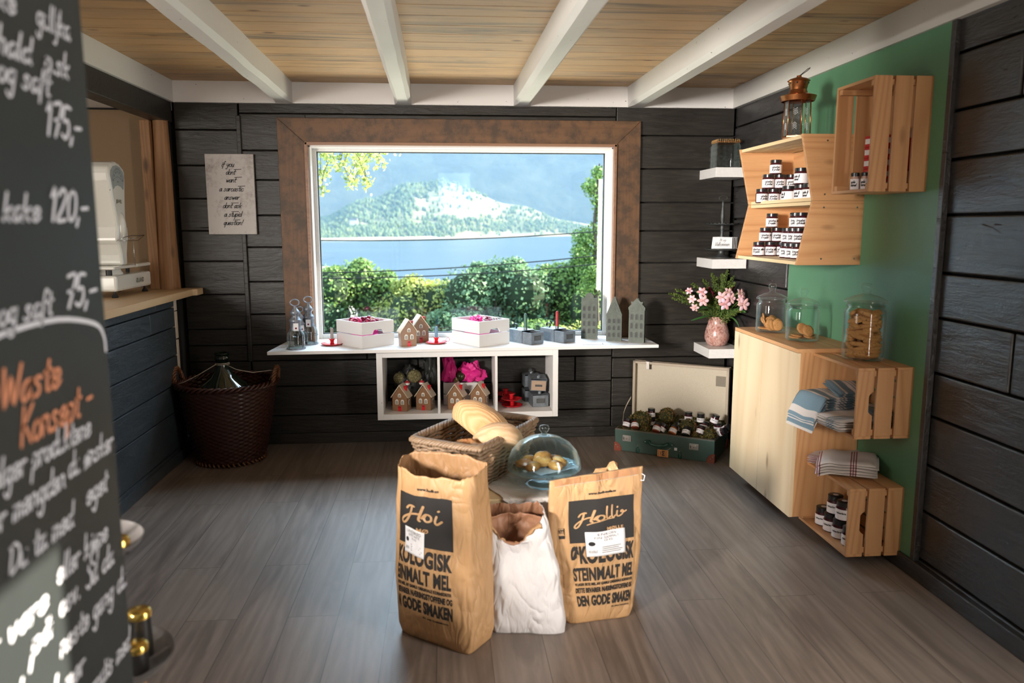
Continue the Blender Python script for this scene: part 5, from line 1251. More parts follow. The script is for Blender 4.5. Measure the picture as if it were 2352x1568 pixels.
def sprig(tx, ty, tz, n=170, mat=L_heather, nm_='green heather sprig', spread=.024, lab=None, size=.0105, start=.25):
    t_ = thing('heather_sprig' if mat is L_heather else 'dark_flower_sprig', lab, 'plant', mouth, 0, 'greenery in the vase')
    o = (R.uniform(-.03, .03), R.uniform(-.03, .03), -.08); e = (tx-mouth[0], ty-mouth[1], tz-mouth[2]); mid = (e[0]*.35, e[1]*.35, e[2]*.6+.02)
    path = bez(o, mid, e, 14); m = MB(); m.tube(path, .0016, 5); obj('stem', m, M_stem, t_)
    m = MB()
    for k in range(n):
        s = start+(1-start)*R.random(); i = min(int(s*14), 13); p = path[i]; q = path[i+1]; f = s*14-i
        c_ = [p[j]+(q[j]-p[j])*f for j in range(3)]; w = spread*(1.15-s)*1.3
        leaves(m, (c_[0]+R.gauss(0, w*.6), c_[1]+R.gauss(0, w*.6), c_[2]+R.gauss(0, w*.6)), .004, 1, size, R)
    obj('leaflets', m, mat, t_)
GS = 'green heather sprig in the bouquet'
for (x, y, z, n) in ((1.50, 5.11, 1.035, 420), (1.53, 5.15, 1.00, 300), (1.57, 5.20, 1.055, 260), (1.66, 5.13, 1.10, 300), (1.735, 5.12, 1.13, 260), (1.79, 5.10, 1.17, 280), (1.83, 5.13, 1.14, 260), (1.88, 5.16, 1.165, 220), (1.905, 5.12, 1.19, 240), (1.955, 5.14, 1.15, 220), (1.93, 5.05, 1.11, 240), (1.965, 5.0, 1.06, 300), (1.955, 4.95, .99, 260), (1.94, 4.93, .93, 240), (1.86, 5.03, 1.02, 420), (1.80, 5.04, 1.0, 420), (1.75, 5.06, .98, 380), (1.83, 5.05, .95, 420), (1.88, 5.02, .94, 350), (1.72, 5.07, 1.04, 320), (1.92, 5.0, .90, 220)):
    sprig(x, y, z, int(n*2.4), lab=GS+(' reaching far left' if x < 1.6 else ' rising at the top' if z > 1.13 else ' on the right side' if x > 1.9 else ' in its middle'))
for (x, y, z) in ((1.77, 5.10, 1.075), (1.955, 5.12, 1.08), (1.935, 5.08, 1.05), (1.79, 5.08, 1.045)): sprig(x, y, z, 70, L_mar, lab='dark maroon flower sprig %s of the bouquet' % ('left' if x < 1.85 else 'right'), spread=.022, size=.013, start=.8)
def flower(x, y, z, d, r_, lab):
    t_ = thing('pink_alstroemeria', lab, 'flower', (x, y, z), 0, 'pink flowers in the vase')
    d = Vector(d).normalized(); q = d.to_track_quat('Z', 'Y').to_matrix().to_4x4(); m = MB()
    for k in range(6):
        a = k*PI/3; w = r_*(.60 if k % 2 else .72); ln = r_
        c, s = math.cos(a), math.sin(a); vs = []; n_ = 5
        for j in range(n_+1):
            tt = j/n_; rr = ln*tt; hh_ = .012*tt-.010*tt**3+(.004 if k % 2 else 0); ww = w*math.sin(PI*min(.97, .12+tt*.86))**.8*(.6+.5*tt)
            for e in (-1, 0, 1): vs.append(q @ Vector((c*rr-s*e*ww/2, s*rr+c*e*ww/2, hh_+abs(e)*.003)))
        fs = []
        for j in range(n_):
            for e in (0, 1): b0 = j*3+e; fs.append((b0, b0+1, b0+4, b0+3))
        m.add(vs, fs)
    obj('petals', m, M_petal, t_, smooth=True, solid=.0006)
    m = MB()
    for k in range(5): a = k*1.26; m.tube([q @ Vector((0, 0, 0)), q @ Vector((.006*math.cos(a), .006*math.sin(a), .02))], .0008, 4)
    obj('stamens', m, M_cream, t_)
    m = MB(); m.tube(bez((0, 0, 0), ((VX-x)*.3, (VY-y)*.3, (mouth[2]-z)*.2-.02), (VX-x, VY-y, mouth[2]-z-.05)), .0018, 5); obj('stem', m, M_stem, t_)
for (x, y, z, d, r_, lab) in ((1.622, 5.06, 1.055, (-.4, -.8, .4), .022, 'small budding flower, upper left'), (1.700, 5.03, 1.050, (-.2, -1, .3), .030, 'purple-tinged flower left of centre'), (1.632, 5.02, 1.005, (-.6, -.8, .2), .026, 'white-pink flower at the left edge'), (1.645, 5.00, .955, (-.5, -.8, -.4), .026, 'drooping pale flower, lower left'),
        (1.694, 4.99, .998, (-.1, -1, .1), .034, 'peachy open flower left of centre'), (1.815, 4.97, 1.020, (-.1, -1, .2), .036, 'pale pink flower at the centre'), (1.862, 4.98, 1.050, (.2, -1, .5), .030, 'half-open pink flower above the centre'), (1.866, 4.95, 1.015, (.2, -1, .0), .034, 'peach pink flower right of centre'), (1.826, 4.94, .980, (0, -1, -.1), .036, 'lowest central pink flower'),
        (1.925, 4.93, 1.045, (.4, -.8, .4), .032, 'pink flower at the upper right'), (1.922, 4.92, 1.010, (.2, -1, .1), .028, 'small pink flower at the right'), (1.935, 4.90, .982, (.2, -1, -.1), .040, 'big salmon pink flower, lower right')):
    flower(x, y, z, d, r_*1.22, lab+' of the bouquet')
for i, (pts, w_, lab) in enumerate((([(1.85, 5.13, .88), (1.76, 5.05, .90), (1.69, 5.02, .875), (1.62, 5.0, .865)], .016, 'long green leaf hanging lowest on the left of the bouquet'), ([(1.87, 5.12, .88), (1.91, 5.0, .90), (1.925, 4.95, .86), (1.93, 4.93, .81)], .016, 'pointed green leaf hanging straight down at the right'), ([(1.87, 5.12, .9), (1.92, 5.0, .95), (1.945, 4.95, .935), (1.965, 4.92, .925)], .024, 'broad green leaf at the right edge of the bouquet'),
        ([(1.84, 5.12, .9), (1.75, 5.04, .96), (1.69, 5.01, .95), (1.64, 4.99, .935)], .022, 'broad green leaf below the left flowers'), ([(1.84, 5.12, .9), (1.78, 5.05, 1.0), (1.67, 5.04, 1.04), (1.655, 5.03, 1.06)], .022, 'upright green leaf between the left flowers'), ([(1.87, 5.1, .9), (1.87, 5.0, .98), (1.90, 4.96, 1.03), (1.91, 4.95, 1.05)], .022, 'green leaf between centre and right flowers'))):
    m = MB(); vs = []; n_ = 12; P_ = [Vector(p) for p in pts]
    for k in range(n_+1):
        s = k/n_; p = (1-s)**3*P_[0]+3*s*(1-s)**2*P_[1]+3*s*s*(1-s)*P_[2]+s**3*P_[3]; ww = w_*math.sin(PI*max(.0, (s-.35)/.65))**.8 if s > .36 else .002
        vs += [p+Vector((0, 0, ww/2+.0008)), p+Vector((0, -.004, 0)), p-Vector((0, 0, ww/2+.0008))]
    m.add(vs, [(k*3+e, k*3+e+1, k*3+e+4, k*3+e+3) for k in range(n_) for e in (0, 1)]); tag(obj('bouquet_leaf', m, M_leafd, smooth=True, solid=.0006), lab, 'leaf')

# ---- suitcase with jars
SX, SY = 1.113, 4.959; sdir = Vector((.562, -.349, 0)).normalized(); srz = math.atan2(sdir.y, sdir.x); SW, SD, SH = .662, .405, .146
t = NT('green_vulcan_fibre'); v = t.coords(); n1 = t.noise(v, 9, 5, .65); n2 = t.noise(v, 55, 5, .8)
c = t.mix(n1, (.036, .072, .058, 1), (.06, .105, .082, 1)); c = t.mix(t.ramp(n2, [(.66, (0, 0, 0)), (.74, (1, 1, 1))]), c, (.16, .17, .13, 1)); t.p(Base_Color=c, Roughness=.38); t.bump(n1, .2, .003); M_case = t.m
M_trimr = plain('worn_case_rim', (.14, .11, .085, 1), .5, .4, bump=.3); M_corner = plain('red_leather_corner', (.22, .045, .02, 1), .35); M_nickel = plain('worn_nickel', (.42, .38, .34, 1), .35, .85); M_hand = plain('dark_green_leather', (.012, .06, .045, 1), .3)
t = NT('beige_case_lining'); v = t.coords(); n1 = t.noise(v, 4, 4, .6); n2 = t.noise(v, 240, 2, .6); t.p(Base_Color=t.mix(n2, t.mix(n1, (.30, .25, .18, 1), (.40, .33, .24, 1)), (.48, .43, .34, 1)), Roughness=.9); M_lining = t.m
sc_ = thing('suitcase', 'open vintage green suitcase on the floor, filled with moss and jars', 'suitcase', (SX, SY, 0), srz)
m = MB(); th = .008; m.box(0, SW, 0, th, .004, SH); m.box(0, SW, SD-th, SD, .004, SH); m.box(0, th, th, SD-th, .004, SH); m.box(SW-th, SW, th, SD-th, .004, SH); m.box(0, SW, 0, SD, .002, .010); obj('case_base', m, M_case, sc_, bevel=.004)
m = MB(); m.tube([(.004, .004, SH+.002), (SW-.004, .004, SH+.002), (SW-.004, SD-.004, SH+.002), (.004, SD-.004, SH+.002)], .0045, 6, closed=True); obj('metal_rim', m, M_trimr, sc_)
for x in (.0, SW):
    for y in (0, SD):
        m = MB(); m.ball((x, y, .012), .048, 18, 12, sc=(1, 1, 1)); sx_ = 1 if x == 0 else -1; sy_ = 1 if y == 0 else -1
        m.v = [Vector((min(max(v.x, -.003), SW+.003), min(max(v.y, -.003), SD+.003), max(v.z, .0))) for v in m.v]; cn = obj('corner_guard', m, M_corner, sc_, smooth=True, sharp=.8)
        m = MB(); m.ball((x+sx_*.022, y-sy_*.003, .026), .004, 8, 6); m.ball((x+sx_*.008, y-sy_*.003, .04), .004, 8, 6); obj('rivet', m, M_nickel, cn, smooth=True)
for x in (.085, SW-.13):
    m = MB(); m.box(x-.030, x+.030, -.006, .0, .072, .112); m.box(x-.018, x+.018, -.009, -.004, .080, .103); lk = obj('lock', m, M_nickel, sc_, bevel=.0015)
    m = MB(); m.box(x-.022, x-.018, -.0095, -.0088, .083, .100); m.ball((x, -.009, .09), .0025, 6, 5); obj('keyhole', m, M_ink, lk)
cx0 = SW/2-.03
m = MB()
for s in (-1, 1):
    m.prism([(cx0+s*.05, .075), (cx0+s*.085, .070), (cx0+s*.105, .085), (cx0+s*.085, .102), (cx0+s*.05, .100)], -.005, 0, 'Y')
hb = obj('handle_mount', m, M_hand, sc_, bevel=.001)
m = MB(); m.tube([(cx0+x, y, z) for x, y, z in ((-.062, -.004, .092), (-.06, -.018, .090), (-.045, -.024, .078), (0, -.028, .073), (.045, -.024, .078), (.06, -.018, .090), (.062, -.004, .092))], [.008, .008, .0085, .010, .0085, .008, .008], 10); obj('handle', m, M_hand, sc_, smooth=True)
m = MB()
for x in (-.09, -.062, .062, .09): m.ball((cx0+x, -.006, .094 if abs(x) < .08 else .086), .0045, 8, 6)
obj('rivet', m, M_nickel, sc_, smooth=True)
for x in (.16, SW-.22):
    m = MB(); m.ball((x, 0, .018), .016, 14, 10, sc=(.9, .5, 1.5)); m.v = [Vector((v.x, min(v.y, 0), max(v.z, .001))) for v in m.v]; ft = obj('foot_stud', m, M_hand, sc_, smooth=True)
    m = MB(); m.ball((x, -.004, .05), .004, 8, 6); obj('rivet', m, M_nickel, ft, smooth=True)
tilt = .03
lid = MB(); LH = .405
lid.box(0, SW, SD, SD+.010, SH, SH+LH); ld = obj('case_lid', lid, M_case, sc_, bevel=.004)
m = MB(); m.box(.014, SW-.014, SD-.004, SD, SH+.01, SH+LH-.014); obj('lid_lining', m, M_lining, sc_)
m = MB()
for (a, b_, c, d) in ((0, .016, SH, SH+LH), (SW-.016, SW, SH, SH+LH), (0, SW, SH+LH-.016, SH+LH), (0, SW, SH, SH+.012)): m.box(a, b_, SD-.045, SD, c, d)
obj('lid_edge', m, plain('pale_lid_edge', (.32, .26, .19, 1), .7), sc_, bevel=.002)
m = MB(); m.box(SW*.86, SW*.96, SD-.0055, SD-.004, SH+.27, SH+.34); obj('lining_patch', m, plain('patch', (.17, .145, .11, 1), .9), sc_)
m = MB(); m.box(.095, .117, SD-.052, SD-.044, SH+LH-.05, SH+LH+.004); m.box(.088, .124, SD-.05, SD-.0, SH+LH, SH+LH+.004); obj('lid_latch', m, M_nickel, sc_, bevel=.001)
m = MB(); vs = []
for k in range(13):
    s = k/12; y = SD-.04-.17*s; z = SH+.14*(1-s)**1.3+.01; x = -.012-.02*math.sin(PI*s); vs += [(x, y, z), (x+.003, y-.012, z-.013)]
m.add(vs, [(2*k, 2*k+1, 2*k+3, 2*k+2) for k in range(12)]); obj('lid_strap', m, plain('webbing', (.36, .30, .22, 1), .9), sc_, solid=.002)
M_tagk = plain('orange_kraft_tag', (.56, .25, .085, 1), .7)
tg = thing('paper_tag', 'orange-brown printed paper tag hanging from the suitcase handle', 'tag', (SX+math.cos(srz)*.335, SY+math.sin(srz)*.335-.012, .0), srz)
m = MB(); m.box(-.036, .036, -.030, -.028, .010, .056); obj('paper', m, M_tagk, tg)
m = MB(); vf = fitbox('EVE', 0, 1, 0, 1, .06); m2(m, vf, lambda x, y: (-.006+.018*(1-y), -.0308, .050-.034*x)); vf = fitbox('NERO', 0, 1, 0, 1, .03); m2(m, vf, lambda x, y: (-.018+.006*(1-y), -.0308, .046-.026*x))
m.box(-.028, -.026, -.0308, -.030, .014, .052); m.box(.020, .022, -.0308, -.030, .014, .052); obj('lettering', m, M_ink, tg)
m = MB(); m.tube([(.02, -.029, .056), (.035, -.020, .062), (.045, -.012, .070)], .001, 4); obj('string', m, M_cord, tg)
m = MB(); m.box(.405, .423, -.0015, 0, .052, .070); stk = obj('price_sticker', m, M_paper, sc_)
M_straw = plain('rusty_straw', (.30, .12, .04, 1), .7)
# moss bed and moss balls
L_moss = leaf_mat('dry_moss', (.06, .07, .012, 1), (.20, .15, .04, 1)); M_mossc = plain('moss_core', (.030, .035, .010, 1), .95, bump=.8, bscale=90)
def sloc(x, y, z): p = Matrix.Rotation(srz, 4, 'Z') @ Vector((x, y, z)); return (SX+p.x, SY+p.y, z)
def sinv(p):
    q = Matrix.Rotation(-srz, 4, 'Z') @ Vector((p[0]-SX, p[1]-SY, 0)); return q.x, q.y
m = MB(); nx, ny = 40, 24; vs = []
for j in range(ny+1):
    for i in range(nx+1):
        x = .012+(SW-.024)*i/nx; y = .012+(SD-.024)*j/ny; z = .115+.05*(y/SD)+.018*noise.noise(Vector((x*14, y*14, 2)))+.008*noise.noise(Vector((x*50, y*50, 2))); vs.append(sloc(x, y, z))
m.add(vs, [(j*(nx+1)+i, j*(nx+1)+i+1, (j+1)*(nx+1)+i+1, (j+1)*(nx+1)+i) for j in range(ny) for i in range(nx)])
R = random.Random(6)
tag(obj('moss_bed', m, M_mossc, smooth=True, solid=.02), 'bed of dry brown-green moss inside the suitcase', 'moss', kind='stuff')
m = MB()
for _ in range(2600):
    x = R.uniform(.02, SW-.02); y = R.uniform(.02, SD-.02); p = sloc(x, y, .135+.05*(y/SD)+R.uniform(-.01, .012)); leaves(m, p, .006, 1, .018, R)
tag(obj('moss_strands', m, L_moss), 'loose strands of dry moss among the suitcase jars', 'moss', kind='stuff')
for (p, r_, lab) in (((1.300, 4.955, .205), .056, 'leftmost big one'), ((1.470, 4.968, .225), .055, 'middle back one between the jar stacks'), ((1.560, 4.800, .190), .054, 'reddish front centre one'), ((1.680, 4.722, .150), .046, 'front right one'), ((1.310, 4.925, .145), .038, 'low one by the front rim'), ((1.190, 4.965, .125), .032, 'small one in the left corner'), ((1.600, 4.755, .135), .034, 'low one behind the right lock')):
    t_ = thing('moss_ball', 'dry moss ball in the suitcase, '+lab, 'moss ball', p)
    m = MB(); m.ball((0, 0, 0), r_*.93, 24, 16, fn=lambda d: 1+.06*noise.noise(d*6)); obj('ball_core', m, M_mossc, t_, smooth=True)
    m = MB()
    for _ in range(420): leaves(m, (0, 0, 0), r_, 1, .014, R, 1, .97)
    for _ in range(26):
        d = Vector((R.gauss(0, 1), R.gauss(0, 1), R.gauss(0, 1))).normalized(); e = (d+Vector((R.gauss(0, .5), R.gauss(0, .5), R.gauss(0, .5)))).normalized(); pass
    obj('moss_strands', m, L_moss, t_)
    m = MB()
    for _ in range(34):
        d = Vector((R.gauss(0, 1), R.gauss(0, 1), R.gauss(0, 1))).normalized(); e = (d+Vector((R.gauss(0, .5), R.gauss(0, .5), R.gauss(0, .5)))).normalized(); m.tube([d*r_*1.0, (d+e).normalized()*r_*1.06, e*r_*1.0], .0009, 4)
    obj('straw', m, M_straw, t_)
SJ = []
for nm_, cont in (('a', M_jamA), ('b', M_jamB), ('c', M_jamC), ('d', M_jamD)): SJ.append(make_jar(.0255, .060, ['ringblomst' if nm_ != 'd' else 'oliven'], True, cont, .28))
GSJ = 'jars in the open suitcase'
def sj(i, p, rot, lab): put('S%d' % i, SJ[i], p, rot, lab+' in the suitcase', GSJ)
f_ = srz
sj(0, (1.372, 5.005, .150), (0, 0, -.3), 'lower jar of the stacked pair at the back left'); sj(0, (1.370, 5.002, .211), (0, 0, -.3), 'upper jar of the stacked pair at the back left')
sj(0, (1.585, 4.870, .213), (0, 0, -.25), 'back row upper jar, left of three'); sj(3, (1.652, 4.822, .213), (0, 0, -.3), 'back row upper jar, middle of three'); sj(0, (1.728, 4.795, .213), (0, .30, -.3), 'back row upper jar tilted over, right of three')
sj(3, (1.560, 4.922, .150), (0, 0, -.1), 'back row lower jar beside the middle moss ball'); sj(2, (1.628, 4.872, .152), (0, 0, -.3), 'back row lower jar behind the reddish moss ball'); sj(0, (1.690, 4.835, .152), (0, 0, -.3), 'back row lower jar under the middle upper one'); sj(0, (1.765, 4.812, .152), (0, 0, -.3), 'back row lower jar farthest right')
T = -.75
sj(0, (1.190, 4.975, .150), (T+.3, .1, f_), 'tilted jar in the left corner'); sj(2, (1.238, 4.921, .156), (T, -.05, f_+.2), 'rust-coloured tilted jar near the left lock')
sj(2, (1.353, 4.824, .156), (T, 0, f_-.1), 'dark tilted jar at the front rim above the handle left end'); sj(0, (1.390, 4.850, .150), (T+.2, .3, f_-.3), 'small tilted jar half hidden behind the front jars'); sj(1, (1.443, 4.764, .156), (T, .05, f_-.2), 'amber tilted jar at the front rim')
sj(3, (1.500, 4.840, .150), (T+.35, .1, f_-.3), 'dark tilted jar left of the reddish moss ball'); sj(3, (1.518, 4.719, .156), (T, 0, f_-.05), 'black tilted jar at the front rim, right of the amber one')
sj(0, (1.618, 4.745, .152), (T+.15, 0, f_-.35), 'tilted jar right of the reddish moss ball'); sj(0, (1.660, 4.800, .165), (T+.35, 0, f_-.2), 'tilted jar behind the front right ones')
sj(0, (1.800, 4.800, .160), (.25, .85, f_), 'jar lying diagonally at the right edge, upper'); sj(0, (1.745, 4.760, .155), (.2, 1.1, f_), 'jar lying diagonally at the right edge, lower')
# ================================================================ CENTRE: TABLE, SACKS, BREAD
TT = .45
t_ = thing('low_side_table', 'low pale wooden table between the flour sacks, holding bread and cake stand', 'table', (0, 0, 0))
tx0, tx1, ty0, ty1 = -.06, .478, 2.855, 3.40
m = MB(); m.box(tx0, tx1, ty0, ty1, TT-.03, TT); obj('tabletop', m, M_pedge['X'], t_, bevel=.003)
for x in (tx0, tx1-.045):
    for y in (ty0, ty1-.045):
        m = MB(); m.box(x, x+.045, y, y+.045, 0, TT-.03); obj('leg', m, M_pedge['Z'], t_, bevel=.002)
m = MB(); m.box(tx0+.045, tx1-.045, ty0+.004, ty0+.02, TT-.10, TT-.03); m.box(tx1-.022, tx1-.004, ty0+.045, ty1-.045, TT-.10, TT-.03); obj('apron', m, M_pedge['X'], t_)
# cloth
t = NT('crumpled_white_cotton'); v = t.coords(); n1 = t.noise(v, 9, 5, .6, .6); t.p(Base_Color=(.68, .64, .60, 1), Roughness=.85); t.bump(n1, .9, .02); M_cloth = t.m
def cloth_pt(u, w):
    # w 0..0.5 lies on the table top, 0.5..1 hangs down the front
    xl = interp(w, [(0, .135), (.25, .150), (.5, .205), (.75, .245), (1, .285)])
    x = xl+(.482-xl)*u
    e = .005*noise.noise(Vector((x*14, w*7, 1)))+.0035*noise.noise(Vector((x*34, w*18, 4)))
    if w < .5: return Vector((x, 3.20-(3.20-2.846)*(w/.5), TT+.003+abs(e)))
    k = (w-.5)/.5; zb = interp(x, [(.20, .40), (.33, .285), (.405, .262), (.45, .33), (.482, .345)])
    return Vector((x+.006*math.sin(k*5), 2.842-.010*math.sin(x*55+k*2)*k-abs(e)*1.5-.012*k, TT+.002-(TT-zb)*k))
m = MB(); nu, nw = 50, 60; vs = [cloth_pt(i/nu, j/nw) for j in range(nw+1) for i in range(nu+1)]
fs = [(j*(nu+1)+i, j*(nu+1)+i+1, (j+1)*(nu+1)+i+1, (j+1)*(nu+1)+i) for j in range(nw) for i in range(nu)]
m.add(vs, fs); tag(obj('table_cloth', m, M_cloth, smooth=True, solid=.0012), 'crumpled off-white cloth draped over the low table and hanging in front', 'cloth')

# ---- rectangular willow basket (corners of the rim in world)
M_willow = wood('grey_willow', (.36, .24, .145, 1), (.15, .09, .05, 1), 'X', ring=10, knots=False, rough=.5, island=True, contrast=1.2, bump=.3)
BL, BF, BR_ = Vector((-.155, 3.085, .62)), Vector((.118, 2.905, .62)), Vector((.400, 3.355, .62)); BB = BL+BR_-BF
bc_ = (BL+BF+BR_+BB)/4
def basket_ring(z, n=120, rad=.10):
    """point list on the rounded quadrilateral at height z (0 bottom .. 1 rim)"""
    k = .80+.20*z; cs = [bc_+(p-bc_)*k for p in (BL, BF, BR_, BB)]; out = []
    for e in range(4):
        a, b_ = cs[e], cs[(e+1) % 4]
        for i in range(n//4):
            s = i/(n/4); p = a.lerp(b_, s)
            c = bc_+(p-bc_)*(1-.05*(abs(s-.5)*2)**6); out.append(Vector((c.x, c.y, TT+.002+z*(.62-TT))))
    return out
bk = thing('bread_basket', 'rectangular grey willow basket with loaves on the low table', 'basket', (0, 0, 0))
m = MB(); rows = 10; n = 120
for r in range(rows):
    z = (r+.4)/rows; ring = basket_ring(z, n)
    for ph in (0, 1):
        pts = []
        for i, p in enumerate(ring):
            w = math.cos(PI*(i/3.0)+(PI if ph else 0)+(PI if r % 2 else 0)); d = (p-bc_); d.z = 0; d.normalize(); pts.append(p+d*.0075*w+Vector((0, 0, .004*math.sin(i*.9+r))))
        m.tube(pts, .0078, 6, closed=True)
obj('woven_sides', m, M_willow, bk, smooth=True)
m = MB()
for i in range(0, 120, 3):
    a, b_ = basket_ring(0, n)[i], basket_ring(1, n)[i]; m.tube([a, b_], .0042, 6)
obj('stakes', m, M_willow, bk, smooth=True)
m = MB(); ring = basket_ring(1, 240)
for ph in range(3):
    for seg in range(0, 240, 8):
        pts = []
        for q in range(13):
            i = (seg+q+ph*3) % 240; p = ring[i]; s = q/12; d = p-bc_; d.z = 0; d.normalize(); a = PI*s
            pts.append(p+d*(.015*math.cos(a))+Vector((0, 0, .014*math.sin(a)+.004)))
        m.tube(pts, [.004]+[.0095]*11+[.004], 6)
obj('braided_rim', m, M_willow, bk, smooth=True)
m = MB(); m.add([tuple(p+Vector((0, 0, .004))) for p in basket_ring(0, 40)], [tuple(range(40))]); obj('basket_floor', m, M_willow, bk, solid=.004)
# ---- breads
def bread_mat(n, crust, flour, freq, axis_dir):
    t = NT(n); v = t.coords(); n1 = t.noise(v, 18, 5, .65)
    if axis_dir == 'rings':
        sx_ = t.n('ShaderNodeSeparateXYZ'); t.set(sx_.inputs[0], v); r_ = t.math('SQRT', t.math('ADD', t.math('POWER', sx_.outputs[0], 2), t.math('POWER', sx_.outputs[1], 2)))
    else:
        sx_ = t.n('ShaderNodeSeparateXYZ'); t.set(sx_.inputs[0], v); r_ = sx_.outputs[1]
    f = t.math('PINGPONG', t.math('MULTIPLY', t.math('ADD', r_, t.math('MULTIPLY', n1, .003)), freq), 1)
    c = t.mix(t.math('ADD', .08, t.math('MULTIPLY', f, .75)), crust, flour); c = t.mix(t.math('MULTIPLY', n1, .55), c, crust)
    t.p(Base_Color=c, Roughness=.8); t.bump(t.math('ADD', f, n1), .35, .004); return t.m
M_b1 = bread_mat('floured_crust_lines', (.46, .24, .09, 1), (.62, .42, .24, 1), 190, 'lines'); M_b2 = bread_mat('floured_crust_rings', (.50, .30, .15, 1), (.62, .45, .30, 1), 210, 'rings')
def loaf(lab, loc, rot, sx_, sy_, sz_, mat, seed, nz=.05):
    m = MB(); m.ball((0, 0, 0), 1, 48, 32, fn=lambda d: 1+nz*noise.noise(d*2.2+Vector((seed, 0, 0)))+nz*.3*noise.noise(d*8)); m.v = [Vector((v.x*sx_, v.y*sy_, max(v.z, -.55)*sz_)) for v in m.v]
    return tag(obj('bread_loaf', m, mat, loc=loc, rot=rot, smooth=True), lab, 'bread')
loaf('tallest loaf with floured lengthwise grooves, standing at the back of the basket', (.150, 3.215, .640), (-.30, .65, -.25), .155, .088, .090, M_b1, 1)
loaf('round loaf with floured ring pattern at the right in the basket', (.205, 3.135, .600), (-.62, .10, .3), .108, .105, .075, M_b2, 2)
t = NT('rustic_torn_crust'); v = t.coords(); n1 = t.noise(v, 14, 5, .65); t.p(Base_Color=t.ramp(n1, [(.35, (.30, .10, .03)), (.5, (.50, .24, .09)), (.62, (.74, .58, .42))]), Roughness=.85); t.bump(t.noise(v, 30, 6, .7), .7, .01); M_b3 = t.m
loaf('cracked rustic bun with floury top, front of the basket', (.075, 3.045, .585), (-.2, 0, .3), .075, .06, .05, M_b3, 5, .22)
loaf('smaller brown cracked bun at the left front of the basket', (.005, 3.065, .575), (0, .1, -.3), .055, .05, .042, M_b3, 8, .25)
loaf('dark crusty bun at the right of the cracked one', (.140, 3.030, .575), (0, .1, .5), .045, .05, .042, M_b3, 11, .25)

# ---- glass cake stand with dome
CX, CY = .385, 3.005
t_ = thing('glass_cake_stand', 'blue-green glass footed cake plate on the low table', 'cake stand', (CX, CY, TT+.005))
m = MB(); m.lathe([(0, .010), (.055, .003), (.075, .0), (.078, .003), (.05, .014), (.020, .030), (.016, .045), (.024, .056), (.06, .060), (.140, .064), (.150, .070), (.149, .074), (.138, .069), (.05, .066), (0, .066)], 64)
for v in m.v:
    r_ = math.hypot(v.x, v.y)
    if r_ > .13: a = math.atan2(v.y, v.x); k = 1+.015*math.cos(a*28); v.x *= k; v.y *= k
obj('plate_and_foot', m, M_glassblue, t_, smooth=True)
t_ = thing('glass_dome', 'clear glass dome with round knob covering the buns', 'glass dome', (CX, CY, TT+.005+.072))
pr = [(.146, 0), (.150, .004), (.146, .03), (.132, .066), (.105, .098), (.068, .120), (.030, .131), (.012, .134)]
m = MB(); m.lathe(pr+[(.012, .131), (.030, .128), (.067, .117), (.103, .095), (.129, .064), (.1425, .03), (.143, 0)], 64, closed=True); obj('dome', m, M_glassblue, t_, smooth=True)
m = MB(); m.lathe([(0, .131), (.012, .134), (.010, .142), (.017, .150), (.021, .160), (.017, .171), (0, .176)], 28); obj('knob', m, M_glassblue, t_, smooth=True)
nap = MB(); vs = []
for j in range(9):
    for i in range(9): vs.append((-.095+.19*i/8, -.095+.19*j/8, .002+.002*noise.noise(Vector((i*.6, j*.6, 0)))))
nap.add(vs, [(j*9+i, j*9+i+1, (j+1)*9+i+1, (j+1)*9+i) for j in range(8) for i in range(8)])
tag(obj('paper_napkin', nap, plain('pale_blue_napkin', (.55, .64, .76, 1), .7), loc=(CX+.01, CY+.01, TT+.078), rot=(0, 0, .5), solid=.0008), 'pale napkin under the buns inside the glass dome', 'napkin')
t = NT('glazed_bun'); v = t.coords(obj_random=True); n1 = t.noise(v, 25, 4, .6); t.p(Base_Color=t.ramp(n1, [(.35, (.42, .14, .03)), (.6, (.68, .32, .09)), (.75, (.80, .55, .30))]), Roughness=.4); M_bun = t.m
bn = MB(); bn.ball((0, 0, 0), 1, 24, 16, fn=lambda d: 1+.12*noise.noise(d*2.5)+.05*noise.noise(d*9)); bn.v = [Vector((v.x*.038, v.y*.024, max(v.z, -.6)*.020)) for v in bn.v]
bun = obj('glazed_bun', bn, M_bun, smooth=True); first = True
for i, (dx, dy, dz, r_, s) in enumerate(((-.075, -.008, .0, .1, 1), (-.045, -.050, 0, .8, 1), (-.045, .040, 0, -.6, 1), (.0, -.012, .006, 0, 1.15), (.012, .050, 0, .1, 1.1), (.055, .035, 0, -.3, 1), (.045, -.045, 0, -1.0, 1), (.062, -.008, .004, -.8, 1.05), (.0, .012, .024, .5, 1))):
    o = place(bun, first, (CX+dx-.005, CY+dy, TT+.094+dz), (0, 0, r_), 'small glazed golden bun on the napkin under the glass dome', 'bun', 'glazed buns under the dome'); o.scale = (s, s, s); first = False

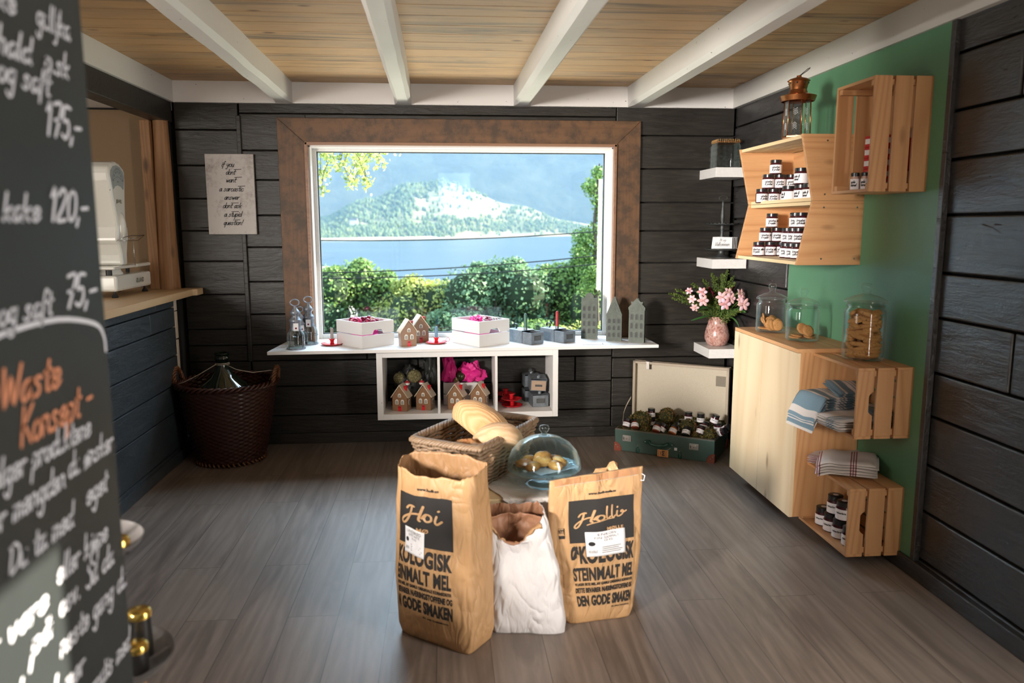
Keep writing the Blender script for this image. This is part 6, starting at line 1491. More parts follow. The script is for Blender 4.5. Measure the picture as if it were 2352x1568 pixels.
# ---- paper sacks
def paper_mat(n, a, b_):
    t = NT(n); v = t.coords(); n1 = t.noise(v, 6, 4, .6); n2 = t.noise(v, 110, 3, .6); c = t.mix(n1, a, b_); c = t.mix(t.math('MULTIPLY', n2, .2), c, b_)
    w = t.math('ABSOLUTE', t.math('SUBTRACT', t.noise(t.coords((1, 1, .55)), 9, 2, .5, .8), .5)); w2 = t.math('ABSOLUTE', t.math('SUBTRACT', t.noise(t.coords((1, 1, .4)), 21, 2, .5, .5), .5)); t.p(Base_Color=c, Roughness=.55); t.bump(t.math('ADD', w, t.math('MULTIPLY', w2, .4)), .8, .05); return t.m
M_kraft = paper_mat('kraft_paper', (.54, .32, .15, 1), (.43, .235, .10, 1)); M_kraftin = paper_mat('kraft_paper_inside', (.36, .20, .09, 1), (.28, .145, .06, 1)); M_wsack = paper_mat('white_sack_paper', (.70, .665, .65, 1), (.60, .565, .555, 1)); M_brin = paper_mat('brown_lining_paper', (.42, .21, .115, 1), (.32, .15, .08, 1))
M_blackprint = plain('black_print', (.016, .013, .011, 1), .75, bump=.2, bscale=30)
def quad_pt(Q, a, b_):
    # a: along front edge P0->P1 (0..1), b: front -> back
    return Q[0]*(1-a)*(1-b_)+Q[1]*a*(1-b_)+Q[2]*a*b_+Q[3]*(1-a)*b_
class Sack:
    def __init__(s, bot, top, H, bulge, seed, wr=.006, rc=.14, topfn=None, wt=1.0, midpinch=0):
        s.bot = [Vector((*p, 0)) for p in bot]; s.top = [Vector((*p, 0)) for p in top]; s.H = H; s.bulge = bulge; s.seed = seed; s.wr = wr; s.rc = rc; s.topfn = topfn; s.wt = wt
    def p(s, u, v):
        u = u % 4; e = int(u); f = u-e
        sq = [(f, 0), (1, f), (1-f, 1), (0, 1-f)][e]
        # round the corners of the section
        a, b_ = sq[0]*2-1, sq[1]*2-1; L = (abs(a)**8+abs(b_)**8)**(1/8); k = 1/L; a2, b2 = a*k, b_*k
        lo = min(1, v/.06); a2 *= .955+.045*lo; b2 *= .90+.10*lo
        Q = [p0.lerp(p1, v**.8) for p0, p1 in zip(s.bot, s.top)]
        pt = quad_pt(Q, (a2+1)/2, (b2+1)/2); c = quad_pt(Q, .5, .5); d = pt-c; dl = d.length or 1; d /= dl
        fall = math.cos(PI*(f-.5))**.7 if 0 < f < 1 else 0
        bul = s.bulge*fall*(4*min(v, .62)*(1-min(v, .62)))**.8*(1 if v < .62 else max(.0, 1-(v-.62)/.5))
        w = s.wr*(.25+.75*v)*(noise.noise(Vector((pt.x*9+s.seed, pt.y*9, v*3.0)))*1.4+.5*noise.noise(Vector((pt.x*26, pt.y*26+s.seed, v*7))))
        pt = pt+d*(bul+w); z = s.H*v
        if s.topfn: z += s.topfn(u, f)*max(0, (v-.75)/.25)**1.2
        return Vector((pt.x, pt.y, z+.001))
    def n(s, u, v):
        e = .02; a = s.p(u+e, v)-s.p(u-e, v); b_ = s.p(u, min(v+e, 1))-s.p(u, v-e); return a.cross(b_).normalized()
    def front(s, x, y, off=.0013): return s.p(max(.0, x) if x >= 0 else 4+x, y)+s.n(x if x >= 0 else 4+x, y)*off
    def mesh(s, nu=120, nv=60, close_top=False):
        m = MB(); vs = []
        for j in range(nv+1):
            for i in range(nu): vs.append(s.p(4*i/nu, j/nv))
        fs = [(j*nu+i, j*nu+(i+1) % nu, (j+1)*nu+(i+1) % nu, (j+1)*nu+i) for j in range(nv) for i in range(nu)]
        fs.append(tuple(range(nu-1, -1, -1)))
        if close_top: fs.append(tuple(nv*nu+i for i in range(nu)))
        m.add(vs, fs); return m
    def patch(s, m, x0, x1, y0, y1, n=24, off=.001, skew=0):
        vs = [s.front(x0+(x1-x0)*i/n, y0+(y1-y0)*j/n+skew*(i/n), off) for j in range(n+1) for i in range(n+1)]
        m.add(vs, [(j*(n+1)+i, j*(n+1)+i+1, (j+1)*(n+1)+i+1, (j+1)*(n+1)+i) for j in range(n) for i in range(n)])
    def text(s, m, tx, x0, x1, y0, y1, bold=.03, off=.0017, clip=-9):
        V, Fc = fitbox(tx, x0, x1, y0, y1, bold); keep = [f for f in Fc if min(V[i][0] for i in f) > clip]; m.add([s.front(x, y, off) for x, y in V], keep)
LOGO_H = ["-.10,1.7 -.2,.9 -.45,.0 -.8,-.7 -1.15,-.9 -1.3,-.6 -1.0,-.1 -.3,.45 .3,.72 .8,.8", "-.75,1.15 -.5,1.55 -.1,1.72 .12,1.66", "1.02,1.95 .82,1.0 .66,.15 .78,-.05"]
def logo(letters):
    """script logo strokes (x to the right, baseline 0)"""
    out = [([tuple(float(q) for q in p.split(',')) for p in st.split()], .26) for st in LOGO_H]
    if letters == 'Holli':
        for st in (".95,.35 1.3,.95 1.75,.8 1.8,.3 1.4,.05 1.15,.4 1.3,.9", "2.28,2.25 2.15,1.2 2.12,.4 2.30,.10 2.6,.4", "2.98,2.3 2.86,1.2 2.84,.4 3.02,.10 3.3,.4", "3.62,1.15 3.52,.45 3.72,.12 4.15,.35 4.42,.85 4.25,1.15 4.1,.9 4.5,.78 4.85,.95", "3.68,1.75 3.71,1.85"):
            out.append(([tuple(float(q) for q in p.split(',')) for p in st.split()], .24))
        out.append(([(.3, -.55), (1.2, -.15), (2.2, .0), (3.1, -.05)], .17))
    else:
        for st in (".95,.35 1.3,.95 1.75,.8 1.8,.3 1.4,.05 1.15,.4 1.3,.9", "2.35,1.0 2.2,.3 2.4,.0 2.9,.5", "2.5,1.7 2.6,1.8"): out.append(([tuple(float(q) for q in p.split(',')) for p in st.split()], .24))
    return out
def print_sack(sk, root, bx, logo_txt, boxes, clip=-9):
    """bx: (x0,x1,y0,y1) black box; boxes: list of (text, x0,x1,y0,y1,bold)"""
    m = MB(); sk.patch(m, *bx, n=30); blk = obj('printed_panel', m, M_blackprint, root, smooth=True)
    m = MB(); st = logo(logo_txt['t']); lx, ly, ls, lr = logo_txt['x'], logo_txt['y'], logo_txt['sx'], logo_txt['sy']
    for pts, w in st:
        V, Fc = ribbon(smooth2(pts, 5), w); m.add([sk.front(lx+x*ls, ly+y*lr+logo_txt.get('rise', 0)*x, .0022) for x, y in V], Fc)
    sk.text(m, logo_txt['sub'][0], *logo_txt['sub'][1:5], bold=.03, off=.0022); obj('logo_lettering', m, M_kraft, root)
    for (tx, x0, x1, y0, y1, bd) in boxes:
        m = MB(); sk.text(m, tx, x0, x1, y0, y1, bd, clip=clip); obj('lettering', m, M_blackprint, root)
def sticker(sk, root, x0, x1, y0, y1, lines, skew=0):
    m = MB(); sk.patch(m, x0, x1, y0, y1, 12, .0035, skew); st = obj('label_sticker', m, M_paper, root, smooth=True, solid=.0006)
    m = MB(); w = x1-x0; h = y1-y0
    for (tx, a, b_, c, d) in lines:
        V, Fc = fitbox(tx, x0+w*a, x0+w*b_, y0+h*c, y0+h*d, .0); m.add([sk.front(x, y+skew*(x-x0)/w, .0045) for x, y in V], Fc)
    for k in range(5):
        V, Fc = fitbox('lllilllil', x0+w*.06, x0+w*.24, y0+h*.14, y0+h*.26, .0) if k == 0 else ribbon([(x0+w*.34, y0+h*(.44-.075*k)), (x0+w*(.9-.06*(k % 3)), y0+h*(.44-.075*k))], h*.022); m.add([sk.front(x, y+skew*(x-x0)/w, .0045) for x, y in V], Fc)
    V = [(x0+w*(.14+.075*math.cos(a)), y0+h*(.52+.09*math.sin(a))) for a in [2*PI*k/16 for k in range(16)]]; m.add([sk.front(x, y+skew*(x-x0)/w, .0045) for x, y in V], [tuple(range(16))])
    obj('sticker_text', m, M_ink, st)
# left open sack
A_, B_, C_ = Vector((-.205, 2.716)), Vector((.060, 2.512)), Vector((.172, 2.655)); D_ = A_+C_-B_
tA, tB, tC = Vector((-.190, 2.690)), Vector((.060, 2.560)), Vector((.150, 2.700)); tD = Vector((-.150, 2.850))
def topL(u, f):
    e = int(u % 4); r_ = .010*noise.noise(Vector((u*5, 0, 0)))+.005*noise.noise(Vector((u*19, 1, 0)))
    base_ = [-.012*math.sin(PI*f)-.012*f, -.012+.020*f, .008+.014*math.sin(PI*f), .008-.008*f][e]
    return base_+r_*(1.0)
sL = Sack([A_, B_, C_, D_], [tA, tB, tC, tD], .640, .020, 3.1, .0085, topfn=topL)
r0 = thing('flour_sack', 'tall open kraft flour sack with black print, left of the white sack', 'sack')
o = obj('sack_body', sL.mesh(140, 80), [M_kraft, M_kraftin], r0, smooth=True); sm = o.modifiers.new('solid', 'SOLIDIFY'); sm.thickness = .0025; sm.offset = -1; sm.material_offset = 1; sm.material_offset_rim = 0
print_sack(sL, r0, (.045, .80, .575, .870), dict(t='Hoi', x=.30, y=.728, sx=.125, sy=.044, rise=-.006, sub=('MØ', .36, .50, .655, .680)),
    [('www.holli-no', .34, .62, .905, .924, .04), ('ØKOLOGISK', .0-.06, .78, .455, .560, .05), ('STEINMALT MEL', .0-.10, .77, .350, .440, .04), ('VI LAGER EKTE MEL AV GAMLE ORIGINALE KORNSORTER', -.10, .775, .318, .338, .05), ('DETTE BEVARER NÆRINGSTOFFENE OG', -.10, .785, .268, .306, .05), ('DEN GODE SMAKEN', -.08, .79, .178, .255, .05), ('Et stk helsekorn', .42, .74, .150, .160, .04)], clip=.025)
sticker(sL, r0, .20, .46, .530, .680, [('LANDBRØD', .12, .85, .80, .92), ('SIKTET HVETE', .2, .8, .68, .77), ('25 KG', .4, .65, .57, .65)], skew=-.022)
# right closed sack
P0, P1 = Vector((.438, 2.700)), Vector((.700, 2.742)); bk_ = Vector((-.02, .135)); P3 = P0+bk_; P2 = P1+bk_
T0, T1 = Vector((.375, 2.745)), Vector((.735, 2.800)); tb = Vector((-.001, .012))
sR = Sack([P0, P1, P2, P3], [T0, T1, T1+tb, T0+tb], .552, .020, 8.4, .006, topfn=lambda u, f: (.030*f if u % 4 < 1 else .030 if u % 4 < 2 else .030*(1-f) if u % 4 < 3 else 0))
r1_ = thing('flour_sack', 'closed kraft flour sack with stitched top and black print, right of the table', 'sack')
obj('sack_body', sR.mesh(140, 80, True), M_kraft, r1_, smooth=True)
m = MB()
for k in range(60): a, b_ = sR.front(k/60+.003, .958, .0016), sR.front((k+.85)/60+.003, .958, .0016); m.tube([a, b_], .0011, 4)
obj('stitching', m, M_cord, r1_)
m = MB(); sR.patch(m, .0, 1.0, .962, .999, 30, .002); obj('folded_hem', m, paper_mat('kraft_hem', (.42, .20, .085, 1), (.36, .17, .07, 1)), r1_, smooth=True)
m = MB(); m.tube([T1.to_3d()+Vector(q) for q in ((.0, -.002, .555), (.012, -.002, .548), (.008, -.002, .528), (-.004, -.002, .530))], .0022, 6); obj('sewing_thread', m, M_paper, r1_, smooth=True)
print_sack(sR, r1_, (.20, .93, .565, .850), dict(t='Holli', x=.385, y=.705, sx=.088, sy=.036, rise=.004, sub=('MØLLE', .56, .76, .640, .662)),
    [('www.holli-molle.no', .42, .70, .878, .893, .05), ('ØKOLOGISK', .20, .93, .418, .548, .05), ('STEINMALT MEL', .205, .93, .300, .395, .04), ('VI LAGER EKTE MEL AV GAMLE ORIGINALE KORNSORTER', .21, .935, .268, .288, .05), ('DETTE BEVARER NÆRINGSTOFFENE OG', .21, .935, .218, .254, .05), ('DEN GODE SMAKEN', .21, .94, .122, .200, .05), ('Et ekte helsekorn', .64, .91, .098, .108, .04), ('NY!', .035, .125, .635, .665, .02)])
m = MB()
sR.patch(m, .03, .14, .630, .6305, 4); sR.patch(m, .03, .14, .600, .622, 6); sR.patch(m, .03, .14, .670, .672, 6); sR.patch(m, .128, .14, .625, .672, 4); obj('side_print', m, M_blackprint, r1_)
sticker(sR, r1_, .385, .775, .470, .640, [('ENKORN', .26, .70, .84, .94), ('FIN SAMMALT', .20, .78, .71, .80), ('10 KG', .38, .60, .60, .68)])
# white sack in front of the table, open and crumpled
def topW(u, f):
    e = int(u % 4); r_ = .012*noise.noise(Vector((u*6, 3, 0)))+.006*noise.noise(Vector((u*17, 4, 0)))
    return [-.112*math.sin(PI*f)**1.3, -.005, .0, -.005][e]+r_
sW = Sack([Vector((.150, 2.665)), Vector((.425, 2.632)), Vector((.440, 2.765)), Vector((.170, 2.800))], [Vector((.128, 2.688)), Vector((.348, 2.675)), Vector((.350, 2.800)), Vector((.145, 2.815))], .452, .012, 14.2, .024, topfn=topW)
r2__ = thing('white_flour_sack', 'crumpled open white paper sack with brown lining, between the two kraft sacks', 'sack')
o = obj('sack_body', sW.mesh(150, 90), [M_wsack, M_brin], r2__, smooth=True); sm = o.modifiers.new('solid', 'SOLIDIFY'); sm.thickness = .003; sm.offset = -1; sm.material_offset = 1; sm.material_offset_rim = 0
# brown lining showing at the front lip
m = MB(); nu = 40
vs = []
for i in range(nu+1):
    f = .10+.80*i/nu; p = sW.p(f, 1.0); q = sW.p(f, .975); nn = sW.n(f, .97); vs += [p+nn*.0015+Vector((0, 0, .001)), q+nn*.006+Vector((0, 0, .004*math.sin(i*1.3))), sW.p(f, .955+.02*math.sin(i*.9))+nn*.002]
m.add(vs, [(3*i+e, 3*i+3+e, 3*i+4+e, 3*i+1+e) for i in range(nu) for e in (0, 1)]); obj('turned_lining_edge', m, M_kraft, r2__, smooth=True, solid=.001)
# crumpled back lining higher inside
m = MB(); vs = []; nu, nv = 40, 24
for j in range(nv+1):
    for i in range(nu+1):
        u = i/nu; v = j/nv; a = Vector((.140, 2.70)).lerp(Vector((.345, 2.69)), u); y = a.y+.085*math.sin(PI*u)**.6*(1-.2*v)
        vs.append((a.x, y+.010*noise.noise(Vector((u*5, v*5, 9))), .27+(.160+.008*noise.noise(Vector((u*9, 0, 3))))*v))
m.add(vs, [(j*(nu+1)+i, j*(nu+1)+i+1, (j+1)*(nu+1)+i+1, (j+1)*(nu+1)+i) for j in range(nv) for i in range(nu)]); obj('inner_lining', m, M_brin, r2__, smooth=True, solid=.0015)
# sack behind the right one
sB = Sack([Vector((.475, 2.905)), Vector((.745, 2.890)), Vector((.755, 3.0)), Vector((.49, 3.02))], [Vector((.46, 2.91)), Vector((.700, 2.90)), Vector((.69, 2.97)), Vector((.47, 2.98))], .470, .02, 21.0, .010, topfn=lambda u, f: .012*noise.noise(Vector((u*7, 8, 0)))+.06*max(0, math.sin(PI*((u % 4)-.2))) if u % 4 < 1.2 else .01)
r3_ = thing('flour_sack', 'third kraft sack standing hidden behind the closed right one, top flaps showing', 'sack')
o = obj('sack_body', sB.mesh(100, 50), [M_kraft, M_kraftin], r3_, smooth=True); sm = o.modifiers.new('solid', 'SOLIDIFY'); sm.thickness = .0025; sm.offset = -1; sm.material_offset = 1
m = MB(); sB.patch(m, .93, 1.4, .45, .72, 12, .002); obj('printed_panel', m, M_blackprint, r3_, smooth=True)
m = MB(); sB.patch(m, .96, 1.35, .50, .66, 12, .004); obj('label_sticker', m, M_paper, r3_, smooth=True)
m = MB(); fp = [(.535, .470), (.545, .490), (.577, .521), (.583, .535), (.628, .538), (.640, .560), (.655, .565), (.670, .556), (.672, .535), (.682, .508), (.690, .470)]
m.prism(fp[::-1], 2.935, 2.940, 'Y'); m.add([(.583, 2.932, .535), (.628, 2.930, .538), (.620, 2.912, .505), (.590, 2.915, .500)], [(0, 1, 2, 3)]); m.add([(.628, 2.930, .538), (.655, 2.925, .565), (.672, 2.918, .535), (.640, 2.905, .500)], [(0, 1, 2, 3)])
obj('torn_flap', m, M_kraft, r3_)
# ================================================================ LEFT
# ---- counter top and the old kitchen scale
M_ctop = wood('oiled_pine_counter', (.60, .43, .25, 1), (.46, .29, .14, 1), 'Y', ring=8, knots=False, rough=.45, island=False)
CT = 1.085
m = MB(); m.prism([(-2.30, -1.4), (-1.645, -1.4), (-1.640, 5.14), (-1.612, 5.16), (-1.612, D-.001), (-1.70, D-.001), (-1.70, 5.33), (-2.30, 5.33)] if False else [(-2.30, -1.4), (-1.645, -1.4), (-1.640, 5.17), (-1.614, 5.19), (-1.614, D-.013), (-1.735, D-.013), (-1.735, 5.285), (-2.30, 5.285)], CT-.042, CT, 'Z')
tag(obj('counter_top', m, M_ctop, bevel=.004), 'pale oiled wooden counter top in the opening on the left', 'counter top')
t = NT('cream_enamel'); v = t.coords(); n1 = t.noise(v, 30, 3, .6); t.p(Base_Color=t.mix(t.ramp(n1, [(.7, (0, 0, 0)), (.76, (1, 1, 1))]), (.70, .69, .63, 1), (.30, .20, .12, 1)), Roughness=.16, Coat_Weight=.4); M_enam = t.m
M_rub = plain('black_rubber_foot', (.015, .015, .016, 1), .5); M_chr = plain('chrome_wire', (.6, .6, .6, 1), .15, 1)
SX0 = -1.860
s_ = thing('kitchen_scale', 'old white enamel shop scale with dial head on the counter', 'scale', (SX0, 4.54, CT))
# local: front faces +X, Y along the counter
m = MB(); m.box(-.22, .0, .02, .545, .036, .128); obj('base_box', m, M_enam, s_, bevel=.014, smooth=False)
for x in (-.19, -.03):
    for y in (.06, .505):
        m = MB(); m.lathe([(0, 0), (.016, 0), (.019, .006), (.012, .016), (.007, .022), (.007, .038), (0, .038)], 16, (x, y, 0)); obj('foot', m, M_rub, s_, smooth=True, sharp=.7)
m = MB(); m.lathe([(0, .128), (.065, .128), (.065, .134), (.058, .142), (.052, .158), (0, .160)], 36, (-.10, .20, 0)); obj('column_base', m, M_enam, s_, smooth=True, sharp=.8)
m = MB(); m.box(-.19, -.005, .02, .33, .160, .180); obj('left_weighing_plate', m, M_enam, s_, bevel=.009)
m = MB(); m.box(-.20, .0, .335, .555, .160, .182); obj('right_weighing_plate', m, M_enam, s_, bevel=.009)
m = MB(); m.lathe([(.011, .128), (.012, .162), (0, .162)], 12, (-.10, .44, 0)); m.lathe([(.017, .128), (.017, .160), (0, .160)], 12, (-.05, .05, 0)); obj('plate_support', m, M_rub, s_, smooth=True, sharp=.7)
fr_pts = [(.155, .18), (.150, .24), (.130, .30), (.108, .325), (.118, .36), (.128, .40), (.115, .46), (.085, .56), (.058, .66), (.050, .70), (.060, .735), (.105, .762), (.160, .772), (.215, .762), (.268, .735), (.283, .715), (.282, .68), (.262, .56), (.250, .46), (.252, .42), (.268, .40), (.272, .36), (.268, .325), (.252, .30), (.236, .24), (.232, .18)]
m = MB(); m.prism([(y, z) for y, z in fr_pts][::-1], -.165, -.012, 'X'); hd = obj('scale_head', m, M_enam, s_, bevel=.014, smooth=False)
m = MB(); rim = [(.074, .690), (.080, .715), (.118, .742), (.160, .750), (.205, .742), (.252, .715), (.262, .690), (.236, .615), (.205, .632), (.165, .638), (.125, .630), (.098, .612)]
m.prism(rim[::-1], -.012, -.009, 'X'); obj('dial_glass', m, plain('dial_face', (.33, .36, .36, 1), .12), hd)
m = MB()
for k in range(27):
    a = 2.55-k*(2.55-.62)/26; r1q, r2q = .150, .160 if k % 5 else .166
    p = [(.167+r1q*math.cos(a)*.60, .575+r1q*math.sin(a)), (.167+r2q*math.cos(a)*.60, .575+r2q*math.sin(a))]; m2(m, ribbon(p, .0016), lambda x, y: (-.0085, x, y))
for k in range(7):
    a = 2.45-k*(2.45-.72)/6; p = (.167+.138*math.cos(a)*.6, .575+.138*math.sin(a)); V, Fc = fitbox(str(k*5), p[0]-.006, p[0]+.006, p[1]-.005, p[1]+.005); m.add([(-.0085, x, y) for x, y in V], Fc)
m2(m, ribbon(smooth2([(.10, .665), (.165, .685), (.235, .665)]), .0015), lambda x, y: (-.0085, x, y)); V, Fc = fitbox('kg', .155, .178, .652, .662); m.add([(-.0085, x, y) for x, y in V], Fc)
obj('dial_marks', m, M_ink, hd)
def arc_text(tx, cy, cz, w, h, rise):
    V, Fc = fitbox(tx, -1, 1, 0, 1, .03); return [(-.0112, cy+x*w, cz+y*h*(1-.35*(1-abs(x)))+rise*(1-x*x)) for x, y in V], Fc
m = MB(); V, Fc = arc_text('ØLAND', .165, .530, .036, .026, .010); m.add(V, Fc); obj('head_lettering', m, plain('dark_olive_print', (.10, .10, .05, 1), .5), hd)
m = MB(); V, Fc = fitbox('ØLAND', .30, .42, .068, .098, .03); m.add([(.0012, x, y) for x, y in V], Fc); obj('base_lettering', m, plain('grey_print', (.13, .13, .10, 1), .5), s_)
m = MB(); m.lathe([(.0, .0)], 3)
m = MB(); m.ball((-.02, .185, .40), .042, 18, 14, sc=(.7, 1, 2.1)); obj('front_boss', m, M_enam, hd, smooth=True)
m = MB(); m.tube([(.035, -.02, .325), (.035, .10, .345), (.035, .20, .352), (.04, .30, .350), (.045, .36, .352), (.0, .30, .335), (-.01, .26, .33)], .0024, 6); m.tube([(.012, .265, .335), (.012, .268, .25), (.012, .272, .175)], .0028, 6); m.tube([(.038, .0, .325), (.036, .15, .322), (.036, .28, .322), (.045, .36, .352)], .0018, 6); obj('wire_guard', m, M_chr, s_, smooth=True)

# ---- dark wicker basket with demijohn
t = NT('dark_varnished_wicker'); v = t.coords(); n1 = t.noise(v, 40, 4, .6); t.p(Base_Color=t.mix(n1, (.020, .006, .004, 1), (.065, .018, .010, 1)), Roughness=.33); M_wick = t.m
M_wickt = plain('orange_wicker_handle', (.15, .055, .02, 1), .4, bump=.3)
KX, KY = -1.400, 4.985
kb = thing('wicker_basket', 'large dark brown wicker basket on the floor in the left corner', 'basket', (KX, KY, 0))
rt, rb_, hb_ = .300, .205, .50
m = MB(); NU = 240; rows = 76; vs = []; fs = []
for j in range(rows+1):
    s = j/rows; R0 = rb_+(rt-rb_)*s**.85; z = .012+(hb_-.012)*s
    row = j//2; mid = j % 2
    for i in range(NU):
        a = 2*PI*i/NU; st = math.cos(24*a/1.0)                      # 24 stakes
        w = .0055*(st if row % 2 else -st)*(1 if mid else .15)+.0035*(1 if mid else -1)+.006*math.cos(24*a)**2*0
        r_ = R0+w; vs.append((r_*math.cos(a), r_*math.sin(a)*.98, z+.012*math.cos(a)*s*0))
for j in range(rows):
    for i in range(NU): fs.append((j*NU+i, j*NU+(i+1) % NU, (j+1)*NU+(i+1) % NU, (j+1)*NU+i))
m.add(vs, fs); obj('woven_body', m, M_wick, kb, smooth=True, solid=.010)
m = MB()
for ph in range(3):
    m.tube([((rt+.004+.012*math.cos(a*17+ph*2.09))*math.cos(a), (rt+.004+.012*math.cos(a*17+ph*2.09))*math.sin(a)*.98, hb_+.008+.012*math.sin(a*17+ph*2.09)) for a in [2*PI*k/260 for k in range(260)]], .0085, 6, closed=True)
obj('braided_rim', m, M_wick, kb, smooth=True)
m = MB()
for k in range(44):
    a = 2*PI*k/44; m.tube([((rb_+.004)*math.cos(a), (rb_+.004)*math.sin(a), .025), ((rb_+.010)*math.cos(a+.07), (rb_+.010)*math.sin(a+.07), .006)], .0065, 6)
obj('foot_rim', m, M_wickt, kb, smooth=True)
m = MB(); m.lathe([(0, .02), (rb_, .02)], 40); obj('basket_floor', m, M_wick, kb)
for s in (-1, 1):
    m = MB()
    for ph in range(3):
        pts = []
        for k in range(41):
            q = PI*k/40; b_ = s*(rt-.003+.015*math.sin(q)); cc_ = (b_, .075*math.cos(q), hb_-.005+.105*math.sin(q)); w = q*9+ph*2.09
            pts.append((cc_[0]+.009*math.cos(w), cc_[1]+.009*math.sin(w)*math.cos(q), cc_[2]+.009*math.sin(w)*math.sin(q)))
        m.tube(pts, .0068, 6)
    obj('handle', m, M_wickt, kb, smooth=True)
M_demi = plain('dark_green_bottle_glass', (.006, .012, .006, 1), .04); M_demi.node_tree.nodes['Principled BSDF'].inputs['Specular IOR Level'].default_value = .8
dj = thing('demijohn', 'big dark glass demijohn with string round its neck, inside the wicker basket', 'bottle', (KX-.022, KY-.01, .021))
m = MB(); m.lathe([(0, .0), (.16, .0), (.185, .03), (.205, .12), (.215, .30), (.195, .40), (.14, .475), (.08, .525), (.048, .565), (.040, .60), (.038, .63), (.046, .636), (.046, .648), (.038, .652), (.038, .660), (.044, .664), (.043, .676), (.032, .678), (.030, .64), (.03, .60)], 48); obj('bottle_body', m, M_demi, dj, smooth=True, sharp=1.2)
m = MB(); zz = .612
m.tube([(.042*math.cos(a), .042*math.sin(a), zz) for a in [2*PI*k/24 for k in range(24)]], .0022, 5, closed=True); m.tube([(.0435*math.cos(a), .0435*math.sin(a), zz-.008) for a in [2*PI*k/24 for k in range(24)]], .0022, 5, closed=True)
m.tube([(-.03, -.035, zz-.004), (-.12, -.08, .555), (-.22, -.08, .505), (-.285, -.05, .485), (-.305, -.02, .50), (-.30, .02, .47), (-.315, .0, .44)], .0022, 5); m.tube([(.03, -.035, zz-.004), (.10, -.06, .578), (.20, -.05, .555), (.295, -.01, .560), (.33, .01, .555), (.31, .0, .54), (.29, -.02, .50)], .0022, 5)
obj('neck_string', m, M_cord, dj, smooth=True)

# ---- blackboard
BX = -.60
M_board = None
t = NT('blackboard_paint'); v = t.coords(); n1 = t.noise(v, 3, 5, .6); t.p(Base_Color=t.mix(n1, (.010, .0125, .012, 1), (.022, .027, .026, 1)), Roughness=.5, Specular_IOR_Level=.35); M_board = t.m
bb = thing('menu_blackboard', 'tall black menu board with chalk handwriting at the left foreground', 'blackboard', (BX, 0, 0))
m = MB(); m.box(-.030, 0, .45, 1.412, .001, 2.15); obj('board_panel', m, M_board, bb, bevel=.002)
LN = [('gulljka', 1.255, 1.365, 1.790, 0), ('enkel kake', 1.00, 1.205, 1.788, 0), ('manhald', 1.06, 1.245, 1.728, 0), ('p.sk', 1.262, 1.352, 1.728, 0), ('og saft', 1.14, 1.290, 1.690, 0), ('175,-', 1.262, 1.378, 1.632, 1),
      ('kake', 1.118, 1.222, 1.502, 0), ('120,-', 1.252, 1.380, 1.503, 1), ('og saft', 1.085, 1.238, 1.362, 0), ('75,-', 1.278, 1.388, 1.366, 1),
      ('selger produktene', 1.01, 1.322, 1.148, 0), ('per mengden', .99, 1.222, 1.092, 0), ('du ønsker', 1.234, 1.404, 1.100, 0), ('Du ta med', 1.05, 1.245, 1.022, 0), ('eget', 1.285, 1.372, 1.036, 0), ('eller kjøpe', 1.172, 1.352, .952, 0), ('Så da', 1.258, 1.368, .900, 0),
      ('neste gang du', 1.160, 1.412, .838, 0), ('gratis med', 1.235, 1.412, .716, 0), ('osv.', 1.17, 1.235, .90, 0), ('mer', 1.165, 1.235, .775, 0),
      ('hver vare', .90, 1.142, .932, 0), ('på', 1.073, 1.147, .885, 0), ('med', .95, 1.06, .83, 0), ('rund', 1.02, 1.15, .78, 0), ('Zero', 1.0, 1.07, 1.262, 2), ('Waste', 1.075, 1.240, 1.250, 2), ('Konsept -', 1.108, 1.338, 1.188, 2)]
for tx, a, b_, z, k in LN:
    V, Fc, w = hand(tx, 1, .24, .25, .22, .8); xs = [p[0] for p in V]; x0_, x1_ = min(xs), max(xs); s = (b_-a)/(x1_-x0_)
    big = {0: .019, 1: .0245, 2: .026}[k]
    mq = MB(); m2(mq, (V, Fc), lambda x, y: (.0012, a+(x-x0_)*s, z+y*big)); obj('chalk_lettering' if k < 2 else 'orange_chalk_lettering', mq, M_chalk if k < 2 else M_orange, bb)
V, Fc = ribbon(smooth2([(1.03, 1.335), (1.089, 1.350), (1.242, 1.352), (1.366, 1.330), (1.398, 1.305), (1.402, 1.278)]), .008); mq = MB(); m2(mq, (V, Fc), lambda x, y: (.0012, x, y)); obj('chalk_underline', mq, M_chalk, bb)

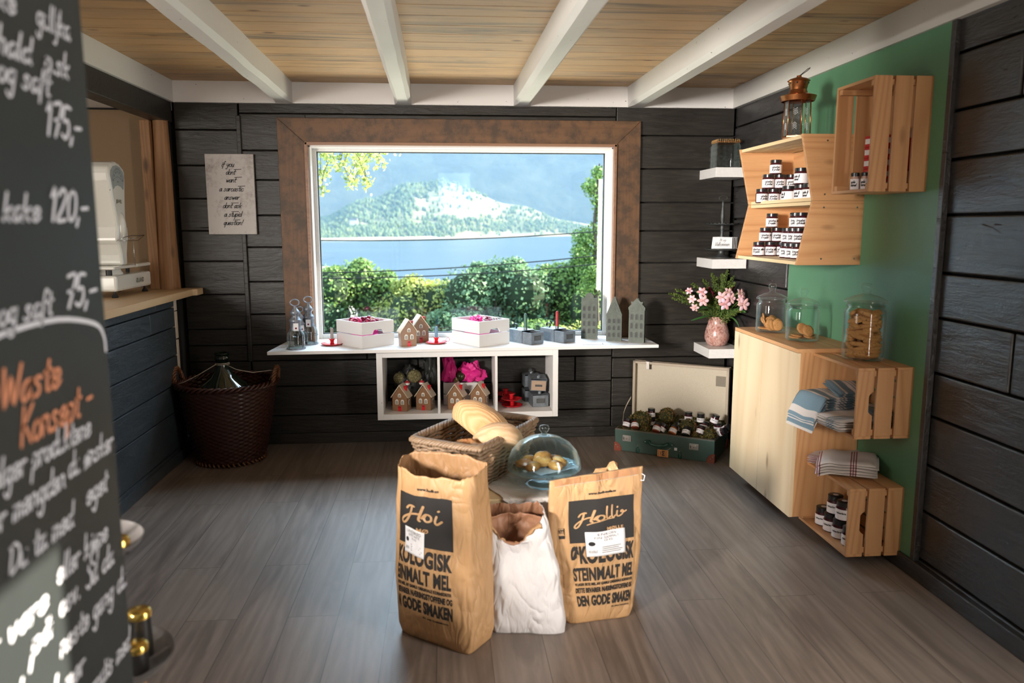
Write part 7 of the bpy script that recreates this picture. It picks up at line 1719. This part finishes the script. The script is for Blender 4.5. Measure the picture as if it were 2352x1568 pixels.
# ---- tiered stand with gold-lidded jars beyond the board
M_gold = plain('gold_lid', (.62, .42, .10, 1), .22, .95); M_plate = plain('grey_glazed_plate', (.11, .10, .095, 1), .3); M_ctin = plain('black_tin', (.012, .011, .010, 1), .3)
st = thing('side_stool', 'small wooden stool under the tiered plate stand behind the blackboard', 'stool', (-.790, 1.66, 0))
m = MB(); m.lathe([(0, .48), (.10, .48), (.105, .49), (.105, .505), (0, .51)], 36); obj('stool_seat', m, M_pine['X'], st, smooth=True, sharp=.7)
for k in range(3):
    a = k*2.094+.6; m = MB(); m.tube([(.09*math.cos(a), .09*math.sin(a), .485), (.11*math.cos(a), .11*math.sin(a), 0)], [.015, .011], 10); obj('leg', m, M_pine['Z'], st, smooth=True)
ts = thing('tiered_plate_stand', 'two-tier grey plate stand partly hidden by the blackboard', 'plate stand', (-.790, 1.66, .511))
for z, r_ in ((.012, .168), (.290, .122)):
    m = MB(); m.lathe([(0, z), (r_*.75, z), (r_*.95, z+.010), (r_, z+.022), (r_*.985, z+.023), (r_*.93, z+.014), (r_*.73, z+.005), (0, z+.005)], 56); obj('plate', m, M_plate, ts, smooth=True, sharp=1.2)
m = MB(); m.tube([(0, 0, .0), (0, 0, .46)], .006, 10); m.lathe([(.04, 0), (.035, .012), (0, .012)], 20); obj('centre_rod', m, M_gold, ts, smooth=True, sharp=.8)
def gjar(lab, loc, r_=.024, h=.05):
    t_ = thing('gold_lidded_tin', lab, 'tin', loc, 0, None)
    m = MB(); m.lathe([(0, 0), (r_, 0), (r_, h), (0, h)], 28); obj('tin_body', m, M_ctin, t_, smooth=True, sharp=.7)
    m = MB(); m.lathe([(0, h+.016), (r_*.7, h+.0165), (r_*.95, h+.014), (r_*1.06, h+.010), (r_*1.06, h-.002), (0, h-.002)], 28); obj('lid', m, M_gold, t_, smooth=True, sharp=.9)
gjar('gold-lidded black tin on the upper plate, lower left of the photo', (-.705, 1.628, .511+.2955), .025, .02)
gjar('gold-lidded black tin farther back on the lower plate', (-.702, 1.705, .511+.0175+.0), .025, .095)
gjar('gold-lidded black tin nearest the edge of the lower plate', (-.688, 1.640, .511+.0175), .025, .050)
